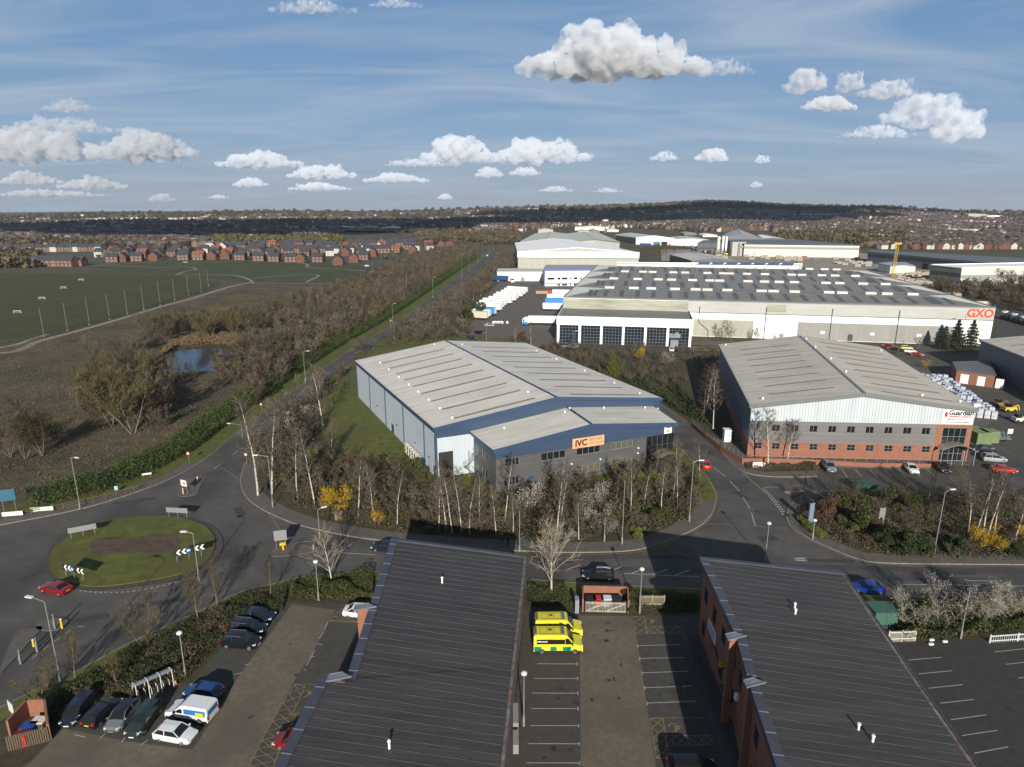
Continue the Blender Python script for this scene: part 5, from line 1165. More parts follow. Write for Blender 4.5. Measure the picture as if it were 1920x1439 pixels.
# tall stack and mast on the horizon
for px, yt, D, lab in ((1322.5, 373, 3300, 'dark brick chimney on the wooded horizon hill'), (1355, 374, 3500, 'thin radio mast on the wooded horizon hill'), (1136, 412, 1250, 'pale water tower above the cream works')):
    x = (px-960)/FPX*D*cos(PITCH); z = terrain(x, D); t = thing('mast' if 'mast' in lab else 'chimney' if 'chim' in lab else 'water_tower', lab, 'mast' if 'mast' in lab else 'chimney' if 'chim' in lab else 'tower', (x, D, z))
    H_ = CAMH+D*row_q(yt)-z; b = MB(); r_ = {1322.5: 3.0, 1355: 0.9, 1136: 0.8}[px]; b.tube((0, 0, 0), (0, 0, H_), r_*1.3, r_*.8); b.build('shaft', STEEL if px == 1136 else DFRAME, t)
    b = MB(); b.tube((0, 0, H_-3), (0, 0, H_), r_*(1.2 if px != 1136 else 7), n=12); b.build('cap', CREAM if px == 1136 else DFRAME, t)
# ================================================================ vegetation
def tri_mesh(name, V, F, m, uv=False):
    me = bpy.data.meshes.new(name); V = np.asarray(V, dtype=np.float32); F = np.asarray(F, dtype=np.int32)
    me.vertices.add(len(V)); me.vertices.foreach_set('co', V.ravel()); n = len(F)
    me.loops.add(n*3); me.loops.foreach_set('vertex_index', F.ravel()); me.polygons.add(n)
    me.polygons.foreach_set('loop_start', np.arange(0, n*3, 3, dtype=np.int32))
    try: me.polygons.foreach_set('loop_total', np.full(n, 3, dtype=np.int32))
    except Exception: pass
    me.materials.append(m); me.update(calc_edges=True); return me
def segs_to_mesh(S, sides_of):
    """S: list of (p0,p1,r0,r1); tapered tubes"""
    V = []; F = []
    for p0, p1, r0, r1, k in S:
        d = p1-p0; L = d.length
        if L < 1e-5: continue
        d /= L; u = d.orthogonal().normalized(); v = d.cross(u); n = sides_of(k); b = len(V)
        if n == 1:      # a flat sliver
            V += [tuple(p0+u*r0), tuple(p0-u*r0), tuple(p1)]; F.append((b, b+1, b+2)); continue
        for q, r in ((p0, r0), (p1, r1)):
            for i in range(n): a = 2*pi*i/n; V.append(tuple(q+(u*cos(a)+v*sin(a))*r))
        for i in range(n):
            j = (i+1) % n; F += [(b+i, b+j, b+n+j), (b+i, b+n+j, b+n+i)]
    return V, F
def grow(seed, H, spread=0.35, limbs=14, subs=5, twigs=7, h0=0.22, rad=0.13, up=0.55, stems=1, lean=0.05, twr=0.018, twl=0.9, droop=0.0):
    R = random.Random(seed); T = []; C = []
    def rv(): return Vector((R.uniform(-1, 1), R.uniform(-1, 1), R.uniform(-1, 1)))
    def line(p, d, L, n, wob):
        pts = [p]
        for i in range(n): d = (d+rv()*wob).normalized(); pts.append(pts[-1]+d*L/n)
        return pts
    for s in range(stems):
        a = R.uniform(0, 2*pi); base = Vector((cos(a), sin(a), 0))*(0.25*(stems > 1)); d0 = Vector((cos(a)*lean*(1+2*(stems > 1)), sin(a)*lean*(1+2*(stems > 1)), 1)).normalized()
        h_ = H*R.uniform(0.8, 1.0) if stems > 1 else H; r0 = rad*(0.6 if stems > 1 else 1)
        tp = line(base, d0, h_*0.97, 8, 0.06)
        for i in range(8): T.append((tp[i], tp[i+1], r0*(1-i/8.6), r0*(1-(i+1)/8.6), 0))
        for l in range(limbs):
            f = h0+(0.97-h0)*((l+R.random())/limbs); k = min(7, int(f*8)); p = tp[k].lerp(tp[k+1], f*8-k); an = l*2.4+R.random()
            L = H*spread*(1.15-f*0.85)*R.uniform(0.75, 1.2); hd = Vector((cos(an), sin(an), 0))
            d = (hd*(1-up*0.6)+Vector((0, 0, up+0.2*f))).normalized(); lp = line(p, d, L, 4, 0.14)
            for i in range(4):
                if droop: lp[i+1] = lp[i+1]-Vector((0, 0, droop*L*((i+1)/4)**2))
            rl = r0*(1-f)*0.5+0.018
            for i in range(4): C.append((lp[i], lp[i+1], rl*(1-i/4.5), rl*(1-(i+1)/4.5), 1))
            for q in range(subs):
                g = 0.25+0.75*(q+R.random())/subs; k2 = min(3, int(g*4)); p2 = lp[k2].lerp(lp[k2+1], g*4-k2); d2 = ((lp[k2+1]-lp[k2]).normalized()+rv()*0.75+Vector((0, 0, 0.25-droop))).normalized(); L2 = L*0.42*R.uniform(0.6, 1.2)
                sp = line(p2, d2, L2, 2, 0.2); C.append((sp[0], sp[1], 0.016, 0.012, 2)); C.append((sp[1], sp[2], 0.012, 0.007, 2))
                for w_ in range(twigs):
                    p3 = sp[0].lerp(sp[2], R.uniform(0.1, 1)); d3 = (d2+rv()*0.9+Vector((0, 0, 0.15-droop*1.5))).normalized(); C.append((p3, p3+d3*twl*R.uniform(0.4, 1.1), twr, 0, 3))
    return T, C
def leaf_cloud(seed, n, rx, ry, rz, size, z0=0.0, lumps=9, hollow=0.35, flat=0.0):
    R = np.random.default_rng(seed); cen = R.normal(0, 0.42, (lumps, 3)); cen = np.clip(cen, -0.75, 0.75); rad = R.uniform(0.28, 0.52, lumps)
    k = R.integers(0, lumps, n); dr = R.normal(0, 1, (n, 3)); dr /= np.linalg.norm(dr, axis=1)[:, None]
    P = cen[k]+dr*(rad[k]*(hollow+(1-hollow)*R.random(n)**0.4))[:, None]
    P = P*np.array([rx, ry, rz]); P[:, 2] += z0+rz; P[:, 2] = np.maximum(P[:, 2], z0+0.02)
    return leaves_at(R, P, size)
def leaves_at(R, P, size):
    n = len(P); a = R.normal(0, 1, (n, 3)); a /= np.linalg.norm(a, axis=1)[:, None]; b = R.normal(0, 1, (n, 3)); b -= a*(a*b).sum(1)[:, None]; b /= np.linalg.norm(b, axis=1)[:, None]
    s = (size*R.uniform(0.5, 1.3, n))[:, None]; V = np.stack([P-a*s*.5-b*s*.4, P+a*s*.5-b*s*.4, P+b*s*.6], 1).reshape(-1, 3); F = np.arange(n*3).reshape(-1, 3); return V, F
BARK = mat('grey_bark', (0.10, 0.082, 0.062), 0.9, scale=3, col2=(0.17, 0.145, 0.115))
BIRCH = mat('birch_bark', (0.42, 0.39, 0.34), 0.8, scale=4, col2=(0.16, 0.14, 0.12), lo=0.52, hi=0.62)
TWIG = mat('brown_twigs', (0.092, 0.073, 0.050), 0.9, var=0.3, scale=0.5, island=0.35)
TWIGP = mat('purple_twigs', (0.108, 0.088, 0.068), 0.9, var=0.3, scale=0.5, island=0.35)
TWIGO = mat('olive_twigs', (0.090, 0.072, 0.034), 0.9, var=0.3, scale=0.5, island=0.35)
TWIGW = mat('pale_twigs', (0.26, 0.22, 0.17), 0.9, var=0.2, scale=0.5, island=0.3)
BLOS = mat('white_blossom', (0.36, 0.34, 0.31), 0.9, island=0.4)
FORS = mat('yellow_blossom', (0.40, 0.25, 0.012), 0.9, island=0.4)
LEAF = mat('laurel_leaf', (0.022, 0.034, 0.012), 0.75, island=0.55, col2=(0.038, 0.046, 0.015), scale=0.6, spec=0.3)
LEAFY = mat('fresh_leaf', (0.070, 0.100, 0.016), 0.8, island=0.45, col2=(0.115, 0.130, 0.028), scale=0.5, spec=0.3)
HEDGE = mat('hedge_leaf', (0.026, 0.042, 0.010), 0.8, island=0.5, col2=(0.052, 0.074, 0.018), scale=0.25, spec=0.3)
PINE = mat('pine_needles', (0.026, 0.036, 0.020), 0.8, island=0.5)
CYP = mat('golden_cypress', (0.11, 0.115, 0.018), 0.8, island=0.4, col2=(0.05, 0.07, 0.015), scale=0.8)
RUSTL = mat('russet_leaf', (0.080, 0.044, 0.025), 0.85, island=0.45)
REED = mat('reed_straw', (0.15, 0.108, 0.06), 0.95, island=0.35)
DRY = mat('dry_stems', (0.105, 0.082, 0.050), 0.95, island=0.5, col2=(0.062, 0.055, 0.024), scale=0.25)
IVYG = mat('ivy_leaf', (0.032, 0.044, 0.012), 0.8, island=0.5, col2=(0.058, 0.062, 0.020), scale=0.5)
sd = lambda k: (6, 4, 3, 1)[k]
def tree_proto(name, args, trunk_m, crown_m, leaves=None, leaf_m=None):
    T, C = grow(**args)
    tm = tri_mesh(name+'_trunk', *segs_to_mesh(T, sd), trunk_m); cm = tri_mesh(name+'_crown', *segs_to_mesh(C, sd), crown_m)
    lm = tri_mesh(name+'_leaves', *leaves, leaf_m) if leaves else None
    return tm, cm, lm
def put_tree(kind, proto, loc, rz, s, label, cat='tree', group=None):
    tm, cm, lm = proto; t = thing(kind, label, cat, loc, rz, group); t.scale = (s, s, s) if not hasattr(s, '__len__') else s
    if tm: link('trunk', tm, t)
    if cm: link('crown', cm, t)
    if lm: link('leaves' if cm else 'foliage', lm, t)
    return t
P = {}
for i in range(4): P['birch%d' % i] = tree_proto('birch', dict(seed=10+i, H=9.5, spread=0.24, limbs=20, subs=5, twigs=6, h0=0.25, rad=0.11, up=0.75, lean=0.08), BIRCH, TWIGP)
for i in range(3): P['young%d' % i] = tree_proto('young', dict(seed=30+i, H=8, spread=0.38, limbs=18, subs=6, twigs=7, h0=0.20, rad=0.12, up=0.8, stems=1), BARK, TWIGO)
for i in range(3): P['scrub%d' % i] = tree_proto('scrub', dict(seed=40+i, H=6.5, spread=0.34, limbs=9, subs=5, twigs=6, h0=0.12, rad=0.08, up=0.7, stems=4, lean=0.14), BARK, (TWIG, TWIGP, TWIGO)[i])
for i in range(3): P['willow%d' % i] = tree_proto('willow', dict(seed=50+i, H=13, spread=0.38, limbs=16, subs=6, twigs=9, h0=0.12, rad=0.2, up=0.75, stems=4, lean=0.16, twr=0.03, twl=1.3), BARK, (TWIG, TWIGO, TWIGO)[i])
P['multi'] = tree_proto('multi', dict(seed=61, H=8.5, spread=0.50, limbs=22, subs=6, twigs=8, h0=0.14, rad=0.15, up=0.72, droop=0.0, twr=0.014), BIRCH, TWIGW)
P['weep'] = tree_proto('weep', dict(seed=62, H=9.0, spread=0.36, limbs=15, subs=6, twigs=12, h0=0.30, rad=0.15, up=0.8, droop=0.16, twl=1.0, twr=0.012, lean=0.14), BIRCH, TWIG)
for i in range(2):
    T, C = grow(70+i, 4.5, 0.42, 8, 5, 4, 0.12, 0.06, 0.7, stems=3, lean=0.16)
    tips = np.array([tuple(s[1]) for s in C if s[4] >= 2]); R_ = np.random.default_rng(i); q = tips[R_.integers(0, len(tips), 1500)]+R_.normal(0, 0.16, (1500, 3))
    P['blossom%d' % i] = (tri_mesh('bt', *segs_to_mesh(T, sd), BARK), tri_mesh('bc', *segs_to_mesh(C, sd), TWIG), tri_mesh('bl', *leaves_at(R_, q, 0.10), BLOS))
    q = tips[R_.integers(0, len(tips), 3200)]+R_.normal(0, 0.14, (3200, 3)); P['forsythia%d' % i] = (None, tri_mesh('fc', *segs_to_mesh(T+C, sd), TWIGO), tri_mesh('fl', *leaves_at(R_, q[:2300], 0.13), FORS))
    P['plum%d' % i] = (tri_mesh('pt', *segs_to_mesh(T, sd), BARK), tri_mesh('pc', *segs_to_mesh(C, sd), TWIGW), tri_mesh('pll', *leaves_at(R_, q[:1400], 0.07), BLOS))
for i in range(3):
    P['bush%d' % i] = (None, None, tri_mesh('bush', *leaf_cloud(80+i, 5200, 1.9, 1.7, 1.25, 0.17), (LEAF, LEAF, IVYG)[i]))
P['freshbush'] = (None, None, tri_mesh('fb', *leaf_cloud(90, 4200, 1.6, 1.5, 1.3, 0.16), LEAFY)); P['russet'] = (None, None, tri_mesh('rb', *leaf_cloud(91, 3600, 1.6, 1.5, 1.2, 0.16), RUSTL))
def conifer(seed, H, Rb, m, n=6500, size=0.28, layers=14):
    R = np.random.default_rng(seed); T = [(Vector((0, 0, H*i/6)), Vector((0, 0, H*(i+1)/6)), 0.2*(1-i/6.2), 0.2*(1-(i+1)/6.2), 0) for i in range(6)]
    k = R.integers(0, layers, n); f = (k+0.3)/layers; a = R.uniform(0, 2*pi, n); lob = 0.72+0.28*np.sin(a*5+k*2.1)+R.normal(0, .05, n); r = np.sqrt(R.random(n))*Rb*(1-f)**0.85*lob
    z = H*(0.08+0.92*f)+R.normal(0, H/layers*0.16, n)-r*0.22; V, F = leaves_at(R, np.stack([np.cos(a)*r, np.sin(a)*r, np.maximum(z, .1)], 1), size)
    return tri_mesh('ct', *segs_to_mesh(T, sd), BARK), None, tri_mesh('cf', V, F, m)
P['pine'] = conifer(1, 13, 5.4, PINE, 7000, 0.40, 9); P['cypress'] = conifer(2, 8, 3.0, CYP, 7000, 0.26, 16)
T, C = grow(99, 11.5, 0.17, 40, 5, 7, 0.10, 0.13, 0.25); P['larch'] = (tri_mesh('lt', *segs_to_mesh(T, sd), BARK), tri_mesh('lc', *segs_to_mesh(C, sd), mat('larch_twigs', (0.125, 0.068, 0.045), 0.9, island=.35)), None)

def inside(poly, x, y):
    c = False; n = len(poly); j = n-1
    for i in range(n):
        a, b = poly[i], poly[j]
        if (a[1] > y) != (b[1] > y) and x < (b[0]-a[0])*(y-a[1])/(b[1]-a[1])+a[0]: c = not c
        j = i
    return c
def scatter(poly, n, R, mind=0.0):
    """random points inside a polygon given as photo pixels on the ground"""
    Q = [V2(W(*p)) for p in poly]; x0, x1 = min(p.x for p in Q), max(p.x for p in Q); y0, y1 = min(p.y for p in Q), max(p.y for p in Q); out = []; tries = 0
    while len(out) < n and tries < n*60:
        tries += 1; x, y = R.uniform(x0, x1), R.uniform(y0, y1)
        if not inside(Q, x, y): continue
        if mind and any((x-a)**2+(y-b)**2 < mind*mind for a, b in out): continue
        out.append((x, y))
    return out
def low_tree(seed, H, spread, stems=3, limbs=7, subs=4, twigs=5, twr=0.05):
    T, C = grow(seed, H, spread, limbs, subs, twigs, 0.12, 0.10, 0.7, stems=stems, lean=0.15, twr=twr, twl=H*0.13)
    return [np.array(a, dtype=np.float32) if i == 0 else np.array(a, dtype=np.int32) for i, a in enumerate(segs_to_mesh(T+C, lambda k: (3, 3, 1, 1)[k]))]
def mass(name, pts, protos, m, R, smin, smax, label, z=0.1, org=None, cat='woodland'):
    VV = []; FF = []; n0 = 0; ox, oy = pts[0]
    for x, y in pts:
        V, F = protos[R.randrange(len(protos))]; a = R.uniform(0, 2*pi); s = R.uniform(smin, smax); c, d = cos(a)*s, sin(a)*s
        Wv = np.empty_like(V); Wv[:, 0] = V[:, 0]*c-V[:, 1]*d+x-ox; Wv[:, 1] = V[:, 0]*d+V[:, 1]*c+y-oy; Wv[:, 2] = V[:, 2]*s+(z(x, y) if callable(z) else z)
        VV.append(Wv); FF.append(F+n0); n0 += len(V)
    me = tri_mesh(name, np.concatenate(VV), np.concatenate(FF), m); o = link(name, me, None, (ox, oy, 0)); return tag(o, label, cat, None, 'stuff')
LT = [low_tree(200+i, 7, 0.33) for i in range(5)]; LW = [low_tree(220+i, 12, 0.36, 4, 9, 5, 7, 0.075) for i in range(4)]
R5 = random.Random(55)
ST_LEFT = [(470, 768), (535, 718), (625, 652), (720, 596), (785, 553), (860, 503), (900, 470), (880, 462), (800, 478), (735, 500), (690, 528), (640, 545), (560, 560), (500, 600), (440, 650), (490, 672), (470, 700)]
def scat_mix(poly, n): return scatter(poly, n, R5)
pts = scat_mix(ST_LEFT, 1250)
for i, (m, nm, lb) in enumerate(((TWIG, 'scrub_woodland', 'brown leafless thicket between the main road hedge and the open grassland'), (TWIGO, 'scrub_woodland', 'olive tinged leafless trees mixed through the thicket left of the main road'), (TWIGP, 'scrub_woodland', 'purplish birch thicket left of the main road'))):
    mass(nm, pts[i::3], LT, m, R5, 0.75, 1.35, lb)
ST_RIGHT = [(485, 868), (470, 845), (520, 800), (575, 752), (650, 692), (720, 645), (790, 602), (860, 552), (912, 508), (940, 480), (958, 470), (962, 505), (928, 520), (915, 550), (868, 575), (862, 615), (890, 640), (830, 640), (700, 655), (665, 665), (655, 700), (610, 745), (590, 770), (600, 815), (560, 870)]
pts = scat_mix([(150, 770), (215, 700), (285, 700), (300, 715), (330, 722), (310, 810), (200, 818)], 46)+scat_mix([(240, 655), (330, 612), (520, 596), (560, 620), (500, 628), (330, 632), (290, 668)], 70)+scat_mix([(400, 708), (475, 692), (550, 680), (530, 712), (440, 722)], 34)
mass('pond_scrub', pts, LW, TWIG, R5, 0.42, 0.80, 'brown bare scrub round the pond and the willows')
pts = scat_mix(ST_RIGHT, 640)
mass('scrub_woodland', pts[0::2], LT, TWIG, R5, 0.6, 1.15, 'brown leafless trees between the main road and the blue roofed warehouse'); mass('scrub_woodland', pts[1::2], LT, TWIGP, R5, 0.6, 1.2, 'greyish birch scrub between the main road and the lorry park')
pts = scat_mix([(855, 655), (900, 645), (1035, 650), (1230, 655), (1345, 655), (1340, 700), (1290, 720), (1210, 735), (1130, 722), (1040, 680)], 190)
mass('scrub_woodland', pts, LT, TWIG, R5, 0.35, 0.62, 'low brown scrub behind the blue roofed warehouse')
pts = scat_mix([(1700, 545), (1760, 560), (1830, 572), (1960, 570), (2200, 570), (2200, 545), (1950, 548), (1800, 545)], 170)+scat_mix([(1870, 588), (2200, 600), (2200, 570), (1840, 572)], 40)
mass('scrub_woodland', pts, LW, TWIG, R5, 0.6, 0.9, 'dark bare woodland right of the grey warehouse roof')
pts = scat_mix([(1205, 485), (1250, 478), (1300, 470), (1240, 462), (1200, 468)], 60); mass('scrub_woodland', pts, LT, TWIGO, R5, 0.7, 1.1, 'olive scrub between the white roofed warehouse and the block yard')
pts = scat_mix([(1480, 925), (1640, 925), (1920, 930), (2200, 940), (2200, 1050), (1920, 1052), (1680, 1048), (1560, 1020), (1500, 990)], 260)
mass('undergrowth', [p for p in pts if p], LT, TWIG, R5, 0.18, 0.38, 'brown twiggy undergrowth in the wide shrub bed below the workshop car park', cat='undergrowth')
BEDP = [(490, 885), (560, 955), (650, 985), (760, 1000), (900, 1010), (1100, 1010), (1230, 1000), (1300, 970), (1325, 930), (1300, 890), (1240, 870), (1100, 910), (940, 940), (830, 925), (740, 875), (640, 860), (560, 870)]
pts = scat_mix(BEDP, 420)
mass('undergrowth', pts[0::2], LT, TWIG, R5, 0.28, 0.72, 'brown twiggy undergrowth in the birch bed before the office wing', cat='undergrowth'); mass('undergrowth', pts[1::2], LT, TWIGO, R5, 0.25, 0.6, 'olive twiggy undergrowth in the birch bed before the office wing', cat='undergrowth')
def leafmass(name, polys, n, size, hmax, m, label, seed, org, z=0.13, cat='undergrowth', zf=None):
    R = np.random.default_rng(seed); rr = random.Random(seed); pts = []
    for poly in polys: pts += scatter(poly, n//len(polys), rr)
    A = np.array(pts); nz = np.array([0.35+0.65*max(0, noise.noise(Vector((x*0.35, y*0.35, seed)))*1.6+0.5) for x, y in pts]); P3_ = np.column_stack([A[:, 0]-A[0, 0], A[:, 1]-A[0, 1], z+R.random(len(A))**0.7*hmax*nz])
    V, F = leaves_at(R, P3_, size); o = link(name, tri_mesh(name, V, F, m), None, (A[0, 0], A[0, 1], 0)); return tag(o, label, cat, None, 'stuff')
leafmass('ground_cover', [BEDP], 26000, 0.26, 0.7, DRY, 'dry brown ground cover under the birches before the office wing', 1, None)
leafmass('ground_cover', [BEDP], 9000, 0.28, 1.0, LEAF, 'dark green brambles under the birches before the office wing', 2, None)
RB = [(1495, 955), (1560, 930), (1640, 926), (1920, 930), (2150, 936), (2200, 1050), (1920, 1052), (1680, 1048), (1560, 1020), (1505, 995)]
leafmass('ground_cover', [RB], 30000, 0.22, 1.0, DRY, 'dry brown ground cover in the shrub bed below the workshop car park', 3, None); leafmass('ground_cover', [RB], 7000, 0.2, 1.2, LEAF, 'dark green low shrubs in the bed below the workshop car park', 4, None)
LB = [(60, 1395), (110, 1305), (175, 1265), (240, 1225), (310, 1192), (375, 1160), (465, 1118), (540, 1108), (530, 1150), (470, 1160), (415, 1205), (350, 1278), (250, 1310), (160, 1300), (115, 1355)]
leafmass('ground_cover', [LB], 20000, 0.17, 1.3, LEAF, 'dark green evergreen ground cover in the verge beside the roundabout', 5, None); leafmass('ground_cover', [LB], 24000, 0.15, 0.9, DRY, 'dry brown ground cover in the verge beside the roundabout', 6, None)
leafmass('hedge_strip', [[(545, 1126), (548, 1100), (620, 1086), (700, 1080), (700, 1124), (650, 1128)]], 14000, 0.2, 1.5, IVYG, 'yellowish green hedge behind the white car above the west car park', 7, None, cat='hedge')
leafmass('ground_cover', [[(990, 1140), (990, 1096), (1060, 1102), (1075, 1140)], [(1200, 1150), (1205, 1118), (1310, 1116), (1312, 1150)]], 9000, 0.16, 0.9, IVYG, 'green verge plants on both sides of the bin store', 8, None)
leafmass('ground_cover', [[(1690, 1208), (1660, 1140), (1760, 1130), (1930, 1128), (2200, 1128), (2200, 1165), (1920, 1182), (1845, 1193), (1750, 1203)]], 34000, 0.24, 1.7, IVYG, 'dense green shrubs above the east car park', 9, None)
leafmass('ground_cover', [[(1180, 735), (1270, 738), (1330, 800), (1290, 785), (1240, 755)], [(1090, 715), (1210, 735), (1230, 712), (1110, 690)]], 14000, 0.36, 2.4, LEAF, 'dark evergreen bushes beside the side road behind the office wing', 10, None)
leafmass('ground_cover', [[(1400, 882), (1430, 884), (1528, 883), (1530, 872), (1400, 876)]], 7000, 0.18, 1.0, DRY, 'brown clipped shrubs in the strip before the workshop retaining wall', 11, None)
leafmass('ground_cover', [ST_LEFT], 26000, 0.7, 1.4, DRY, 'dry brown undergrowth beneath the thicket left of the main road', 12, None); leafmass('ground_cover', [ST_RIGHT], 16000, 0.5, 1.0, DRY, 'dry brown undergrowth beneath the trees right of the main road', 13, None)
HPA = [(-300, 760), (0, 660), (200, 610), (300, 585), (285, 700), (400, 705), (520, 690), (540, 715), (400, 820), (200, 915), (-300, 990)]; HPB = [(300, 630), (300, 590), (420, 560), (640, 540), (560, 590), (490, 620), (400, 625)]
HP = [(-300, 760), (0, 660), (200, 610), (420, 560), (640, 540), (560, 600), (480, 650), (560, 700), (400, 820), (200, 915), (-300, 990)]
leafmass('rough_grass', [HPA, HPB], 80000, 0.26, 0.35, mat('tussock', (0.115, 0.092, 0.060), 0.95, island=0.4, col2=(0.060, 0.052, 0.028), scale=0.06), 'tussocky dead grass across the open land left of the road', 14, None, cat='grass')
leafmass('reed_bed', [[(300, 668), (318, 645), (360, 632), (440, 630), (500, 640), (480, 655), (435, 649), (385, 647), (335, 651)]], 22000, 0.4, 2.0, REED, 'straw coloured reeds round the far side of the pond', 15, None, cat='reeds')
# the long green hedge along the main road: leafy sections
hl = offset_line(smooth(PX([(60, 972), (160, 948), (260, 915), (335, 880), (400, 842), (440, 808), (500, 763), (560, 718), (650, 655), (740, 600), (800, 558), (860, 514), (905, 482)]), n=10), 7.0)
def hedge(line, wd, h0, h1, n_per, size, m, label, name='hedge'):
    R = np.random.default_rng(77); V_ = []
    for i in range(len(line)-1):
        a, b = line[i], line[i+1]; L = (b-a).length; n = int(L*n_per); t = R.random(n); d = (b-a)/L; q = Vector((-d.y, d.x, 0))
        hh = h0+(h1-h0)*(0.5+0.5*noise.noise(Vector((a.x*.2, a.y*.2, 1)))); u = R.uniform(-1, 1, n); z = R.random(n)**0.6
        V_.append(np.column_stack([a.x+d.x*L*t+q.x*wd/2*u, a.y+d.y*L*t+q.y*wd/2*u, 0.1+z*hh*(1-0.3*u*u)*R.uniform(.75, 1.1, n)]))
    A = np.concatenate(V_); o0 = line[0]; A[:, 0] -= o0.x; A[:, 1] -= o0.y; V, F = leaves_at(R, A, size); o = link(name, tri_mesh(name, V, F, m), None, (o0.x, o0.y, 0)); return tag(o, label, 'hedge')
hedge(hl, 7.5, 2.0, 4.0, 420, 0.26, HEDGE, 'long fresh green hedge along the left side of the main road')
# ---- individual trees
def tree_at(kind, proto, px, py, hpx, label, cat='tree', group=None, ph=None, rz=None):
    """stands at photo pixel, hpx = height in photo pixels"""
    p = W(px, py); Hm = CAMH+p.y*row_q(py-hpx); base = ph or {'birch': 9.5, 'young': 8, 'scrub': 6.5, 'willow': 13, 'multi': 8.5, 'weep': 9.0, 'pine': 13, 'cypress': 8, 'larch': 11.5, 'blosso': 4.5, 'forsyt': 4.2, 'plum': 4.5, 'bush': 2.6, 'freshb': 2.9, 'russet': 2.6}[next(k for k in ('birch', 'young', 'scrub', 'willow', 'multi', 'weep', 'pine', 'cypress', 'larch', 'blosso', 'forsyt', 'plum', 'bush', 'freshb', 'russet') if proto.startswith(k))]
    return put_tree(kind, P[proto], (p.x, p.y, 0.12), rnd.uniform(0, 6) if rz is None else rz, Hm/base, label, cat, group)
tree_at('birch_tree', 'multi', 1034, 1113, 128, 'bare white stemmed birch between the two grey roofs beside the bin store')
tree_at('birch_tree', 'multi', 622, 1092, 95, 'bare white birch beside the lamp post above the west car park')
tree_at('bare_tree', 'young0', 508, 1120, 72, 'bare olive tree at the corner of the west car park'); tree_at('bare_tree', 'young1', 372, 1168, 96, 'slim bare tree beyond the three dark parked cars'); tree_at('bare_tree', 'young2', 408, 1138, 80, 'bare olive tree nearest the roundabout lamp')
tree_at('bare_tree', 'multi' if 0 else 'scrub2', 272, 1215, 88, 'broad many stemmed bare shrub tree beside the roundabout verge', ph=6.5); tree_at('bare_tree', 'young0', 221, 1288, 62, 'small bare tree behind the row of four parked cars'); tree_at('bare_tree', 'young1', 143, 1282, 90, 'faint bare tree beside the tall lamp on the near verge'); tree_at('bare_tree', 'scrub2', 75, 1318, 80, 'broad bare tree above the brick bin store', ph=6.5)
tree_at('birch_tree', 'weep', 1440, 878, 108, 'forked white birch in front of the brick workshop wall'); tree_at('birch_tree', 'weep', 1476, 866, 78, 'smaller white birch right of the forked one at the workshop wall')
tree_at('conifer', 'pine', 1790, 655, 56, 'tall dark conifer in the middle of the three before the white warehouse'); tree_at('conifer', 'pine', 1818, 655, 55, 'dark conifer right of the tallest one before the white warehouse'); tree_at('conifer', 'pine', 1768, 655, 44, 'grey green conifer left of the tallest one before the white warehouse')
tree_at('cypress', 'cypress', 1148, 712, 52, 'golden green cypress behind the blue roofed warehouse', 'tree'); tree_at('conifer', 'pine', 1413, 481, 20, 'lone dark conifer at the left end of the long cream warehouse')
tree_at('larch_tree', 'larch', 1318, 788, 106, 'russet brown narrow tree beside the side road left of the workshop'); tree_at('birch_tree', 'birch1', 1337, 806, 108, 'pale trunked birch in front of the russet tree'); tree_at('birch_tree', 'birch2', 1322, 778, 100, 'slim birch behind the russet tree')
tree_at('bare_tree', 'birch2', 965, 655, 52, 'white trunked ornamental tree left of the lorry with the blue cab'); tree_at('bare_tree', 'birch3', 995, 660, 55, 'white trunked ornamental tree in front of the lorry with the blue cab')
tree_at('bare_tree', 'scrub1', 1372, 642, 45, 'pale leafless tree against the beige warehouse panel'); tree_at('bare_tree', 'scrub0', 1418, 640, 26, 'small leafless tree at the white warehouse wall'); tree_at('bare_tree', 'scrub1', 1465, 640, 18, 'tiny leafless tree at the foot of the white warehouse wall'); tree_at('bare_tree', 'scrub0', 1722, 655, 24, 'thin leafless tree right of the parked yellow car')
tree_at('bare_tree', 'willow1', 1893, 558, 62, 'tall bare tree in front of the pale warehouse')
for (px, py, h, pr, lb) in ((1052, 992, 0, 0, 0),): pass
bl = [(430, 1065, 80)]
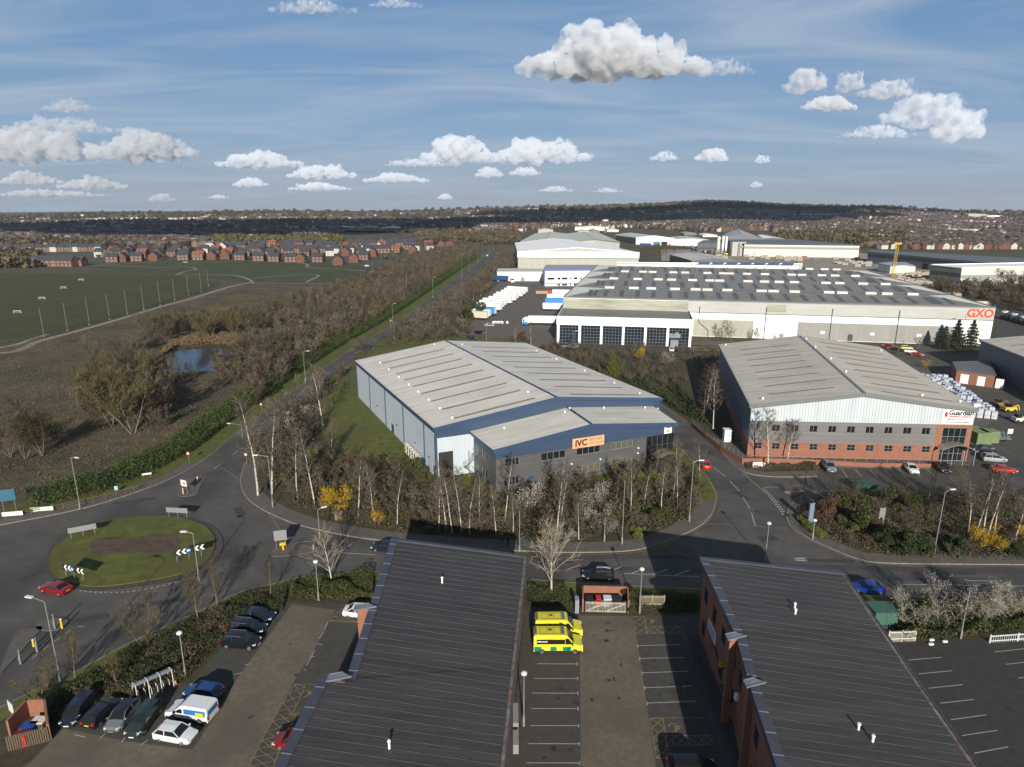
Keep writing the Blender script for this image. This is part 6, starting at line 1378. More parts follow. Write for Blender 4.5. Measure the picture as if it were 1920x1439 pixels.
BT = [(484, 930, 190, 'birch0', 'leftmost slender birch by the roundabout corner'), (510, 928, 170, 'birch1', 'slender birch just right of the leftmost one'), (590, 946, 150, 'birch2', 'pale birch left of the yellow forsythia'), (558, 935, 130, 'birch3', 'thin leaning birch between the lamps by the roundabout'), (745, 985, 105, 'birch0', 'bright white leaning birch right of the small forsythia'), (702, 980, 110, 'birch1', 'thin birch by the small forsythia'), (672, 972, 125, 'birch2', 'dark twigged birch right of the large forsythia'),
      (838, 1000, 130, 'birch1', 'pale birch at the left edge of the roof shadow'), (848, 1002, 125, 'birch2', 'second pale birch beside the one at the roof shadow'), (866, 1000, 120, 'birch3', 'pale birch behind the grey utility cabinet'), (880, 1004, 110, 'birch0', 'slender birch right of the utility cabinet'), (823, 996, 105, 'birch2', 'thin birch left of the utility cabinet'), (930, 1003, 95, 'birch1', 'slim birch left of the walking group'), (947, 980, 130, 'birch2', 'tall birch rising before the office corner'), (900, 985, 100, 'birch3', 'thin birch in the middle of the shaded bed'), (962, 1000, 80, 'birch0', 'small birch above the walking group'),
      (1043, 1005, 140, 'birch3', 'double stemmed brown birch below the office door'), (1050, 985, 100, 'birch1', 'thin birch behind the double stemmed one'), (1085, 1013, 90, 'birch2', 'white trunked birch with blossom at its foot'), (1054, 940, 55, 'birch0', 'short birch below the second office window'), (1154, 945, 50, 'birch1', 'small pale birch on the lawn before the office'), (1183, 980, 110, 'birch2', 'brown birch right of the tall bare pole'), (1224, 918, 70, 'birch3', 'thin birch before the entrance canopy'), (1262, 938, 120, 'birch0', 'tall white birch nearest the junction'), (1270, 955, 90, 'birch1', 'leaning birch behind the tall white one at the junction'), (1312, 912, 90, 'birch2', 'birch between the junction lamp and the red car'), (1240, 958, 95, 'birch3', 'brown birch in the junction corner thicket'), (1205, 965, 90, 'birch1', 'thin birch in the middle of the junction thicket'),
      (605, 800, 120, 'birch3', 'tall forked tree on the grass bank left of the warehouse'), (622, 862, 80, 'birch0', 'bare tree at the lower end of the grass bank'), (1815, 1000, 110, 'birch0', 'leftmost white birch of the clump right of the tall lamp'), (1830, 1003, 120, 'birch1', 'second white birch in the clump right of the tall lamp'), (1842, 1004, 125, 'birch2', 'middle white birch in the clump right of the tall lamp'), (1852, 1004, 118, 'birch3', 'fourth white birch in the clump right of the tall lamp'), (1864, 1000, 112, 'birch1', 'rightmost white birch of the clump right of the tall lamp'), (1903, 1015, 110, 'birch2', 'birch at the right edge above the yellow bush'), (1741, 940, 60, 'birch0', 'small birch below the workshop entrance'), (1575, 950, 60, 'scrub0', 'bare bush tree by the workshop car park exit'), (1603, 965, 65, 'scrub2', 'second bare bush tree by the workshop car park exit')]
for px, py, h, pr, lb in BT: tree_at('birch_tree' if 'birch' in pr else 'bare_tree', pr, px, py, h, lb)
# shrubs
for px, py, h, pr, k, lb, c in ((616, 960, 34, 'forsythia0', 'forsythia_bush', 'large yellow forsythia beside the brown cabinet', 'bush'), (640, 968, 46, 'forsythia1', 'forsythia_bush', 'tallest yellow forsythia beside the brown cabinet', 'bush'), (709, 985, 32, 'forsythia0', 'forsythia_bush', 'small yellow forsythia between the birches', 'bush'), (1198, 678, 22, 'forsythia1', 'forsythia_bush', 'yellow forsythia in front of the glazed office', 'bush'), (1842, 1032, 40, 'forsythia0', 'forsythia_bush', 'large yellow forsythia in the right shrub bed', 'bush'), (1870, 1038, 26, 'forsythia1', 'forsythia_bush', 'low yellow forsythia right of the large one in the right shrub bed', 'bush'), (1918, 1015, 28, 'forsythia0', 'forsythia_bush', 'yellow forsythia cut off by the right edge', 'bush'), (1735, 692, 14, 'forsythia0', 'forsythia_bush', 'yellow bush behind the workshop roof', 'bush'),
        (552, 822, 44, 'blossom0', 'blossom_tree', 'white blossoming blackthorn by the main road lamp', 'tree'), (588, 800, 38, 'blossom1', 'blossom_tree', 'smaller white blackthorn beside the forked tree', 'tree'), (990, 970, 60, 'blossom0', 'blossom_tree', 'white blossom tree below the office corner window', 'tree'), (1108, 965, 55, 'blossom1', 'blossom_tree', 'white blossom tree below the office sign', 'tree'), (1120, 1000, 50, 'blossom0', 'blossom_tree', 'lower white blossom tree right of the white trunked birch', 'tree'), (1075, 1015, 22, 'blossom1', 'blossom_tree', 'low white blossom bush at the foot of the white birch', 'bush'), (1250, 690, 28, 'blossom0', 'blossom_tree', 'greyish white blossom tree before the dark warehouse shadow', 'tree'), (1142, 1005, 30, 'blossom1', 'blossom_tree', 'small white blossom tree left of the street pole', 'tree'),
        (1690, 1035, 44, 'bush0', 'evergreen_bush', 'big dark laurel bush left of the road in the right bed', 'bush'), (1665, 1028, 34, 'bush1', 'evergreen_bush', 'dark laurel bush below the white post sign', 'bush'), (1715, 1038, 40, 'bush1', 'evergreen_bush', 'dense dark laurel beside the tall lamp', 'bush'), (1790, 1038, 32, 'bush0', 'evergreen_bush', 'dark laurel left of the large yellow forsythia', 'bush'), (1600, 985, 45, 'bush2', 'evergreen_bush', 'olive green bush near the car park exit', 'bush'), (1690, 955, 34, 'bush2', 'evergreen_bush', 'olive bush below the green tank', 'bush'), (1540, 975, 50, 'russet', 'russet_bush', 'russet bush behind the grey post sign', 'bush'), (1740, 1030, 24, 'russet', 'russet_bush', 'reddish brown bush at the foot of the tall lamp', 'bush'), (1636, 990, 26, 'russet', 'russet_bush', 'rusty bush left of the white post sign', 'bush'), (1603, 998, 16, 'freshbush', 'green_bush', 'pale lime green bush in the right bed', 'bush'), (1900, 1042, 25, 'bush0', 'evergreen_bush', 'dark bush at the right end of the shrub bed', 'bush'),
        (1216, 920, 44, 'freshbush', 'green_bush', 'bright green bush beside the entrance canopy', 'bush'), (1226, 975, 30, 'bush2', 'evergreen_bush', 'green bush in the junction thicket', 'bush'), (1197, 1010, 24, 'freshbush', 'green_bush', 'yellow green bush at the pavement edge by the shadow', 'bush'), (580, 880, 40, 'freshbush', 'green_bush', 'fresh green bush under the birches by the grass bank', 'bush'), (780, 900, 34, 'bush2', 'evergreen_bush', 'green bush at the foot of the grass bank', 'bush'), (975, 640, 18, 'russet', 'russet_bush', 'russet bush beside the ornamental tree by the lorry park', 'bush'), (1015, 665, 18, 'russet', 'russet_bush', 'russet bush left of the glazed office', 'bush'), (1040, 668, 16, 'russet', 'russet_bush', 'orange brown bush at the glazed office corner', 'bush'), (880, 600, 34, 'bush2', 'evergreen_bush', 'dark ivy clad bush at the end of the parked trailers', 'bush'), (1178, 1138, 24, 'bush2', 'ivy_bush', 'ivy clump over the right end of the bin store', 'bush'), (1180, 1150, 16, 'bush2', 'ivy_bush', 'ivy spilling on the bin store wall', 'bush')):
    tree_at(k, pr, px, py, h, lb, c)
for i, (px, py, h) in enumerate(((1705, 1185, 68), (1762, 1180, 78), (1855, 1170, 70), (1890, 1165, 66), (1833, 1172, 56))): tree_at('blossom_tree', 'plum%d' % (i % 2), px, py, h, ('first', 'second', 'fourth', 'fifth', 'third')[i]+' pale blossoming tree from the left above the east car park')
# low clipped yellow green hedge at the junction
hedge([V2(W(*p)) for p in ((1500, 975), (1512, 988), (1530, 1003), (1545, 1012))], 1.6, 0.9, 1.1, 900, 0.14, LEAFY, 'clipped yellow green hedge beside the grey post sign', 'clipped_hedge')
for i, (px, py, h, pr) in enumerate(((250, 815, 150, 'willow1'), (212, 800, 135, 'willow2'), (285, 790, 120, 'willow0'), (268, 745, 110, 'willow1'), (230, 740, 120, 'willow0'), (195, 760, 90, 'willow2'), (80, 855, 110, 'willow1'), (48, 862, 95, 'willow2'), (20, 858, 90, 'willow0'), (110, 835, 60, 'willow2'), (280, 640, 60, 'willow1'), (300, 625, 45, 'willow2'), (395, 638, 65, 'willow1'), (440, 632, 60, 'willow2'), (470, 640, 70, 'willow1'), (420, 690, 50, 'scrub2'), (450, 685, 60, 'willow2'), (485, 680, 65, 'willow0'), (515, 668, 60, 'willow2'), (365, 712, 36, 'scrub1'), (340, 712, 40, 'scrub2'), (310, 708, 45, 'willow0'))):
    nm = ('tallest willow clump in the open land', 'willow clump left of the tallest one', 'brown willow right of the tallest one', 'willow behind the tallest one', 'brown willow behind and left of the tallest one', 'small willow at the left of the big clump', 'middle willow of the group by the left edge', 'left willow of the group by the left edge', 'willow nearest the left edge of the picture', 'low willow right of the left edge group', 'willow at the near left of the playing field path', 'small willow beyond the left end of the pond', 'willow behind the pond reeds', 'willow behind the right half of the reeds', 'willow right of the reeds', 'scrub on the near bank of the pond', 'willow at the right near bank of the pond', 'brown willow between pond and hedge', 'willow nearest the hedge right of the pond', 'low bush on the bare bank below the pond', 'low bush left of the bare bank below the pond', 'bush at the left near corner of the pond')[i]
    tree_at('willow_tree' if 'willow' in pr else 'bare_bush', pr, px, py, h, nm)
# individually standing trees in the strips beside the main road
strip = scatter(ST_LEFT, 150, R5, 6)+scatter(ST_RIGHT, 80, R5, 5)
NLS = len(scatter(ST_LEFT, 0, R5))
for i, (x, y) in enumerate(strip):
    k = i % 7; pr = ('birch0', 'birch1', 'scrub0', 'birch2', 'scrub1', 'birch3', 'scrub2')[k]
    left = i < 150
    put_tree('birch_tree' if 'birch' in pr else 'bare_tree', P[pr], (x, y, 0.1), R5.uniform(0, 6), R5.uniform(0.75, 1.05) if left else R5.uniform(0.6, 0.9),
             ('slim leafless birch' if 'birch' in pr else 'many stemmed leafless tree')+(' in the thicket left of the main road' if left else ' in the belt right of the main road'), 'tree', ('birches' if 'birch' in pr else 'bare trees')+(' left of the main road' if left else ' right of the main road'))
# ================================================================ estate, town and far trees
ROOFK = mat('slate_tiles', (0.045, 0.047, 0.055), 0.8, var=0.2, scale=0.6)
ROOFR = mat('red_tiles', (0.19, 0.075, 0.048), 0.85, var=0.2, scale=0.6)
ROOFB = mat('brown_tiles', (0.115, 0.072, 0.052), 0.9, var=0.25, scale=0.05)
HBRK = mat('house_brick', (0.125, 0.062, 0.045), 0.9, var=0.2, scale=0.4)
REND = mat('white_render', (0.42, 0.40, 0.37), 0.8, var=0.1, scale=0.3)
WINW = mat('white_window', (0.62, 0.62, 0.60), 0.4)
def hit(px, py):
    """where the ray through a photo pixel meets the terrain"""
    q = row_q(py)
    y = 860.0
    while y < 5200:
        z = CAMH+y*q
        x = (px-960)/FPX*(y*cos(PITCH)+(CAMH-z)*sin(PITCH))
        if z <= terrain(x, y): return x, y, terrain(x, y)
        y += 18+y*0.008
    return None
def house_meshes(nm, wd, dp, eh, rh, gablew=False):
    b = MB(); x, y = wd/2, dp/2
    for A, B in (((-x, -y), (x, -y)), ((x, -y), (x, y)), ((x, y), (-x, y)), ((-x, y), (-x, -y))): b.quad((*A, 0), (*B, 0), (*B, eh), (*A, eh))
    b.face([(-x, y, eh), (-x, -y, eh), (-x, 0, eh+rh)]); b.face([(x, -y, eh), (x, y, eh), (x, 0, eh+rh)])
    r = MB(); e_ = 0.35
    r.quad((-x-e_, -y-e_, eh-.15), (x+e_, -y-e_, eh-.15), (x+e_, 0, eh+rh+.05), (-x-e_, 0, eh+rh+.05)); r.quad((-x-e_, 0, eh+rh+.05), (x+e_, 0, eh+rh+.05), (x+e_, y+e_, eh-.15), (-x-e_, y+e_, eh-.15))
    r.box((x*0.5, 0, eh+rh+.3), (.8, .6, 1.2))
    return b, r
def make_house(wd, dp, eh, rh, wm, rm, nwin):
    root = bpy.data.objects.new('house', None); COL.objects.link(root)
    b, r = house_meshes('h', wd, dp, eh, rh); b.build('wall', wm, root); r.build('roof', rm, root)
    for j in range(2):
        for i in range(nwin):
            w_ = MB(); xx = -wd/2+(i+0.5)*wd/nwin; z = 1.5+j*2.7; w_.box((xx, -dp/2-0.02, z), (1.25, .12, 1.2)); wo_ = w_.build('window', WINW, root)
            g_ = MB(); g_.box((xx, -dp/2-0.10, z), (0.95, .02, .9)); g_.build('pane', GLASS, wo_)
    return root
def place_house(proto, first, x, y, z, rz, label, group):
    o = proto if first else dup(proto, (x, y, z), rz)
    o.location = (x, y, z); o.rotation_euler = (0, 0, rz); o['label'] = label; o['category'] = 'house'; o['group'] = group
    return o
HP_ = [make_house(10.5, 9, 5.2, 3.8, HBRK, ROOFK, 3), make_house(10.5, 9.5, 5.2, 3.8, HBRK, ROOFR, 3), make_house(24, 9.5, 5.8, 4.0, HBRK, ROOFK, 6), make_house(8.5, 9.5, 5.8, 4.0, REND, ROOFK, 2)]
HN = ['dark roofed house', 'red roofed house', 'dark roofed terrace', 'white fronted house']
ORD = 'first second third fourth fifth sixth seventh eighth ninth tenth eleventh twelfth thirteenth fourteenth fifteenth sixteenth seventeenth eighteenth nineteenth twentieth'.split()
def ordw(i): return ORD[i] if i < 20 else ('twenty '+ORD[i-20] if i < 40 else 'forty '+ORD[i-40])
used_h = [False]*4; RH = random.Random(12)
rows = [('front row', [(x, y) for x, y in ((90, 500), (122, 500), (150, 499), (212, 492), (232, 491), (258, 490), (292, 489), (345, 488), (374, 488), (400, 487), (425, 486), (452, 488), (487, 490), (515, 491), (545, 492), (566, 492), (598, 492), (635, 497), (664, 492), (683, 488))]),
        ('second row', [(x+RH.uniform(-5, 5), 482-0.004*(x-200)+RH.uniform(-1, 1)) for x in range(190, 730, 27)]), ('third row', [(x+RH.uniform(-6, 6), 475+RH.uniform(-1, 1)) for x in range(215, 780, 28)]),
        ('fourth row', [(x+RH.uniform(-6, 6), 469+RH.uniform(-1, 1)) for x in range(400, 830, 24)]), ('fifth row', [(x+RH.uniform(-6, 6), 463.5+RH.uniform(-.7, .7)) for x in range(470, 860, 22)]), ('back row', [(x+RH.uniform(-6, 6), 459+RH.uniform(-.5, .5)) for x in range(560, 880, 20)])]
fc = 0
for rn, L_ in rows:
    for i, (px, py) in enumerate(L_):
        p = W(px, py); k = (2 if (rn == 'front row' and i in (0, 1)) else RH.choice((0, 0, 1, 0, 1, 3, 0, 2) if rn != 'front row' else (0, 0, 0, 1, 0)))
        rz = RH.choice((0, 0, 0, pi/2, -pi/2, 0.3))+RH.uniform(-.15, .15) if k != 2 else RH.uniform(-.2, .2)
        place_house(HP_[k], not used_h[k], p.x, p.y, 0, rz, HN[k]+', '+ordw(i)+' from the left in the '+rn+' of the estate', 'houses of the brick estate'); used_h[k] = True; fc += 1
# rows of semis at the far left edge
for i in range(14):
    p = W(5+i*14, 473-0.1*i); place_house(HP_[(0, 3, 0)[i % 3]], False, p.x, p.y, 0, RH.uniform(-.1, .1), ('brick', 'pale', 'brick')[i % 3]+' older house, '+ordw(i)+' from the left edge behind the estate', 'older houses left of the estate')
# streets on the hillsides
def hb(x, y, z, rz, wd, dp, eh, rh):
    c, s = cos(rz), sin(rz); X, Y = wd/2, dp/2; L = [(-X, -Y, -1), (X, -Y, -1), (X, Y, -1), (-X, Y, -1), (-X, -Y, eh), (X, -Y, eh), (X, Y, eh), (-X, Y, eh), (-X, 0, eh+rh), (X, 0, eh+rh)]
    return [(x+a*c-b*s, y+a*s+b*c, z+h_) for a, b, h_ in L]
HF_W = [(0, 1, 5), (0, 5, 4), (1, 2, 6), (1, 6, 5), (2, 3, 7), (2, 7, 6), (3, 0, 4), (3, 4, 7), (4, 8, 7), (5, 6, 9)]
HF_R = [(4, 5, 9), (4, 9, 8), (6, 7, 8), (6, 8, 9)]
YL = [(-150, 470), (150, 466), (420, 464), (620, 448), (640, 436), (830, 440), (850, 452), (940, 446), (960, 434), (1180, 428), (1290, 436), (1430, 432), (1490, 444), (1640, 468), (1800, 488), (2070, 492)]
def ylow(px):
    for (a, ya), (b, yb) in zip(YL, YL[1:]):
        if px <= b: return ya+(yb-ya)*(px-a)/(b-a)
    return YL[-1][1]
spots = []; RT = random.Random(31)
while len(spots) < 7500:
    px = RT.uniform(-60, 1980) if RT.random() < 0.6 else RT.uniform(1250, 1980); yl = ylow(px); yc = crest(px); f = RT.random()**1.0; py = yc+1.5+(yl-yc-2)*f
    if 630 < px < 800 and 427 < py < 440: continue
    if 1180 < px < 1500 and py < yc+12 and RT.random() < 0.9: continue
    h0_ = hit(px, py)
    if not h0_: continue
    x, y, z = h0_; a = RT.choice((0, 0.2, -0.25, 0.6, 1.3, -1.0))+RT.uniform(-.1, .1); n = RT.randint(4, 13); wht = RT.random() < 0.18; rr_ = RT.random()
    step = RT.uniform(10, 15)
    for i in range(n):
        xx, yy = x+cos(a)*step*i, y+sin(a)*step*i
        if yy < 860: continue
        zz = terrain(xx, yy); qx = 960+FPX*xx/(yy*cos(PITCH)+(CAMH-zz)*sin(PITCH)); q = (zz-CAMH)/yy; qy = 719.5-FPX*(q*cos(PITCH)+sin(PITCH))/(cos(PITCH)-q*sin(PITCH))
        if not (-80 < qx < 2000) or qy > ylow(qx)+1: continue
        spots.append((yy, xx, zz, a+(pi/2 if RT.random() < .12 else 0), RT.uniform(8, 12), RT.uniform(7, 9), RT.uniform(4.6, 5.8), RT.uniform(2.4, 3.4), wht ^ (RT.random() < .12), rr_, qx))
spots.sort()
PH = [[None, None], [None, None]]
for wi, (wm) in enumerate((HBRK, REND)):
    for ri, rm in enumerate((ROOFB, ROOFK)):
        root = bpy.data.objects.new('house', None); COL.objects.link(root); b, r = house_meshes('h', 10, 8, 5.2, 3.0); b.build('wall', wm, root); r.build('roof', rm, root); PH[wi][ri] = [root, False]
NI = 170
for (yy, xx, zz, a, wd, dp, eh, rh, wh, rr_, qx) in spots[:NI]:
    e_ = PH[int(wh)][int(rr_ > .6)]; lab = ('white walled' if wh else 'brick')+(' grey roofed' if rr_ > .6 else ' brown roofed')+' house in the nearest streets of the '+('left' if qx < 960 else 'right')+' hillside town'
    place_house(e_[0], not e_[1], xx, yy, zz, a, lab, ('white' if wh else 'brick')+(' grey roofed' if rr_ > .6 else ' brown roofed')+' houses on the '+('left' if qx < 960 else 'right')+' hillside'); e_[1] = True
V_, F_, M_ = [], [], []
for (yy, xx, zz, a, wd, dp, eh, rh, wh, rr_, qx) in spots[NI:]:
    n0 = len(V_); V_ += hb(xx, yy-2000, zz, a, wd, dp, eh, rh)
    F_ += [(i+n0, j+n0, k+n0) for i, j, k in HF_W+HF_R]; M_ += [1 if wh else 0]*10+[2 if rr_ < .62 else 3]*4
me = tri_mesh('town_houses', V_, F_, mat('town_brick', (0.115, 0.075, 0.056), 0.9, var=.25, scale=.01, island=.35))
for m in (mat('town_render', (0.40, 0.37, 0.33), 0.85, island=.3), mat('town_roof_brown', (0.105, 0.068, 0.050), 0.9, island=.4), mat('town_roof_grey', (0.085, 0.080, 0.080), 0.9, island=.4)): me.materials.append(m)
me.polygons.foreach_set('material_index', M_); o = link('town_houses', me, None, (0, 2000, 0)); tag(o, 'mass of small brick and white houses covering the far hillsides', 'town', None, 'stuff')
# far trees
def blob(seed, n=46):
    R = np.random.default_rng(seed); d = R.normal(0, 1, (n, 3)); d /= np.linalg.norm(d, axis=1)[:, None]; Pq = d*R.uniform(.45, 1.0, n)[:, None]*np.array([1, 1, .85]); Pq[:, 2] += .8
    V, F = leaves_at(R, Pq, 0.6); return V.astype(np.float32), F
BL = [blob(i) for i in range(6)]
def far_wood(name, n, region, m, s0, s1, label, seed):
    R = random.Random(seed); pts = []; zs = {}
    while len(pts) < n:
        px, py = region(R); h_ = hit(px, py)
        if h_: pts.append((h_[0], h_[1])); zs[(h_[0], h_[1])] = h_[2]
    mass(name, pts, BL, m, R, s0, s1, label, z=lambda x, y: zs[(x, y)]-0.5)
FT1 = mat('far_bare_trees', (0.066, 0.052, 0.034), 0.95, island=.4, col2=(0.090, 0.075, 0.042), scale=.004)
FT2 = mat('far_evergreens', (0.022, 0.028, 0.014), 0.95, island=.4)
FT3 = mat('far_olive_trees', (0.085, 0.078, 0.030), 0.95, island=.35)
rg = lambda R: (lambda px: (px, crest(px)+0.8+(ylow(px)-crest(px))*R.random()**1.15))(R.uniform(-70, 1990))
far_wood('town_trees', 5600, rg, FT1, 2.4, 5.0, 'brown leafless garden trees between the houses of the far town', 1)
far_wood('town_trees', 1500, rg, FT2, 2.2, 5.0, 'dark evergreen trees between the houses of the far town', 2)
far_wood('town_trees', 900, rg, FT3, 2.2, 4.5, 'olive green trees between the houses of the far town', 5)
far_wood('hill_wood', 2600, lambda R: (lambda px: (px, crest(px)+0.3+R.random()**1.3*11))(R.choice((R.gauss(1340, 90), R.uniform(1150, 1700), R.uniform(-60, 1980)))), FT1, 6, 11, 'wooded ridge along the horizon', 3)
far_wood('belt_wood', 420, lambda R: (R.uniform(400, 640), R.uniform(452, 461)), FT3, 4, 7, 'olive belt of trees behind the brick estate', 4)
far_wood('belt_wood', 600, lambda R: (R.uniform(780, 975), R.uniform(446, 459)), FT1, 5, 8, 'dark bare wood where the main road disappears', 6)
far_wood('belt_wood', 500, lambda R: (R.uniform(1455, 1700), R.uniform(443, 464)), FT1, 4, 8, 'bare trees behind the long cream warehouse', 7)
far_wood('belt_wood', 360, lambda R: (R.uniform(-60, 80), R.uniform(470, 505)) if 0 else (R.uniform(-60, 200), R.uniform(458, 470)), FT1, 4, 7, 'dark trees at the far left behind the playing field', 8)
RF = random.Random(9); pts = [tuple(W(RF.uniform(180, 820), RF.uniform(460, 486)))[:2] for _ in range(240)]; mass('estate_trees', pts, BL, FT1, RF, 1.5, 3.2, 'small garden trees among the estate houses', z=0)
RF = random.Random(9); pts = [tuple(W(RF.uniform(-60, 75), RF.uniform(478, 503)))[:2] for _ in range(160)]; mass('belt_wood', pts, BL, FT1, RF, 3.5, 6.5, 'dark wood at the left edge beyond the playing field', z=0)
pts = [tuple(W(RF.uniform(560, 800), RF.uniform(500, 512)))[:2] for _ in range(70)]
b = MB(); q = [hit(*p) for p in ((640, 437), (830, 437), (800, 428), (650, 428))]
if all(q):
    b.face([Vector((x, y, z+3.5)) for x, y, z in q]); struct('school_field', b, PARKG)
# ================================================================ clouds
def cloud(name, label, px, py, wpx, hpx, D, dens, seed, shape=None, col=(1, 1, 1), mats=None):
    R = random.Random(seed); z = CAMH+D*row_q(py+hpx*0.5); x = (px-960)/FPX*(D*cos(PITCH)+(CAMH-z)*sin(PITCH)); u = D/FPX*1.03
    wd, ht = wpx*u, hpx*u; me_b = bmesh.new()
    n = max(8, int(10+wpx/hpx*4))
    for i in range(n):
        t = (i+0.5)/n*2-1; prof = (1-abs(t)**2.2); prof *= (shape(t) if shape else R.uniform(.6, 1.0)); r = max(ht*0.16, ht*0.5*prof)
        c = Vector((t*(wd/2-r*.6), R.uniform(-.3, .3)*wd*.25, r*0.75)); bmesh.ops.create_icosphere(me_b, subdivisions=2, radius=1, matrix=Matrix.Translation(c) @ Matrix.Diagonal((r*1.15, r*1.3, r*.9, 1)))
        if prof > .5:
            for q in range(3): c2 = c+Vector((R.uniform(-1, 1)*r, R.uniform(-1, .6)*r, R.uniform(.1, .9)*r*.8)); r2 = r*R.uniform(.3, .55); bmesh.ops.create_icosphere(me_b, subdivisions=2, radius=r2, matrix=Matrix.Translation(c2))
    me = bpy.data.meshes.new(name); me_b.to_mesh(me); me_b.free()
    o = link(name, me, None, (x, D, z)); rm = o.modifiers.new('r', 'REMESH'); rm.mode = 'VOXEL'; rm.voxel_size = max(wd/150, ht/46); rm.use_smooth_shade = True
    for k, (sc_, st_) in enumerate(((ht*.5, ht*.34), (ht*.2, ht*.22), (ht*.075, ht*.065))):
        tx = bpy.data.textures.new('cloud_noise', 'CLOUDS'); tx.noise_scale = sc_; tx.noise_depth = 3; dm = o.modifiers.new('d%d' % k, 'DISPLACE'); dm.texture = tx; dm.strength = st_; dm.mid_level = .5; dm.texture_coords = 'GLOBAL' if 0 else 'LOCAL'
    dg = bpy.context.evaluated_depsgraph_get(); me2 = bpy.data.meshes.new_from_object(o.evaluated_get(dg)); o.modifiers.clear(); o.data = me2
    m = bpy.data.materials.new('cloud_vapour'); m.use_nodes = True; t = m.node_tree; t.nodes.clear(); ou = nn(t, 'ShaderNodeOutputMaterial'); v = nn(t, 'ShaderNodeVolumePrincipled')
    v.inputs['Color'].default_value = (*col, 1); v.inputs['Density'].default_value = dens*0.5/ht; v.inputs['Anisotropy'].default_value = 0.0; t.links.new(v.outputs[0], ou.inputs['Volume'])
    if 1:
        tc_ = nn(t, 'ShaderNodeTexCoord'); no = nn(t, 'ShaderNodeTexNoise'); no.inputs['Scale'].default_value = (3.2 if dens < 5.5 else 4.5)/ht; no.inputs['Detail'].default_value = 5; no.inputs['Roughness'].default_value = .6; mr = nn(t, 'ShaderNodeMapRange'); mr.inputs['From Min'].default_value = .45 if dens < 5.5 else .34; mr.inputs['From Max'].default_value = .62 if dens < 5.5 else .56; mr.inputs['To Max'].default_value = dens*(1.3 if dens < 5.5 else .75)/ht
        t.links.new(tc_.outputs['Object'], no.inputs['Vector']); t.links.new(no.outputs[0], mr.inputs['Value']); t.links.new(mr.outputs[0], v.inputs['Density'])
    me2.materials.clear(); me2.materials.append(m); tag(o, label, 'cloud'); return o
CL = [(1150, 96, 330, 88, 11, 'largest white cloud high above the warehouses', lambda t: .95 if abs(t+.15) < .2 else .74), (1362, 124, 100, 26, 1.5, 'torn wisp trailing right of the largest cloud', None), (862, 275, 130, 54, 10, 'bright cumulus above the far end of the main road', None), (1015, 278, 180, 50, 9, 'long bright cumulus right of the one above the road', None),
      (487, 295, 150, 34, 9, 'flat cloud over the estate', None), (605, 319, 125, 28, 9, 'flat cloud right of the one over the estate', None), (470, 340, 62, 18, 8, 'small cloud below the flat cloud over the estate', None), (600, 348, 110, 17, 6, 'thin low cloud over the estate', None), (742, 331, 118, 20, 7, 'thin cloud left of the bright cumulus', None), (780, 303, 115, 16, 3, 'faint flat cloud beside the bright cumulus', None),
      (70, 262, 250, 72, 10, 'grey cloud bank at the left edge', None), (270, 268, 190, 58, 10, 'bright right end of the left cloud bank', None), (55, 333, 120, 24, 8, 'low grey cloud below the left bank', None), (172, 341, 130, 24, 8, 'low cloud right of the one below the left bank', None), (90, 361, 220, 14, 5, 'lowest streak of cloud at the left', None), (130, 196, 100, 24, 1.6, 'thin dark wisp above the left bank', None),
      (1508, 146, 72, 46, 4, 'loose cloud at the upper right', None), (1555, 192, 98, 26, 6, 'flat bright cloud below the loose one', None), (1590, 152, 48, 32, 3, 'faint puff right of the loose cloud', None), (1665, 164, 100, 34, 3.5, 'broken cloud at the top of the right cluster', None), (1735, 200, 150, 62, 5, 'main grey cloud of the right cluster', None), (1790, 228, 88, 60, 7, 'bright lower end of the right cluster', None), (1645, 245, 130, 24, 3, 'thin torn cloud under the right cluster', None),
      (1335, 289, 60, 24, 8, 'small bright cloud over the long warehouse', None), (1246, 291, 54, 18, 4, 'faint small cloud left of the bright one over the warehouse', None), (1428, 297, 26, 15, 5, 'tiny puff right of the small bright cloud', None), (1417, 344, 22, 12, 5, 'tiny low puff above the hill wood', None), (1042, 353, 60, 12, 5, 'low flat cloud above the main road end', None), (835, 368, 28, 11, 7, 'tiny white cloud just above the horizon', None), (305, 369, 46, 16, 7, 'small white cloud above the left town', None), (918, 321, 50, 20, 6, 'small cloud under the bright cumulus', None), (985, 319, 55, 18, 6, 'small cloud under the long bright cumulus', None), (1140, 356, 52, 9, 3, 'faint low streak right of the low flat cloud', None), (590, 12, 150, 24, 1.6, 'torn thin cloud at the top edge', None), (745, 6, 95, 14, 1.4, 'thin cloud at the top edge right of the torn one', None), (110, 232, 200, 30, 2.5, 'thin grey layer above the left cloud bank', None), (410, 368, 40, 8, 4, 'faint low cloud above the left ridge', None)]
for i, (px, py, wp, hp, de, lab, shp) in enumerate(CL):
    q = row_q(py+hp/2); D = min(24000, 1150/max(q, .01)); cloud('cloud', lab, px, py, wp, hp, D, de, 300+i, shp, (.93, .94, .96) if px > 340 else (.80, .81, .83))
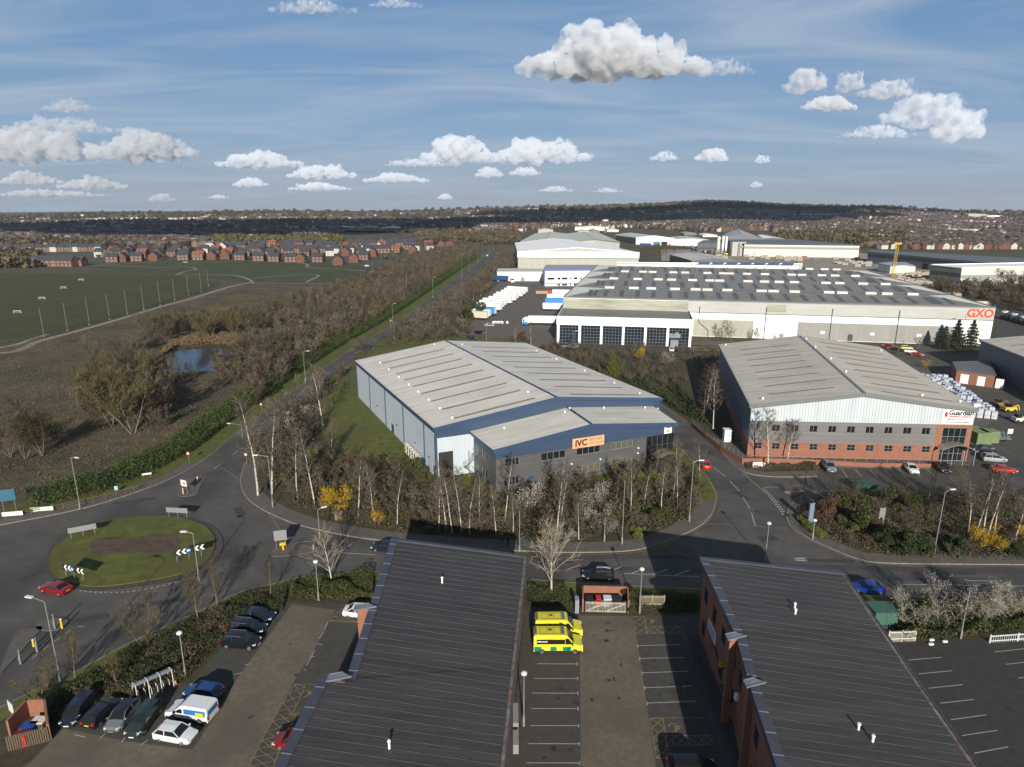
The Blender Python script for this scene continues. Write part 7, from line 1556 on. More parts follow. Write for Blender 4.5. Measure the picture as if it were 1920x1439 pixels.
def shadow_cloud(label, tx_, ty, rx, ry, seed):
    """a low cloud behind the camera whose shadow lies over (tx, ty)"""
    H_ = 700.0; k = (H_)/sv.z; R = random.Random(seed); b = bmesh.new()
    for i in range(16): bmesh.ops.create_icosphere(b, subdivisions=2, radius=1, matrix=Matrix.Translation((R.uniform(-.7, .7)*rx, R.uniform(-.7, .7)*ry, R.uniform(0, 40))) @ Matrix.Diagonal((rx*R.uniform(.3, .5), ry*R.uniform(.3, .5), 55, 1)))
    me = bpy.data.meshes.new('cloud'); b.to_mesh(me); b.free(); me.materials.append(mat('cloud_white', (.8, .8, .8), 1.0)); o = link('cloud', me, None, (tx_+sv.x*k, ty+sv.y*k, H_)); tag(o, label, 'cloud')
shadow_cloud('low cloud outside the frame shading the left hillside', -600, 1650, 700, 420, 1)
shadow_cloud('low cloud outside the frame shading the middle of the valley', 500, 2150, 760, 520, 2)
shadow_cloud('low cloud outside the frame shading the far left houses', -1500, 1700, 600, 420, 3)
shadow_cloud('low cloud outside the frame shading the wooded right ridge', 1350, 2900, 700, 260, 4)
# ================================================================ vehicles
def paint(name, c, metal=0.3, rough=0.28): return mat('paint_'+name, c, rough, metal=metal, coat=0.6, spec=0.5)
CGL = mat('car_glass', (0.010, 0.012, 0.014), 0.06, spec=0.8); TYRE = mat('tyre', (0.018, 0.018, 0.019), 0.8); RIM = mat('alloy_rim', (0.35, 0.36, 0.37), 0.35, metal=0.8)
HLT = mat('headlight_glass', (0.55, 0.57, 0.58), 0.15, spec=0.8); TLT = mat('tail_light', (0.35, 0.01, 0.008), 0.25); PLW = mat('plate_white', (0.6, 0.6, 0.58), 0.5); PLY = mat('plate_yellow', (0.6, 0.42, 0.03), 0.5); TRIM = mat('black_trim', (0.02, 0.02, 0.022), 0.6)
KIND = {  # L, W, H, belt, bonnet z, screen base x, roof front x, roof rear x, rear base x, tail z, wheel r   (x forward, origin centre)
    'hatch': (4.2, 1.78, 1.48, 0.95, 0.86, 1.05, 0.35, -1.45, -1.95, 0.98, 0.32), 'suv': (4.6, 1.88, 1.68, 1.08, 1.02, 1.15, 0.50, -1.75, -2.15, 1.12, 0.37),
    'saloon': (4.7, 1.82, 1.44, 0.93, 0.84, 1.00, 0.25, -1.05, -1.75, 0.98, 0.33), 'estate': (4.75, 1.82, 1.48, 0.94, 0.85, 1.05, 0.35, -1.85, -2.28, 0.98, 0.33), 'mpv': (4.4, 1.82, 1.64, 1.0, 0.95, 1.45, 0.60, -1.75, -2.1, 1.05, 0.33)}
def car(label, rear, front, kind, pm, cat='car', roofm=None, z=0.02, group=None, rails=False):
    a, b = V2(W(*rear)), V2(W(*front)); c = (a+b)/2; rz = atan2((b-a).y, (b-a).x)
    t = thing('car', label, cat, (c.x, c.y, z), rz, group)
    L, Wd, H, zb, zh, xs, xf, xr, xt, zt, wr = KIND[kind]; hw = Wd/2; x0, x1 = -L/2, L/2
    st = [(x0, .45, zt-.22, .80), (x0+.10, .28, zt-.04, .93), (x0+.45, .20, zt, 1.0), (xt, .20, max(zt, zb), 1.0), (0, .20, zb, 1.0), (xs, .20, zb-.01, 1.0), (x1-.75, .20, zh, .99), (x1-.22, .24, zh-.12, .90), (x1, .40, zh-.32, .72)]
    st = [s for i, s in enumerate(st) if not (i == 2 and xt < x0+.4)]; rings = []
    for x, zl_, zu, k in st:
        w_ = hw*k; rings.append([(x, -w_*.90, zl_), (x, -w_, zl_+.18), (x, -w_*1.0, (zl_+zu)/2+.05), (x, -w_*.95, zu-.05), (x, -w_*.80, zu+.02), (x, 0, zu+.05), (x, w_*.80, zu+.02), (x, w_*.95, zu-.05), (x, w_*1.0, (zl_+zu)/2+.05), (x, w_, zl_+.18), (x, w_*.90, zl_)])
    m = MB()
    for i in range(len(rings)-1):
        A, B = rings[i], rings[i+1]
        for j in range(10): m.quad(A[j], A[j+1], B[j+1], B[j])
        m.quad(A[10], A[0], B[0], B[10])
    m.face(rings[0]); m.face(rings[-1][::-1])
    # pillars and roof
    wb, wt = hw*.93, hw*.74; zr_ = H
    R4 = [(xf, -wt, zr_-.05), (xr, -wt, zr_-.07), (xr, wt, zr_-.07), (xf, wt, zr_-.05)]; RM = [((xf+xr)/2, -wt*1.02, zr_-.01), ((xf+xr)/2, wt*1.02, zr_-.01)]; Cc = [(xf, 0, zr_), ((xf+xr)/2, 0, zr_+.03), (xr, 0, zr_-.02)]
    rf = MB(); rf.quad(R4[0], Cc[0], Cc[1], RM[0]); rf.quad(RM[0], Cc[1], Cc[2], R4[1]); rf.quad(Cc[0], R4[3], RM[1], Cc[1]); rf.quad(Cc[1], RM[1], R4[2], Cc[2])
    bm_ = (xf+xr)/2-0.1
    for s in (-1, 1):
        for (p, q, wd) in (((xs, s*wb, zb), (xf, s*wt, zr_-.06), .07), ((xt, s*wb, max(zt, zb)), (xr, s*wt, zr_-.08), .16), ((bm_, s*wb*.995, zb), (bm_-.05, s*(wt+.01), zr_-.04), .07)): m.bar(p, q, wd, .05)
        m.bar((xf, s*wt, zr_-.05), (xr, s*wt, zr_-.07), .06, .05)
        for wx in (x1-.88, x0+.82):   # wheel arch lips
            for k in range(8):
                a0, a1 = pi*k/8, pi*(k+1)/8; r_ = wr+.06; m.bar((wx+r_*cos(a0), s*hw*.985, wr+r_*sin(a0)), (wx+r_*cos(a1), s*hw*.985, wr+r_*sin(a1)), .05, .05)
    me_ = m.build('body', pm, t); me_.data.polygons.foreach_set('use_smooth', [True]*10*(len(rings)-1)+[False]*(len(me_.data.polygons)-10*(len(rings)-1))); rf.build('roof', roofm or pm, t)
    g = MB(); g.quad((xs, -wb+.06, zb+.01), (xs, wb-.06, zb+.01), (xf, wt-.05, zr_-.05), (xf, -wt+.05, zr_-.05)); g.build('windscreen', CGL, t)
    g = MB(); zz = max(zt, zb); g.quad((xt, wb-.08, zz+.02), (xt, -wb+.08, zz+.02), (xr, -wt+.06, zr_-.07), (xr, wt-.06, zr_-.07)); g.build('rear_window', CGL, t)
    for s in (-1, 1):
        for pts in ([(xs-.05, s*wb, zb+.01), (bm_+.05, s*wb, zb+.01), (bm_+.0, s*wt, zr_-.06), (xf-.02, s*wt, zr_-.06)], [(bm_-.05, s*wb, zb+.01), (xt+.12, s*wb, max(zt, zb)+.01), (xr+.1, s*wt, zr_-.09), (bm_-.08, s*wt, zr_-.06)]):
            g = MB(); pts = [(x, y+s*.008, z_) for x, y, z_ in pts]; g.quad(*(pts if s > 0 else pts[::-1])); g.build('side_window', CGL, t)
        g = MB(); g.box((xs-.12, s*(hw+.08), zb+.06), (.12, .18, .13)); g.build('mirror', pm, t)
        g = MB(); g.box((x1-.30, s*hw*.66, zh-.20), (.36, .40, .14), -s*.35); g.build('headlight', HLT, t)
        g = MB(); g.box((x0+.07, s*hw*.74, zt-.14), (.14, .30, .20)); g.build('tail_light', TLT, t)
        for wx in (x1-.88, x0+.82):
            g = MB(); g.tube((wx, s*(hw-.24), wr), (wx, s*(hw-.005), wr), wr, n=16); wh = g.build('wheel', TYRE, t); g = MB(); g.tube((wx, s*(hw-.02), wr), (wx, s*(hw+.006), wr), wr*.66, wr*.58, n=12); g.build('rim', RIM, wh)
        if rails: g = MB(); g.bar((xf-.1, s*wt*.95, zr_+.05), (xr+.1, s*wt*.95, zr_+.03), .04, .05); g.build('roof_rail', RIM, t)
    g = MB(); g.box((x0-.005, 0, zt-.32), (.03, .52, .12)); g.build('rear_plate', PLY, t); g = MB(); g.box((x1+.0, 0, .46), (.03, .52, .12)); g.build('front_plate', PLW, t)
    g = MB(); g.box((x1-.05, 0, zh-.36), (.14, Wd*.5, .12)); g.build('grille', TRIM, t)
    return t
pk = paint('black', (0.010, 0.011, 0.013)); pn = paint('navy', (0.010, 0.016, 0.035)); pb2 = paint('blue', (0.012, 0.055, 0.20)); pw = paint('white', (0.62, 0.64, 0.65), 0.0); pg = paint('grey', (0.16, 0.18, 0.19)); pgn = paint('dark_green', (0.022, 0.034, 0.030)); pr_ = paint('red', (0.26, 0.010, 0.010)); ps = paint('silver', (0.36, 0.38, 0.40)); pbr = paint('bright_blue', (0.010, 0.040, 0.30)); por = paint('bright_red', (0.50, 0.030, 0.012)); pyl = paint('yellow', (0.60, 0.48, 0.04), 0.0)
Z1 = 0.150
car('dark navy saloon at the top of the three dark cars in the west car park', (452, 1160), (515, 1165), 'saloon', pn, z=Z1)
car('black estate in the middle of the three dark cars in the west car park', (430, 1183), (502, 1188), 'estate', pk, z=Z1, rails=True)
car('black off-roader with chrome roof rails, lowest of the three dark cars', (419, 1210), (489, 1216), 'suv', pk, z=Z1, rails=True)
car('dark blue people carrier at the left end of the row of four', (168, 1320), (131, 1365), 'mpv', pn, z=Z1); car('black hatchback showing its yellow rear plate, second in the row of four', (172, 1367), (216, 1326), 'hatch', pk, z=Z1)
car('grey small car with dark roof, third in the row of four', (250, 1329), (212, 1377), 'hatch', pg, z=Z1, roofm=pk); car('dark green off-roader at the right end of the row of four', (292, 1334), (251, 1388), 'suv', pgn, z=Z1)
car('white hatchback nearest the camera in the west car park', (293, 1380), (370, 1394), 'hatch', pw, z=Z1); car('blue hatchback hidden behind the white liveried van', (412, 1312), (354, 1304), 'hatch', pb2, z=Z1)
car('white car half hidden behind the roof edge by the hatched bay', (648, 1154), (708, 1158), 'saloon', pw, z=Z1); car('red car half hidden under the roof edge at the bottom of the picture', (580, 1400), (527, 1398), 'hatch', pr_, z=Z1)
car('black car cut off by the bottom edge in the middle car park', (1247, 1452), (1345, 1454), 'suv', pk, z=Z1)
car('black estate with bright roof rails driving past the bin store', (1150, 1086), (1093, 1083), 'estate', pk, rails=True); car('shiny blue saloon driving left beside the right hand grey roof', (1657, 1111), (1592, 1107), 'saloon', pbr)
car('dark blue car just left of the grey roof corner on the road', (750, 1034), (693, 1030), 'hatch', pn); car('dark red saloon circling the roundabout', (132, 1116), (79, 1104), 'saloon', pr_); car('bright red hatchback driving away up the side road', (1327, 885), (1315, 866), 'hatch', por)
car('grey off-roader in the leftmost workshop bay', (1546, 872), (1561, 890), 'suv', pg, z=.03); car('white saloon in the workshop bays', (1698, 874), (1718, 894), 'saloon', pw, z=.03); car('black saloon in the bay nearest the workshop entrance', (1757, 872), (1777, 893), 'saloon', pk, z=.03)
car('black off-roader right of the workshop corner', (1862, 850), (1824, 847), 'suv', pk, z=.03); car('silver off-roader right of the workshop', (1842, 864), (1883, 867), 'suv', ps, z=.03); car('orange red car below the silver off-roader', (1863, 884), (1899, 887), 'saloon', por, z=.03)
for lb, r_, f_, k, p_ in (('maroon car behind the workshop roof beside the white warehouse', (1672, 653), (1656, 651), 'hatch', pr_), ('black car behind the maroon one beside the white warehouse', (1686, 658), (1664, 656), 'saloon', pk), ('yellow car beside the white warehouse wall', (1688, 655), (1711, 656), 'hatch', pyl), ('small white car between the yellow and the red one', (1698, 661), (1714, 662), 'hatch', pw), ('red car lowest of the group by the white warehouse', (1707, 667), (1730, 669), 'saloon', pr_),
        ('silver car at the end of the parked trailers', (908, 612), (928, 613), 'estate', ps), ('dark people carrier at the left of the lorry park', (889, 626), (911, 628), 'mpv', pk), ('dark hatchback below the dark people carrier in the lorry park', (878, 636), (894, 637), 'hatch', pk), ('black car at the left end of the glazed office', (1052, 651), (1040, 653), 'hatch', pk), ('silver car second from the left at the glazed office', (1082, 652), (1068, 654), 'hatch', ps), ('dark grey car third from the left at the glazed office', (1064, 650), (1056, 653), 'hatch', pg), ('white hatchback at the glazed office entrance', (1259, 655), (1259, 663), 'hatch', pw),
        ('dark car driving on the main road', (858, 530), (852, 536), 'saloon', pk), ('red car far up the main road', (933, 475), (930, 479), 'mpv', por), ('white van far up the main road', (912, 482), (915, 479), 'mpv', pw), ('white car parked before the estate front row', (681, 500), (695, 500), 'hatch', pw), ('red car parked before the estate front row', (722, 497), (732, 497), 'hatch', por), ('dark car parked among the front row houses', (310, 494), (322, 494), 'hatch', pk), ('silver car parked among the front row houses', (342, 493), (354, 493), 'hatch', ps)):
    car(lb, r_, f_, k, p_, z=.05)
# ---- vans and ambulances
def van(name, label, cat, rear, front, L, Wd, H, pm, z, side=None, extras=None, nose=1.15):
    a, b = V2(W(*rear)), V2(W(*front)); c = (a+b)/2; rz = atan2((b-a).y, (b-a).x); t = thing(name, label, cat, (c.x, c.y, z), rz)
    hw = Wd/2; x0, x1 = -L/2, L/2; hb_ = H*.50; prof = [(x0, .35), (x0, H-.25), (x0+.10, H-.05), (x0+.3, H), (x1-nose-1.0, H), (x1-nose-.75, H-.08), (x1-nose+.1, hb_+.12), (x1-.15, hb_-.10), (x1, hb_-.35), (x1, .35)]
    m = MB()
    ins = lambda p: .88 if p[1] > H-.1 else .95 if p[1] > hb_+.2 else 1.0
    for s in (-1, 1):
        P_ = [(x, s*hw*ins((x, z_)), z_) for x, z_ in prof]; m.face(P_ if s < 0 else P_[::-1])
    for i in range(len(prof)-1):
        p, q = prof[i], prof[i+1]; m.quad((p[0], -hw*ins(p), p[1]), (p[0], hw*ins(p), p[1]), (q[0], hw*ins(q), q[1]), (q[0], -hw*ins(q), q[1]))
    m.quad((x0, -hw, .35), (x1, -hw, .35), (x1, hw, .35), (x0, hw, .35)); m.build('body', pm, t)
    g = MB(); g.quad(*[(x, y, z_) for x, y, z_ in ((x1-nose+.06, -hw*.86, hb_+.2), (x1-nose+.06, hw*.86, hb_+.2), (x1-nose-.68, hw*.82, H-.16), (x1-nose-.68, -hw*.82, H-.16))]); g.data_off = 0
    for i in range(len(g.v)): g.v[i] = (g.v[i][0]+.03, g.v[i][1], g.v[i][2]+.02)
    g.build('windscreen', CGL, t)
    for s in (-1, 1):
        g = MB(); P_ = [(x1-nose-.02, s*(hw+.02), hb_+.12), (x1-nose-.95, s*(hw+.02), hb_+.10), (x1-nose-.95, s*(hw+.012), H-.40), (x1-nose-.60, s*(hw+.012), H-.40)]; g.quad(*(P_ if s > 0 else P_[::-1])); g.build('cab_window', CGL, t)
        g = MB(); g.box((x1-.18, s*hw*.78, hb_-.22), (.34, .30, .22)); g.build('headlight', HLT, t); g = MB(); g.box((x0, s*hw*.90, H*.45), (.08, .16, .45)); g.build('tail_light', TLT, t)
        g = MB(); g.box((x1-nose-.1, s*(hw+.14), hb_+.2), (.14, .22, .28)); g.build('mirror', TRIM, t); g = MB(); g.box((0, s*(hw+.01), .42), (L*.96, .05, .16)); g.build('sill', TRIM, t)
        for wx in (x1-.95, x0+1.0):
            g = MB(); g.tube((wx, s*(hw-.25), .35), (wx, s*(hw+.03), .35), .36, n=16); wh = g.build('wheel', TYRE, t); g = MB(); g.tube((wx, s*(hw), .35), (wx, s*(hw+.045), .35), .22, n=12); g.build('rim', RIM, wh)
    g = MB(); g.box((x0-.01, 0, .55), (.04, .52, .12)); g.build('rear_plate', PLY, t)
    if extras: extras(t, L, hw, H, x0, x1, hb_)
    return t
AY = mat('ambulance_yellow', (0.60, 0.56, 0.03), 0.4, coat=.4); AG = mat('ambulance_green', (0.0, 0.20, 0.12), 0.4); DKG = mat('slate_pod', (0.10, 0.13, 0.16), 0.4)
def amb(t, L, hw, H, x0, x1, hb_):
    for s in (-1, 1):
        y = s*(hw*.975+.012)
        for i, (a, w_) in enumerate(((x0+.05, .9), (x0+2.0, .75), (x0+3.5, .75), (x1-1.9, .5))):
            g = MB(); P_ = [(a, s*(hw+.012), .52), (a+w_, s*(hw+.012), .52), (a+w_, s*(hw+.014), 1.04), (a, s*(hw+.014), 1.04)]; g.quad(*(P_ if s < 0 else P_[::-1])); g.build('green_check', AG, t)
        g = MB(); P_ = [(x0+.35, s*(hw+.02), 1.40), (x0+3.75, s*(hw+.02), 1.40), (x0+3.75, s*(hw+.01), 2.02), (x0+.35, s*(hw+.01), 2.02)]; g.quad(*(P_ if s < 0 else P_[::-1])); g.build('side_window', CGL, t)
    g = MB(); g.box((x1-3.0+.6, 0, H+.08), (.35, 1.6, .16)); g.build('light_bar', DKG, t); g = MB(); g.box((x0+.25, 0, H+.06), (.25, 1.5, .12)); g.build('light_bar', DKG, t)
    g = MB()
    for x in (x0+.8, x0+1.6, x0+2.4, x0+3.2): g.bar((x, -.6, H+.03), (x, .6, H+.03), .03, .03)
    for y in (-.6, .6): g.bar((x0+.7, y, H+.03), (x0+3.4, y, H+.03), .03, .03)
    g.box((x0+2.0, 0, H+.06), (.45, .3, .12)); g.build('roof_rack', mat('olive_rack', (.16, .14, .05), .7), t)
for lb, r_, f_ in (('front yellow and green ambulance in the middle car park', (994, 1219), (1097, 1219)), ('second yellow and green ambulance parked behind the first', (997, 1191), (1096, 1190))):
    t = van('ambulance', lb, 'ambulance', r_, f_, 5.9, 2.05, 2.55, AY, Z1, extras=amb)
    c = t.location; A_, B_ = Vector((c.x-2.95, c.y-1.0, 0)), Vector((c.x+2.95, c.y-1.0, 0))
    text(t, 'AMBULANCE', 0.22, A_, B_, 1.0, 1.9, 0.06, WHITE)
def livery(t, L, hw, H, x0, x1, hb_):
    BL_ = mat('livery_blue', (.02, .13, .42), .4); GL_ = mat('livery_lime', (.42, .46, .04), .4)
    for s in (-1, 1):
        y = s*(hw+.02)
        for (a, b_, z0, z1, m, o_) in ((x0+.25, x0+2.7, 1.05, 1.62, BL_, 0), (x0+.45, x0+1.35, .88, 1.42, GL_, .012)):
            g = MB(); yy = y+s*o_; P_ = [(a, yy, z0), (b_, yy, z0), (b_, yy-s*.03, z1), (a, yy-s*.03, z1)]; g.quad(*(P_ if s < 0 else P_[::-1])); g.build('livery_panel', m, t)
    g = MB(); g.quad((x0-.012, hw*.8, 1.05), (x0-.012, -hw*.8, 1.05), (x0-.012, -hw*.76, 1.62), (x0-.012, hw*.76, 1.62)); g.build('rear_window', BL_, t)
van('van', 'white panel van with blue and lime side panels in the west car park', 'van', (406, 1352), (318, 1338), 5.0, 1.95, 1.95, pw, Z1, extras=livery)
# ---- lorries and trailers
def trailer(label, rear, front, col, side=None, L=13.6, rear_col=None, group=None, roofc=None, H=4.1):
    a, b = V2(W(*rear)), V2(W(*front)); d = (b-a).normalized(); c = a+d*L/2; rz = atan2(d.y, d.x); t = thing('lorry_trailer', label, 'trailer', (c.x, c.y, 0.03), rz, group)
    m = MB(); m.box((0, 0, (H+1.1)/2), (L, 2.5, H-1.1)); m.build('box_body', col, t); m = MB(); m.box((0, 0, 0.95), (L*.96, 1.2, .25)); m.build('chassis', TRIM, t)
    if roofc: m = MB(); m.box((0, 0, H+.02), (L*.99, 2.45, .05)); m.build('roof', roofc, t)
    m = MB(); m.box((-L/2-.03, 0, (H+1.1)/2), (.05, 2.3, H-1.3)); m.build('rear_door', rear_col or WHITE, t)
    for x in (-L/2+1.6, -L/2+2.9, -L/2+4.2):
        for s in (-1, 1): m = MB(); m.tube((x, s*.85, .5), (x, s*1.22, .5), .5, n=12); m.build('wheel', TYRE, t)
    m = MB(); m.box((L/2-2.6, 0, .5), (.2, 1.8, 1.0)); m.build('landing_leg', TRIM, t)
    return t
TBL = mat('trailer_blue', (.03, .22, .58), .5); TWH = mat('trailer_white', (.72, .72, .72), .5, var=.05, scale=.5); TCR = mat('trailer_cream', (.50, .48, .36), .5)
RE = [(914, 601), (919, 597), (929, 593), (940, 585), (944, 580), (949, 575.5), (959, 572), (967, 567), (971, 563), (979, 559), (984, 555), (988, 551.5)]
TN = 'nearest second third fourth fifth sixth seventh eighth ninth tenth eleventh farthest'.split()
for i, (px, py) in enumerate(RE):
    trailer(('blue roofed' if i == 2 else 'cream' if i == 0 else 'white')+' trailer, '+TN[i]+' in the row along the left of the lorry park', (px, py), (px-50, py-3.5), TBL if i == 2 else (TCR if i == 0 else TWH), rear_col=TWH, group='trailers parked along the left of the lorry park', roofc=TBL if i == 2 else None)
for lb, px, py, col in (('white trailer nearest the glazed office side of the lorry park', 1018, 583, TWH), ('blue trailer against the large warehouse', 1023, 573, TBL), ('white trailer with red edge behind the blue one at the large warehouse', 1026, 565, TWH), ('farthest white trailer against the large warehouse', 1036, 556, TWH)):
    trailer(lb, (px, py), (px+50, py+1), col)
def lorry_cab(label, at, rz, col, low):
    p = V2(W(*at)); t = thing('lorry_cab', label, 'lorry', (p.x, p.y, .03), rz); m = MB()
    prof = [(-1.2, .9), (-1.2, 3.5), (-.2, 3.9), (1.0, 3.1), (1.25, 1.9), (1.25, .9)]
    for s in (-1, 1): P_ = [(x, s*1.22, z_) for x, z_ in prof]; m.face(P_ if s < 0 else P_[::-1])
    for i in range(6): p_, q = prof[i], prof[(i+1) % 6]; m.quad((p_[0], -1.22, p_[1]), (p_[0], 1.22, p_[1]), (q[0], 1.22, q[1]), (q[0], -1.22, q[1]))
    m.build('cab', col, t); m = MB(); m.box((.1, 0, 1.15), (2.4, 2.5, 1.3)); m.build('bumper', low, t)
    g = MB(); g.quad((1.27, -1.1, 2.0), (1.27, 1.1, 2.0), (1.04, 1.1, 3.0), (1.04, -1.1, 3.0)); g.build('windscreen', CGL, t)
    for s in (-1, 1): g = MB(); g.quad((.1, s*1.235, 2.0), (1.0, s*1.235, 2.0), (.8, s*1.235, 2.8), (.1, s*1.235, 2.8)); g.build('side_window', CGL, t); g = MB(); g.tube((.4, s*.9, .5), (.4, s*1.25, .5), .5, n=12); g.build('wheel', TYRE, t)
    m = MB(); m.box((-2.6, 0, .9), (3.2, 1.0, .3)); m.build('chassis', TRIM, t)
    return t
a, b = V2(W(1037, 611)), V2(W(990, 609)); d = (b-a).normalized()
trailer('white trailer with a patched cream side behind the blue and white lorry cab', (1042, 610), (990, 609), TWH, L=12.5)
lorry_cab('blue and white lorry cab at the front of the lorry park', (985, 610), atan2(d.y, d.x), TWH, TBL)
lorry_cab('white lorry cab in front of the low white shed', (960, 531), -1.2, TWH, TWH); trailer('dark blue trailer behind the white lorry cab at the low white shed', (921, 527), (956, 529), mat('trailer_navy', (.02, .07, .16), .5), L=13.6)
for i in range(10):
    lorry_cab(ordw(i)+' dark parked tractor unit from the left right of the large white warehouse', (1882+i*9, 598+i*2.6), pi-.1, TWH if i % 2 == 0 else paint('slate', (.08, .10, .13)), paint('slate2', (.05, .06, .08)))
def boxthing(name, label, cat, at, size, m, rz=0.0, group=None, z=0.03, part='body', extra=None):
    p = V2(W(*at)); t = thing(name, label, cat, (p.x, p.y, z), rz, group); b = MB(); b.box((0, 0, size[2]/2), size, 0); b.build(part, m, t)
    if extra: extra(t, size)
    return t
def cont_extra(dm):
    def f(t, s):
        for sg in (-1, 1):
            b = MB()
            for i in range(16): b.box((-s[0]/2+s[0]*(i+.5)/16, sg*s[1]/2, s[2]/2), (s[0]/48, .06, s[2]*.9))
            b.build('corrugation', dm, t)
        b = MB(); b.box((s[0]/2+.03, 0, s[2]/2), (.06, s[1]*.9, s[2]*.9)); b.build('end_door', dm, t)
    return f
GRN = mat('container_green', (.17, .22, .10), .6, var=.1); GRN2 = mat('container_green_dark', (.11, .15, .07), .6)
boxthing('container', 'green shipping container beside the workshop corner', 'container', (1829, 827), (3.4, 5.5, 2.7), GRN, extra=cont_extra(GRN2)); boxthing('container', 'green shipping container right of the one at the workshop corner', 'container', (1851, 828), (3.4, 2.6, 2.7), GRN, extra=cont_extra(GRN2))
boxthing('container', 'pale container with a blue end behind the large warehouse roof edge', 'container', (1838, 578), (12, 2.5, 3.6), mat('container_cream', (.50, .44, .38), .6), extra=cont_extra(mat('cont_cream2', (.40, .35, .30), .6))); boxthing('container', 'short blue container at the right end of the pale one', 'container', (1862, 579), (1.6, 2.6, 3.8), mat('container_blue', (.02, .06, .28), .6), extra=cont_extra(mat('cont_blue2', (.015, .04, .2), .6)))
# trailer of steel racks
t = thing('steel_rack_trailer', 'low trailer loaded with grey steel racks and a white board right of the containers', 'trailer', W(1870, 826)); b = MB(); b.box((0, 0, .6), (5, 1.8, .15)); b.build('deck', STEEL, t)
for i in range(6): b = MB(); x = -2.2+i*.8; b.bar((x, -.8, .6), (x+.5, .8, 2.0), .12, .12); b.bar((x+.5, -.8, .6), (x, .8, 1.7), .12, .12); b.build('rack', STEEL, t)
b = MB(); b.box((2.6, 0, 2.2), (1.2, .06, 1.1)); b.build('board', WHITE, t); b = MB(); b.bar((2.6, .05, .5), (2.6, .05, 1.7), .1, .1); b.build('post', STEEL, t)
for x in (-1.2, 1.2): b = MB(); b.tube((x, -.8, .32), (x, -.95, .32), .32, n=12); b.build('wheel', TYRE, t)
# wrapped pallets
SHR = mat('shrink_wrap', (.42, .45, .50), .25, var=.35, scale=1.2, spec=.7); SHT = mat('wrap_top', (.30, .34, .42), .3, var=.3, scale=1.5, spec=.7); WOOD = mat('pallet_wood', (.26, .17, .09), .9)
proto = thing('wrapped_pallet', 'silver shrink wrapped pallet stack in the block behind the workshop', 'pallet', (0, 0, 0), 0, 'wrapped pallets in the yard'); b = MB(); b.box((0, 0, 1.35), (1.25, 1.15, 2.3), 0, .97); b.build('load', SHR, proto); b = MB(); b.box((0, 0, 2.56), (1.15, 1.05, .1)); b.build('top_sheet', SHT, proto); b = MB(); b.box((0, 0, .1), (1.2, 1.1, .16)); b.build('pallet', WOOD, proto)
o0 = V2(W(1862, 786)); dY = (V2(W(1745, 700))-o0).normalized(); dX = Vector((dY.y, -dY.x, 0)); RPp = random.Random(2); first = True; n_p = 0
for j in range(19):
    for i in range(8):
        if RPp.random() < .07: continue
        p = o0+dY*(j*2.05)-dX*(i*1.6); h_ = RPp.choice((.8, .9, 1.0, 1.0)); label = 'silver shrink wrapped pallet stack in the block behind the workshop'
        q = proto if first else dup(proto, (p.x, p.y, .03), 0); q.location = (p.x, p.y, .03); q.rotation_euler = (0, 0, atan2(dX.y, dX.x)+RPp.uniform(-.05, .05)); q.scale = (1, 1, h_); first = False
boxthing('wrapped_pallet', 'white and red labelled pallet at the near corner of the wrapped stacks', 'pallet', (1826, 776), (1.6, 1.2, 2.7), WHITE, part='load', extra=lambda t, s: (lambda b: (b.box((0, -.62, .95), (1.4, .05, 1.2)), b.build('red_label', RED, t)))(MB()))
# block yard stacks
BLK_ = [mat('block_buff', (.34, .29, .22), .9, var=.15), mat('block_grey', (.30, .29, .28), .9, var=.15), mat('block_red', (.24, .12, .08), .9, var=.15)]
protos = []
for k in range(3):
    q = thing('block_stack', 'x', 'block stack', (0, 0, 0)); b = MB()
    for i in range(3): b.box((0, 0, .35+i*.75), (5.5, 1.3, .68))
    b.build('blocks', BLK_[k], q); b = MB(); b.box((0, 0, -.02+.06), (5.4, 1.2, .1)); b.build('pallet', WOOD, q); protos.append([q, False])
RY = random.Random(5)
ypts = scatter([(1290, 462), (1480, 470), (1620, 484), (1640, 500), (1560, 503), (1480, 492), (1330, 484)], 110, RY, 3)+scatter([(1655, 520), (1745, 512), (1755, 545), (1800, 560), (1720, 555)], 70, RY, 3)
for x, y in ypts:
    k = RY.choice((0, 0, 1, 1, 2)); e_ = protos[k]; q = e_[0] if not e_[1] else dup(e_[0], (x, y, .05)); e_[1] = True; q.location = (x, y, .05); q.rotation_euler = (0, 0, RY.choice((0, .1, -.2))); q['label'] = ('buff', 'grey', 'reddish')[k]+' stack of concrete blocks in the block yard behind the large warehouse'; q['group'] = ('buff', 'grey', 'reddish')[k]+' block stacks in the yard'
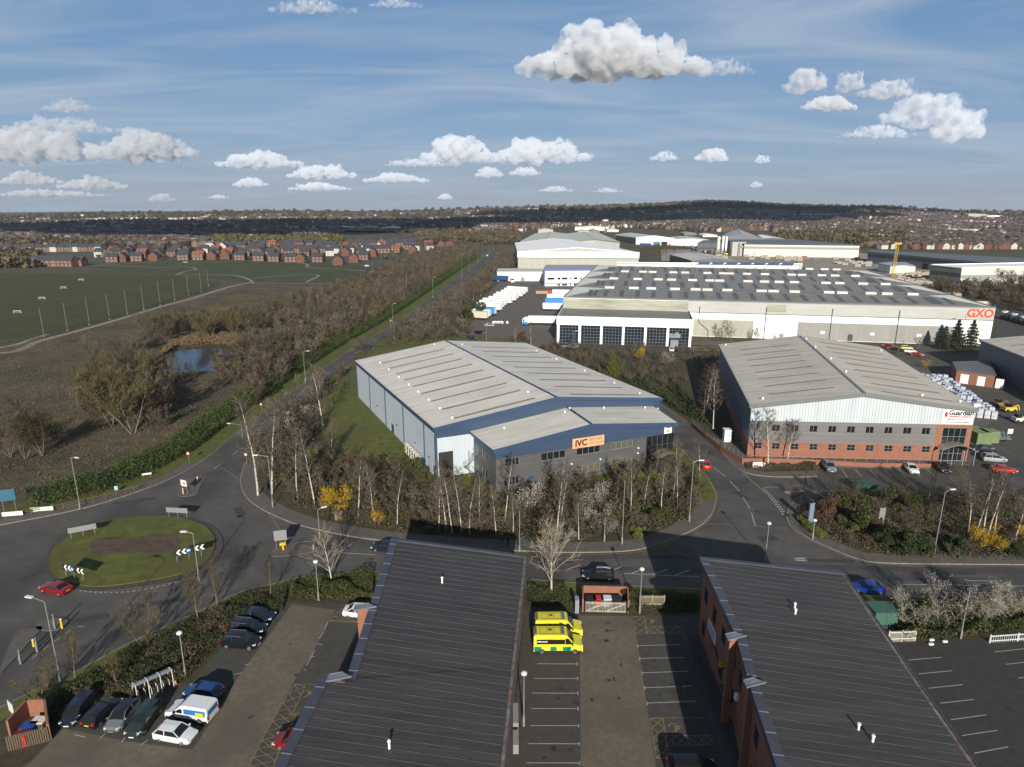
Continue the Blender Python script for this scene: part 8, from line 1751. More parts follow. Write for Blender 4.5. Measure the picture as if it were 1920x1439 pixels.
for lb, px, py, m_, s_ in (('yellow excavator among the block stacks', 1782, 552, YC_, (5, 3, 3)), ('yellow loader at the near end of the wrapped pallets', 1890, 772, YC_, (3.2, 2.2, 2.3)), ('cream loader right of the yellow one', 1908, 792, CREAM, (2.6, 2.0, 2.2)), ('yellow loader beside the silos', 1362, 479, YC_, (6, 4, 4)), ('yellow forklift by the stacked timber in the lorry park', 1040, 551, YC_, (2.4, 1.6, 2.6)), ('rusty excavator right of the wrapped pallets', 1872, 762, mat('rusty', (.22, .10, .05), .8), (3, 2, 2))):
    p = V2(W(px, py)); t = thing('loader', lb, 'machine', (p.x, p.y, .03)); x, y, z = s_
    b = MB(); b.box((0, 0, z*.4), (x, y, z*.4), 0, .9); b.build('body', m_, t); b = MB(); b.box((-x*.1, 0, z*.8), (x*.4, y*.7, z*.4), 0, .85); b.build('cab', CGL, t); b = MB(); b.bar((x*.3, 0, z*.5), (x*.75, 0, z*.75), .2, .25); b.bar((x*.75, 0, z*.75), (x*.9, 0, z*.15), .2, .2); b.build('arm', m_, t)
    for sx in (-.3, .3):
        for sy in (-.5, .5): b = MB(); b.tube((x*sx, y*sy-.1, z*.2), (x*sx, y*sy+.1, z*.2), z*.2, n=10); b.build('wheel', TYRE, t)
boxthing('skip', 'dark red skip beside the forklift in the lorry park', 'skip', (1032, 551), (3, 1.8, 1.8), RED, part='body', extra=lambda t, s: (lambda b: (b.box((0, 0, 1.85), (3.2, 2.0, .1)), b.build('rim', RED, t)))(MB()))
for i in range(5): boxthing('pallet_stack', ordw(i)+' tan stack of pallets from the left at the back of the lorry park', 'pallets', (1007+i*4.4, 551), (1.5, 1.2, 1.7), mat('tan_wood', (.42, .28, .15), .9), part='pallets', extra=lambda t, s: (lambda b: ([b.box((0, 0, .2+k*.35), (1.6, 1.3, .05)) for k in range(5)], b.build('gap', WOOD, t)))(MB()))
for i in range(9): boxthing('barrier', ordw(i)+' white plastic barrier from the left in the lorry park', 'barrier', (925+i*2.4+(7 if i > 7 else 0), 607), (.9, .3, .8), WHITE, part='body', extra=lambda t, s: (lambda b: (b.box((0, 0, .95), (.7, .12, .3)), b.build('top', WHITE, t)))(MB()))
# ================================================================ street furniture
GALV = mat('lamp_galvanised', (.26, .27, .27), .5, metal=.4, var=.15, scale=3); LHD = mat('lamp_head', (.55, .57, .58), .35)
def lamp(label, base, top, arm=None, kind='arm', z=.12, m=None, name='street_lamp'):
    p = W(*base); p = V2(p); H_ = CAMH-z+p.y*row_q(top[1]); t = thing(name, label, 'street lamp', (p.x, p.y, z)); m = m or GALV
    b = MB(); b.tube((0, 0, 0), (0, 0, 1.3), .10, .10); b.tube((0, 0, 1.3), (0, 0, H_), .075, .05); b.build('pole', m, t)
    if kind == 'arm':
        s = arm; b = MB(); e_ = Vector((s[0], s[1], H_+.25)); b.tube((0, 0, H_-.05), e_, .04, .04); b.build('arm', m, t); b = MB(); d = Vector((s[0], s[1], 0)).normalized(); b.box(e_+d*.35, (.9, .32, .16), atan2(d.y, d.x)); b.build('lamp_head', LHD, t)
    elif kind == 'globe':
        b = MB()
        for i in range(5):
            a0, a1 = -pi/2+pi*i/5, -pi/2+pi*(i+1)/5
            for j in range(12):
                c0, c1 = 2*pi*j/12, 2*pi*(j+1)/12; q = [(.34*cos(a)*cos(c), .34*cos(a)*sin(c), H_+.2+.24*sin(a)) for a, c in ((a0, c0), (a0, c1), (a1, c1), (a1, c0))]; b.quad(*q)
        b.build('lamp_head', LHD, t, sm=True)
    elif kind == 'plain': b = MB(); b.tube((0, 0, H_), (0, 0, H_+.15), .09, .09); b.build('cap', m, t)
    b = MB(); b.box((0, 0, .6), (.22, .22, 1.1)); b.build('base_compartment', m, t)
    return t
lamp('tall lamp with left arm on the near verge at the lower left', (115, 1282), (82, 1128), (-1.6, .4)); lamp('twin headed lamp standing on the near edge of the roundabout', (374, 1092), (362, 1000), (-.9, 0), z=.24)
lamp('faint lamp on the far pavement left of the roundabout', (151, 956), (143, 858), (1.2, -.6)); lamp('lamp at the leftmost birches by the roundabout corner', (512, 953), (498, 856), (-1.8, 0)); lamp('lamp left of the large forsythia', (600, 1012), (599, 956), (.6, .3)); lamp('lamp arching over the main road before the warning sign', (455, 822), (452, 797), (-2.6, .3))
lamp('tall bare pole in front of the office lawn', (1166, 1022), (1171, 904), kind='plain', name='pole'); lamp('lamp at the junction corner birches', (1292, 980), (1299, 866), (.9, 0)); lamp('post top lamp in the mouth of the side road', (1434, 1056), (1437, 984), kind='globe'); lamp('very tall lamp in the right shrub bed', (1751, 1040), (1768, 922), (.9, .2))
lamp('slim pole beside the walking group', (974, 1036), (976, 960), kind='plain', name='pole'); lamp('grey pole in the east car park shrubs', (1800, 1200), (1815, 1112), kind='plain', z=.15, name='pole'); lamp('white globe lamp beside the bin store', (1199, 1152), (1204, 1070), kind='globe', z=.15); lamp('white globe lamp in the middle car park bays', (982, 1364), (985, 1266), kind='globe', z=.15)
lamp('white globe lamp above the hedge of the west car park', (598, 1128), (590, 1056), kind='globe', z=.15); lamp('white globe lamp beside the bike shelter', (349, 1273), (338, 1190), kind='globe', z=.15); lamp('thin street pole with shadow below the white blossom', (1133, 1017), (1135, 972), kind='plain', name='pole')
lamp('lamp in the hedge line below the pond', (573, 718), (572, 660), (1.2, 0)); lamp('short lamp at the pavement by the grey post sign', (1523, 1013), (1526, 978), kind='globe')
for i, (bx, by, ty) in enumerate(((737, 608, 570), (812, 560, 520), (866, 520, 478), (880, 510, 470), (896, 492, 458), (905, 482, 455), (917, 475, 450), (925, 470, 448), (938, 466, 446), (944, 463, 444))): lamp(ordw(i)+' pale lamp from the near end along the left side of the main road', (bx, by), (bx, ty), (1.2, -.8))
lamp('thin pale post in the park before the estate', (699, 511), (698, 495), kind='plain', name='pole'); lamp('dark lamp at the right end of the white warehouse wall', (1800, 655), (1803, 590), (1.4, 0), m=DFRAME)
lamp('lamp before the glazed office', (1075, 655), (1075, 622), (.8, 0)); lamp('second lamp before the glazed office', (1262, 655), (1261, 626), (.8, 0)); lamp('slim lamp in the lorry park beside the dark car', (912, 640), (912, 610), kind='plain', name='pole'); lamp('lamp pole right of the small grey store', (1659, 512), (1661, 482), kind='plain', name='pole')
for i, (bx, by, tx_, ty) in enumerate(((83, 632, 77, 577), (127, 620, 122, 568), (168, 609, 163, 558), (206, 600, 201, 551), (239, 589, 236, 544), (270, 581, 267, 536), (301, 573, 297, 528), (328, 563, 325, 522), (354, 555, 351, 518), (378, 548, 375, 512), (391, 537, 391, 505))):
    p = V2(W(bx, by)); H_ = CAMH+p.y*row_q(ty); t = thing('netting_pole', ordw(i)+' tall netting pole from the left along the playing field', 'pole', (p.x, p.y, 0), 0, 'netting poles along the playing field'); b = MB(); b.tube((0, 0, 0), (0, 0, H_), .11, .08, 6); b.build('pole', mat('pale_pole', (.15, .17, .16), .6), t); b = MB(); b.box((0, 0, .2), (.7, .7, .4)); b.build('footing', STEEL, t)
nf = thing('field_fence', 'low dark mesh fence along the near edge of the playing field', 'fence', V2(W(240, 590))); fl = smooth([V2(W(*p)) for p in ((-40, 652), (84, 633), (206, 601), (301, 574), (378, 549), (410, 533))]); b = MB(nf.location)
for i in range(len(fl)-1):
    for z in (.4, .8, 1.2, 1.6, 2.0): b.bar((*fl[i][:2], z), (*fl[i+1][:2], z), .04, .05)
b.build('mesh', mat('fence_dark', (.04, .05, .045), .7), nf); b = MB(nf.location)
for i in range(0, len(fl)-1):
    for k in range(4): p = fl[i].lerp(fl[i+1], k/4); b.bar((p.x, p.y, 0), (p.x, p.y, 2.1), .09, .09)
b.build('fence_post', mat('fence_dark', (0, 0, 0)), nf)
for i, (px, py) in enumerate(((33, 588), (79, 562), (119, 542), (152, 527))):
    p = V2(W(px, py)); t = thing('goal_frame', ('nearest', 'second nearest', 'third nearest', 'farthest')[i]+' small white goal on the playing field', 'goal', (p.x, p.y, .04), .2); b = MB(); b.bar((-1.6, 0, 0), (-1.6, 0, 1.3), .12, .12); b.bar((1.6, 0, 0), (1.6, 0, 1.3), .12, .12); b.bar((-1.6, 0, 1.3), (1.6, 0, 1.3), .12, .12); b.build('frame', WHITE, t); b = MB(); b.quad((-1.5, 1, 0), (1.5, 1, 0), (1.5, 0.1, 1.2), (-1.5, .1, 1.2)); b.build('net', mat('goal_net', (.16, .17, .15), .9), t)
# signs
def post_sign(label, base, wd, h0, h1, rz, m, posts=2, name='road_sign', shape='rect', extra=None, z=.12, pm=None, th=.06):
    p = V2(W(*base)); t = thing(name, label, 'sign', (p.x, p.y, z), rz); b = MB()
    if shape == 'rect': b.box((0, 0, (h0+h1)/2), (wd, th, h1-h0))
    else:
        n = 16 if shape == 'disc' else 3; r_ = wd/2; c = (h0+h1)/2; ph = pi/2
        A = [(r_*cos(ph+2*pi*i/n), -th, c+r_*sin(ph+2*pi*i/n)) for i in range(n)]; B = [(x, 0, z_) for x, y, z_ in A]; b.face(A); b.face(B[::-1])
        for i in range(n): b.quad(B[i], B[(i+1) % n], A[(i+1) % n], A[i])
    b.build('panel', m, t)
    for x in ([0] if posts == 1 else [-wd*.38, wd*.38] if posts == 2 else [-wd*.42, 0, wd*.42]): b = MB(); b.tube((x, .08, 0), (x, .08, h1 if posts > 1 else h1-.1), .045, n=6); b.build('post', pm or GALV, t)
    if extra: extra(t)
    return t
BACK = mat('sign_back', (.24, .25, .25), .5, metal=.3); SBL = mat('sign_blue', (.02, .16, .45), .5); SWH = mat('sign_white', (.62, .62, .60), .5)
def chevrons(t):
    for k, x in enumerate((-1.75, -1.0, .75, 1.5)):
        b = MB()
        for s in (-1, 1): b.face([(x+.05, -.04, 1.55), (x+.40, -.04, 1.55), (x+.75, -.04, 1.55+s*.42), (x+.40, -.04, 1.55+s*.42)][::s]) if 1 else 0
        b.build('chevron', SWH, t)
    b = MB(); A = [(.34*cos(2*pi*i/16), -.06, 1.55+.34*sin(2*pi*i/16)) for i in range(16)]; b.face(A); ar = b.build('blue_disc', SBL, t)
    b = MB(); b.face([(-.25, -.07, 1.55), (0, -.07, 1.3), (0, -.07, 1.8)]); b.quad((0, -.07, 1.47), (.24, -.07, 1.47), (.24, -.07, 1.63), (0, -.07, 1.63)); b.build('arrow', SWH, ar)
post_sign('black and white chevron board with blue arrow at the left of the roundabout', (140, 1088), 4.0, 1.1, 2.0, -.35, BLK, 3, 'chevron_sign', extra=chevrons, z=.24); post_sign('black and white chevron board with blue arrow at the right of the roundabout', (356, 1052), 4.0, 1.1, 2.0, .55, BLK, 3, 'chevron_sign', extra=chevrons, z=.24)
post_sign('grey backed board on the far side of the roundabout', (334, 974), 3.9, 1.0, 1.9, -.12, BACK, 3, 'chevron_sign', z=.24); post_sign('grey backed board on the left side of the roundabout', (157, 1009), 3.9, 1.0, 1.9, .5, BACK, 3, 'chevron_sign', z=.24)
def yellow_box(t): b = MB(); b.box((.25, -.06, .9), (.9, .5, .35)); b.build('lamp_box', YEL, t); b = MB(); b.box((.3, -.3, .45), (.3, .3, .9)); b.build('bollard_lamp', mat('amber', (.6, .28, .01), .4), t)
post_sign('back of a large shaped direction sign with a yellow box on the splitter island', (528, 1031), 1.9, 1.5, 3.2, .25, BACK, 2, extra=yellow_box)
def redmap(t): b = MB(); b.box((.15, -.05, 2.0), (.5, .03, .35)); b.build('red_patch', RED, t); b = MB(); b.box((-.85, -.05, 1.9), (.08, .03, 1.2)); b.build('red_edge', RED, t)
post_sign('white sign with red detail on the traffic island at the main road mouth', (347, 926), 1.5, 1.4, 2.6, -.45, SWH, 2, extra=redmap)
def redtri(t): b = MB(); b.face([(0, -.07, 2.62), (-.28, -.07, 2.13), (.28, -.07, 2.13)]); b.build('white_centre', SWH, t)
for lb, bs in (('red triangle warning sign beside the main road hedge', (491, 775)), ('far red triangle warning sign on the main road verge', (733, 611))): post_sign(lb, bs, 1.0, 1.8, 2.8, 0, RED, 1, shape='tri', extra=redtri)
def ring(t): b = MB(); b.face([(.24*cos(2*pi*i/16), -.07, 2.2+.24*sin(2*pi*i/16)) for i in range(16)]); b.build('white_centre', SWH, t)
post_sign('round red and white sign left of the main road mouth', (355, 870), .75, 1.9, 2.5, 0, RED, 1, shape='disc', extra=ring); post_sign('round red and white sign right of the main road mouth', (463, 872), .75, 1.9, 2.5, 0, RED, 1, shape='disc', extra=ring); post_sign('small round sign by the white board at the workshop corner', (1432, 882), .6, 1.0, 1.6, 0, RED, 1, shape='disc', extra=lambda t: (lambda b: (b.face([(.17*cos(2*pi*i/16), -.07, 1.3+.17*sin(2*pi*i/16)) for i in range(16)]), b.build('white_centre', SWH, t)))(MB()), z=.14)
post_sign('blue direction sign on two posts at the far left', (20, 962), 2.3, 2.2, 4.3, .35, mat('dull_blue', (.03, .11, .17), .5), 2, 'direction_sign')
for lb, bs, w_, m_ in (('pale banner tied to the timber fence at the far left', (25, 972), 3.2, SWH), ('pale green banner tied to the timber fence right of the first one', (80, 963), 3.6, mat('banner_pale', (.50, .56, .50), .6))):
    post_sign(lb, bs, w_, .35, 1.1, .2, m_, 2, 'banner')
post_sign('white nameplate in the verge hedge left of the main road mouth', (276, 895), 1.7, .4, .75, .4, SWH, 2, 'street_nameplate'); post_sign('small pale blue notice on the timber fence', (219, 925), .6, .5, 1.3, .2, mat('notice_blue', (.30, .42, .50), .5), 1, 'notice')
def lines(n, w_, z0, z1, m, y=-.045):
    def f(t):
        R = random.Random(n); 
        for i in range(n): b = MB(); z = z1-(i+.5)*(z1-z0)/n; ww = w_*R.uniform(.5, .85); b.quad((-ww/2, y, z-.035), (ww/2, y, z-.035), (ww/2, y, z+.035), (-ww/2, y, z+.035)); b.build('print_line', SBL if i else RED, t)
    return f
post_sign('white board with printed lines at the workshop corner', (1420, 881), 2.1, .3, 1.5, 0, SWH, 2, 'site_board', extra=lines(4, 2, .4, 1.4, SBL), z=.14)
post_sign('white framed post sign with a grey centre in the right shrub bed', (1650, 991), 1.1, 1.9, 3.6, .15, BACK, 2, 'post_sign', pm=mat('white_post', (.70, .70, .68), .5))
post_sign('blue and white board on posts beside the brick bin store', (28, 1362), 1.2, 1.6, 2.8, -.6, PALES, 2, 'site_board')
tt = thing('totem_sign', 'tall blue grey totem sign at the junction corner', 'sign', W(1518, 986), .3); b = MB(); b.box((0, 0, 2.0), (.9, .25, 4.0), 0, .96); b.build('slab', mat('totem', (.15, .20, .26), .4), tt); b = MB(); b.box((0, 0, 4.06), (1.0, .3, .12)); b.build('cap', GALV, tt)
# bollards, cabinets, cone, bins
def bollard(label, base, m, h=1.0, r=.13, z=.12): p = V2(W(*base)); t = thing('bollard', label, 'bollard', (p.x, p.y, z)); b = MB(); b.tube((0, 0, 0), (0, 0, h), r, r*.85, 10); b.build('body', m, t); b = MB(); b.tube((0, 0, h), (0, 0, h+.12), r*.95, r*.5, 10); b.build('cap', SWH if m is YEL else m, t); return t
bollard('yellow keep left bollard beside the red and white island sign', (344, 927), mat('cream_bollard', (.5, .38, .22), .5)); bollard('yellow bollard at the far end of the traffic island', (371, 905), YEL); bollard('leaning orange bollard on the splitter island', (588, 1032), mat('orange_bollard', (.5, .2, .03), .5), .7); bollard('tall yellow bollard on the near left island', (117, 1180), YEL, 1.3); bollard('yellow and white bollard left of the tall lamp', (64, 1214), YEL, .9)
for i, (px, py) in enumerate(((104, 1180), (40, 1247), (71, 1224))): lamp(ordw(i)+' short white tipped post on the near left islands', (px, py), (px-4, py-26), kind='plain', name='pole')
def cab(label, base, s, m): p = V2(W(*base)); t = thing('utility_cabinet', label, 'cabinet', (p.x, p.y, .13)); b = MB(); b.box((0, 0, s[2]/2), s); b.build('casing', m, t); b = MB(); b.box((0, 0, s[2]+.03), (s[0]*1.08, s[1]*1.1, .06)); b.build('lid', m, t); b = MB(); b.box((0, -s[1]/2-.01, s[2]/2), (.03, .02, s[2]*.9)); b.build('door_seam', TRIM, t)
cab('brown utility cabinet below the large forsythia', (636, 976), (1.3, .6, 1.6), mat('cab_brown', (.16, .12, .08), .7)); cab('dark green utility cabinet in the roof shadow', (808, 1001), (1.6, .6, 1.1), mat('cab_green', (.02, .05, .035), .6)); cab('black litter bin by the leftmost birches', (500, 920), (.7, .7, 1.1), BLK); cab('grey cabinet at the left of the bin store', (1081, 1148), (.5, 1.0, 1.9), mat('cab_grey', (.22, .25, .28), .6)); cab('white kiosk between the side road wall and the workshop', (1362, 828), (1.6, 1.6, 2.8), WHITE); cab('green electricity substation box beside the right hand grey roof', (1650, 1169), (2.9, 2.4, 2.2), mat('sub_green', (.045, .11, .085), .6)); cab('teal storage tank hidden by shrubs in the workshop car park', (1618, 918), (4.2, 2.4, 1.3), mat('tank_teal', (.02, .06, .05), .5))
t = thing('traffic_cone', 'orange and white traffic cone beside the bike shelter', 'cone', W(330, 1287, 0)+Vector((0, 0, .15))); b = MB(); b.box((0, 0, .03), (.42, .42, .06)); b.build('base', mat('cone_orange', (.6, .12, .02), .6), t); b = MB(); b.tube((0, 0, .06), (0, 0, .3), .16, .11, 12); b.build('body', MATS['cone_orange'], t); b = MB(); b.tube((0, 0, .3), (0, 0, .75), .11, .03, 12); b.build('sleeve', SWH, t)
# timber fence at the left
tf = thing('timber_fence', 'long brown timber post and rail fence at the far left', 'fence', V2(W(150, 950))); fl = smooth([V2(W(*p)) for p in ((-200, 1010), (0, 974), (60, 966), (150, 950), (220, 932), (262, 920))]); b = MB(tf.location); TIM = mat('old_timber', (.10, .078, .055), .9)
for i in range(len(fl)-1):
    for z in (.45, .8, 1.1): b.bar((*fl[i][:2], z), (*fl[i+1][:2], z), .05, .13)
b.build('rail', TIM, tf)
L_ = 0
for i in range(0, len(fl)-1):
    if i % 2 == 0: b = MB(tf.location); b.box((fl[i].x, fl[i].y, .6), (.14, .14, 1.2)); b.build('post', TIM, tf)
# bike shelter
A, B = V2(W(258, 1318)), V2(W(325, 1288)); d = (B-A).normalized(); n_ = Vector((-d.y, d.x, 0)); L = (B-A).length; bs = thing('bike_shelter', 'curved roofed grey bicycle shelter in the west car park', 'shelter', ((A+B)/2)+Vector((0, 0, .15))); o = bs.location; b = MB(o); f = MB(o)
ar = [(1.9*cos(a)-.3, .2+2.0*sin(a)**.8) for a in np.linspace(.25, pi*.52, 7)]
for i in range(6):
    (u0, z0), (u1, z1) = ar[i], ar[i+1]; P_ = [A+n_*u0, B+n_*u0, B+n_*u1, A+n_*u1]; P_ = [(p.x, p.y, z+.15) for p, z in zip(P_, (z0, z0, z1, z1))]; b.quad(*P_); b.quad(*[(p[0], p[1], p[2]-.04) for p in P_[::-1]])
b.build('roof', mat('perspex', (.30, .31, .32), .3, spec=.6), bs)
for k in range(4):
    f = MB(o); q = A.lerp(B, k/3)
    for i in range(6): (u0, z0), (u1, z1) = ar[i], ar[i+1]; f.bar((q+n_*u0).to_tuple()[:2]+(z0+.18,), (q+n_*u1).to_tuple()[:2]+(z1+.18,), .07, .07)
    for u, z in (ar[0], ar[-1]): f.bar((q+n_*u).to_tuple()[:2]+(.15,), (q+n_*u).to_tuple()[:2]+(z+.18,), .07, .07)
    f.build('hoop_frame', LHD, bs)
for k in range(6):
    f = MB(o); q = A.lerp(B, (k+.5)/6); P_ = [(q+n_*(u)).to_tuple()[:2]+(z+.15,) for u, z in ((.1, 0), (.1, .75), (.8, .75), (.8, 0))]
    for i in range(3): f.bar(P_[i], P_[i+1], .05, .05)
    f.build('cycle_stand', LHD, bs)
# bin stores
def brick_pen(label, pts, h, base=.15):
    P_ = [V2(W(*p)) for p in pts]; c = sum(P_, Vector())/len(P_); t = thing('bin_store', label, 'bin store', (c.x, c.y, base)); b = MB(t.location)
    for i in range(len(P_)-1):
        a, q = P_[i], P_[i+1]; d = (q-a).normalized(); n_ = Vector((-d.y, d.x, 0))*.22
        for A_, B_ in ((a, q), (q+n_, a+n_)): b.quad((A_.x, A_.y, base), (B_.x, B_.y, base), (B_.x, B_.y, base+h), (A_.x, A_.y, base+h))
        b.quad((a.x, a.y, base+h), (q.x, q.y, base+h), (q+n_).to_tuple()[:2]+(base+h,), (a+n_).to_tuple()[:2]+(base+h,)); b.quad(a.to_tuple()[:2]+(base,), (a+n_).to_tuple()[:2]+(base,), (a+n_).to_tuple()[:2]+(base+h,), a.to_tuple()[:2]+(base+h,)); b.quad((q+n_).to_tuple()[:2]+(base,), q.to_tuple()[:2]+(base,), q.to_tuple()[:2]+(base+h,), (q+n_).to_tuple()[:2]+(base+h,))
    b.build('brickwork', BRICK, t); return t
p1 = brick_pen('red brick bin store with a pale slatted gate between the two grey roofs', [(1094, 1150), (1094, 1124), (1174, 1126), (1176, 1152)], 1.9)
A, B = W(1097, 1150), W(1173, 1152); d = V2(B-A).normalized(); L = V2(B-A).length; GT_ = mat('pale_timber', (.34, .31, .27), .8, var=.15)
for k in range(2):
    b = MB(p1.location); u0, u1 = L*k/2+.05, L*(k+1)/2-.05
    for i in range(16): b.bar(wpt(A, B, u0+(u1-u0)*i/15, .2), wpt(A, B, u0+(u1-u0)*i/15, 1.8), .06, .09)
    for z in (.4, 1.6): b.bar(wpt(A, B, u0, z, .05), wpt(A, B, u1, z, .05), .06, .12)
    b.bar(wpt(A, B, u0, .4, .05), wpt(A, B, u1, 1.6, .05), .06, .12); b.build('gate', GT_, p1)
def bin_(label, p, m, rz=0, z=.15, s=(1.3, 1.0, 1.35)): t = thing('wheeled_bin', label, 'bin', (p.x, p.y, z), rz); b = MB(); b.box((0, 0, s[2]*.5), (s[0]*.9, s[1]*.9, s[2]*.8), 0, 1.1); b.build('body', m, t); b = MB(); b.box((0, 0, s[2]*.94), (s[0]*1.05, s[1]*1.05, .1)); b.build('lid', m, t); [(lambda b: (b.tube((x, -.1, .08), (x, .1, .08), .08, n=8), b.build('wheel', TYRE, t)))(MB()) for x in (-.4, .4)]
for lb, px, m_ in (('black bin at the left inside the gated bin store', 1107, BLK), ('red bin inside the gated bin store', 1121, RED), ('pale bin inside the gated bin store', 1136, PALES), ('dark bin at the right inside the gated bin store', 1155, BLK)): bin_(lb, V2(W(px, 1138)), m_)
p2 = brick_pen('red brick bin store with timber gate at the lower left', [(98, 1390), (92, 1342), (56, 1343), (18, 1385)], 2.0)
b = MB(p2.location); A, B = W(18, 1412), W(97, 1392); L = V2(B-A).length
for i in range(18): b.bar(wpt(A, B, L*i/18, .2), wpt(A, B, L*i/18, 1.9), .16, .04)
b.build('gate', TIM, p2)
bin_('blue bin in the lower left bin store', V2(W(58, 1382)), mat('bin_blue', (.02, .06, .25), .5)); bin_('red bin in the lower left bin store', V2(W(46, 1398)), RED); bin_('cream rubbish box in the lower left bin store', V2(W(78, 1372)), CREAM)
def fence(name, label, a, c, h, m, n, rails=(.3, .9), base=.14, slat=.10):
    A, B = W(*a), W(*c); t = thing(name, label, 'fence', ((A+B)/2)+Vector((0, 0, base))); L = V2(B-A).length; b = MB(t.location)
    for i in range(n): b.bar(wpt(A, B, L*(i+.5)/n, base), wpt(A, B, L*(i+.5)/n, base+h), .04, slat)
    b.build('slat_panel', m, t)
    for z in rails: b = MB(t.location); b.bar(wpt(A, B, 0, base+h*z, .05), wpt(A, B, L, base+h*z, .05), .06, .10); b.build('rail', m, t)
    for u in (0, L/2, L): b = MB(t.location); b.bar(wpt(A, B, u, base, -.05), wpt(A, B, u, base+h+.05, -.05), .12, .12); b.build('post', m, t)
fence('timber_fence', 'weathered pale timber fence right of the gated bin store', (1199, 1141), (1245, 1141), 1.8, mat('weathered_board', (.30, .26, .19), .9, var=.2, scale=2), 30, slat=.14); fence('slatted_fence', 'white slatted fence beside the green substation box', (1665, 1206), (1715, 1204), 1.5, mat('white_slats', (.52, .50, .45), .7), 26, slat=.08); fence('trolley_rail', 'silver metal rails at the right edge of the east car park', (1855, 1208), (1960, 1201), 1.1, LHD, 26, slat=.04)
fence('retaining_fence', 'brown timber fence behind the lorry park beside the glazed office', (1295, 660), (1350, 660), 1.8, WOOD, 24)
for i, (px, py) in enumerate(((1746, 1203), (1771, 1206), (1745, 1211))): boxthing('kerb_stone', ordw(i)+' loose white kerb stone at the top edge of the east car park', 'kerb stone', (px, py), (.6, .25, .18), WHITE, .1, z=.14, part='stone')
mh = MB()
for px, py, s in ((1140, 1170, .5), (1147, 1185, .3), (1450, 1063, .3)): p = W(px, py); mh.box((p.x, p.y, .155 if px < 1400 else .02), (s*1.6, s*1.2, .01), .3)
struct('manhole_cover', mh, mat('rust_iron', (.085, .050, .032), .8))
# ================================================================ people
def person(label, at, rz, pose, top, legs, hair, skin=(.35, .2, .14), z=.13):
    p = V2(W(*at)); t = thing('person', label, 'person', (p.x, p.y, z), rz); hip = .95
    J = {'pel': (0, 0, hip), 'sp': (.02, 0, 1.2), 'ch': (.03, 0, 1.42), 'nk': (.05, 0, 1.55), 'hd': (.08, 0, 1.66), 'ht': (.07, 0, 1.76)}
    for s, n in ((1, 'l'), (-1, 'r')):
        st, sw = pose['step'], pose['arm']; k = s
        J['hp'+n] = (0, s*.10, hip-.05); J['kn'+n] = (.12*st*k+.06, s*.11, .5); J['an'+n] = (.30*st*k-.02, s*.11, .09); J['to'+n] = (.30*st*k+.16, s*.12, .04)
        J['sh'+n] = (.03, s*.19, 1.42); fwd = pose.get('reach', 0)
        J['el'+n] = (-.10*sw*k+.14*fwd, s*.25, 1.15); J['wr'+n] = (.05-.16*sw*k+.38*fwd, s*.24, .93+.12*fwd)
        for f in range(5): a = (f-2)*.022; J['f%d%s' % (f, n)] = (J['wr'+n][0]+.03+(.03 if f == 0 else .01)+.3*a*0, s*.24+a*.8, J['wr'+n][2]-.15+abs(f-2)*.012+(.05 if f == 0 else 0)); 
    E = [('pel', 'sp'), ('sp', 'ch'), ('ch', 'nk'), ('nk', 'hd'), ('hd', 'ht')]
    for n in 'lr': E += [('pel', 'hp'+n), ('hp'+n, 'kn'+n), ('kn'+n, 'an'+n), ('an'+n, 'to'+n), ('ch', 'sh'+n), ('sh'+n, 'el'+n), ('el'+n, 'wr'+n)]+[('wr'+n, 'f%d%s' % (f, n)) for f in range(5)]
    Rr = {'pel': .15, 'sp': .14, 'ch': .15, 'nk': .06, 'hd': .10, 'ht': .085, 'hp': .09, 'kn': .065, 'an': .045, 'to': .04, 'sh': .06, 'el': .043, 'wr': .03}
    names = list(J); me = bpy.data.meshes.new('body'); me.from_pydata([J[k] for k in names], [(names.index(a), names.index(b)) for a, b in E], []); o = link('body', me, t); sm_ = o.modifiers.new('s', 'SKIN'); 
    for i, k in enumerate(names): r_ = Rr.get(k, Rr.get(k[:2], .011 if k[0] == 'f' else .05)); me.skin_vertices[0].data[i].radius = (r_, r_*(1.15 if k in ('pel', 'sp', 'ch') else 1)); me.skin_vertices[0].data[i].use_root = (k == 'pel')
    o.modifiers.new('u', 'SUBSURF').levels = 1; dg = bpy.context.evaluated_depsgraph_get(); m2 = bpy.data.meshes.new_from_object(o.evaluated_get(dg)); o.modifiers.clear(); o.data = m2
    m2.materials.clear(); [m2.materials.append(m) for m in (mat('skin', skin, .6), mat('cloth_'+'%.2f_%.2f_%.2f' % top, top, .9), mat('cloth_'+'%.2f_%.2f_%.2f' % legs, legs, .9), TRIM)]
    for f in m2.polygons:
        c = f.center; f.material_index = 3 if c.z < .10 else 2 if c.z < 1.0 and abs(c.y) < .21 else 1 if (c.z < 1.52 and not (c.z < J['wrl'][2]+.02 and abs(c.y) > .2)) else 0; f.use_smooth = True
    b = bmesh.new(); bmesh.ops.create_uvsphere(b, u_segments=12, v_segments=8, radius=1, matrix=Matrix.Translation((.045, 0, 1.735)) @ Matrix.Diagonal((.115, .105, .10, 1))); mh_ = bpy.data.meshes.new('hair'); b.to_mesh(mh_); b.free(); mh_.materials.append(mat('hair_dark', hair, .8)); link('hair', mh_, t)
    f = MB(); f.box((.165, .03, 1.68), (.015, .02, .012)); f.box((.165, -.03, 1.68), (.015, .02, .012)); f.box((.175, 0, 1.655), (.03, .02, .03)); f.box((.165, 0, 1.625), (.012, .04, .01)); f.build('face_features', mat('feature_brown', (.16, .07, .05), .7), t)  # eyes, nose and mouth in one darker brown
    return t
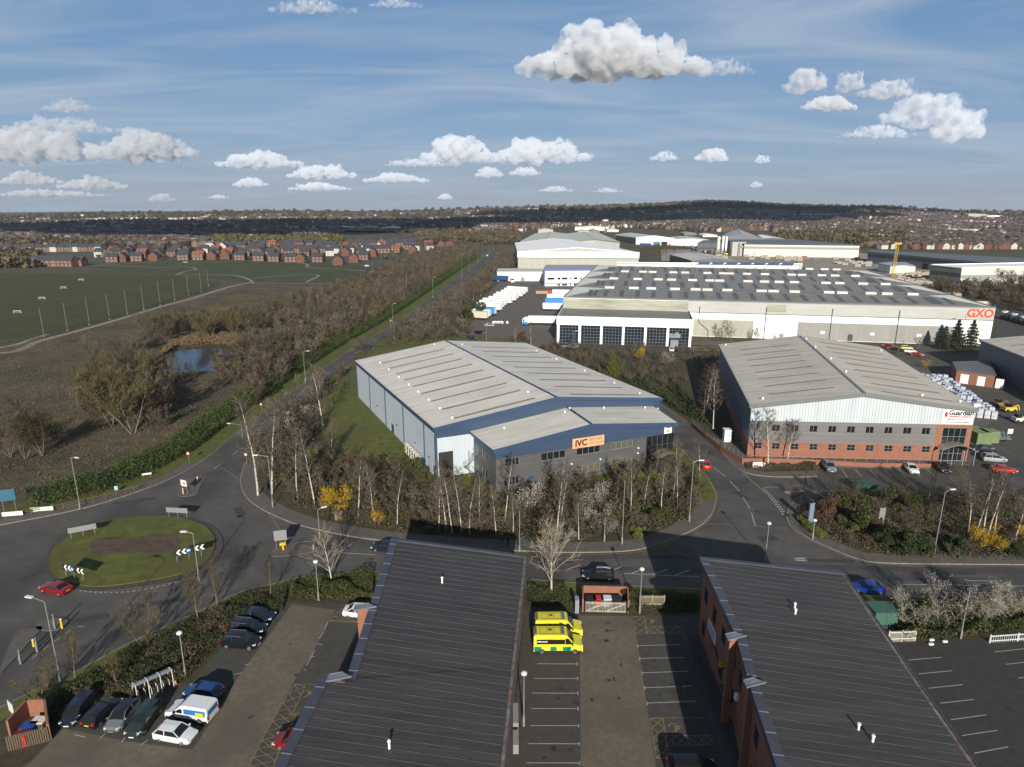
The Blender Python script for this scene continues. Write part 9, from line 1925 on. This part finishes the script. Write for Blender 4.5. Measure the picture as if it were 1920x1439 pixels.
person('person in a red top and dark trousers walking on the shaded pavement', (941, 1020), -1.2, {'step': .8, 'arm': .8}, (.25, .03, .03), (.02, .03, .06), (.02, .015, .01)); person('person in black walking beside the one in red', (953, 1024), -1.2, {'step': -.7, 'arm': .7}, (.015, .016, .02), (.015, .016, .02), (.02, .015, .01))
person('person in blue jeans wheeling a bicycle on the pavement', (977, 1020), -.2, {'step': .5, 'arm': .2, 'reach': .7}, (.02, .02, .025), (.06, .12, .25), (.015, .012, .01))
person('pedestrian in dark clothes crossing the workshop entrance', (1509, 911), .2, {'step': 1.0, 'arm': .9}, (.015, .016, .02), (.015, .016, .02), (.02, .015, .01), z=.03)
def bike(label, at, rz, z=.13):
    p = V2(W(*at)); t = thing('bicycle', label, 'bicycle', (p.x, p.y, z), rz)
    for x in (-.52, .52):
        b = MB()
        for i in range(16): a0, a1 = 2*pi*i/16, 2*pi*(i+1)/16; b.bar((x+.33*cos(a0), 0, .34+.33*sin(a0)), (x+.33*cos(a1), 0, .34+.33*sin(a1)), .035, .035)
        for i in range(4): a0 = pi*i/4; b.bar((x+.32*cos(a0), 0, .34+.32*sin(a0)), (x-.32*cos(a0), 0, .34-.32*sin(a0)), .01, .01)
        b.build('wheel', TYRE, t)
    b = MB()
    for p_, q in (((-.52, 0, .34), (-.12, 0, .30)), ((-.12, 0, .30), (-.22, 0, .82)), ((-.52, 0, .34), (-.2, 0, .75)), ((-.2, 0, .75), (.38, 0, .78)), ((-.12, 0, .30), (.38, 0, .72)), ((.52, 0, .34), (.34, 0, .92))): b.tube(p_, q, .018, n=6)
    b.build('frame', mat('bike_grey', (.12, .12, .13), .4), t); b = MB(); b.box((-.23, 0, .86), (.26, .14, .06)); b.build('saddle', TRIM, t); b = MB(); b.bar((.32, -.28, .96), (.32, .28, .96), .03, .03); b.build('handlebar', TRIM, t)
bike('bicycle wheeled by the person in blue jeans', (985, 1021), -.2); bike('bicycle leaning beside the teal door canopy of the brick office', (1340, 1260), 1.2, .21)
# ================================================================ air
hzb = MB(); hzb.box((0, 4230, 38), (27200, 9960, 160)); hm = bpy.data.materials.new('haze_air'); hm.use_nodes = True; ht_ = hm.node_tree; ht_.nodes.clear()
ho = nn(ht_, 'ShaderNodeOutputMaterial'); hv = nn(ht_, 'ShaderNodeVolumePrincipled'); hv.inputs['Color'].default_value = (.86, .92, 1, 1); hv.inputs['Density'].default_value = 0.000045; hv.inputs['Anisotropy'].default_value = 0.3
ht_.links.new(hv.outputs[0], ho.inputs['Volume']); hz_o = hzb.build('haze', hm); tag(hz_o, 'thin pale haze over the far hills', None, None, 'stuff')
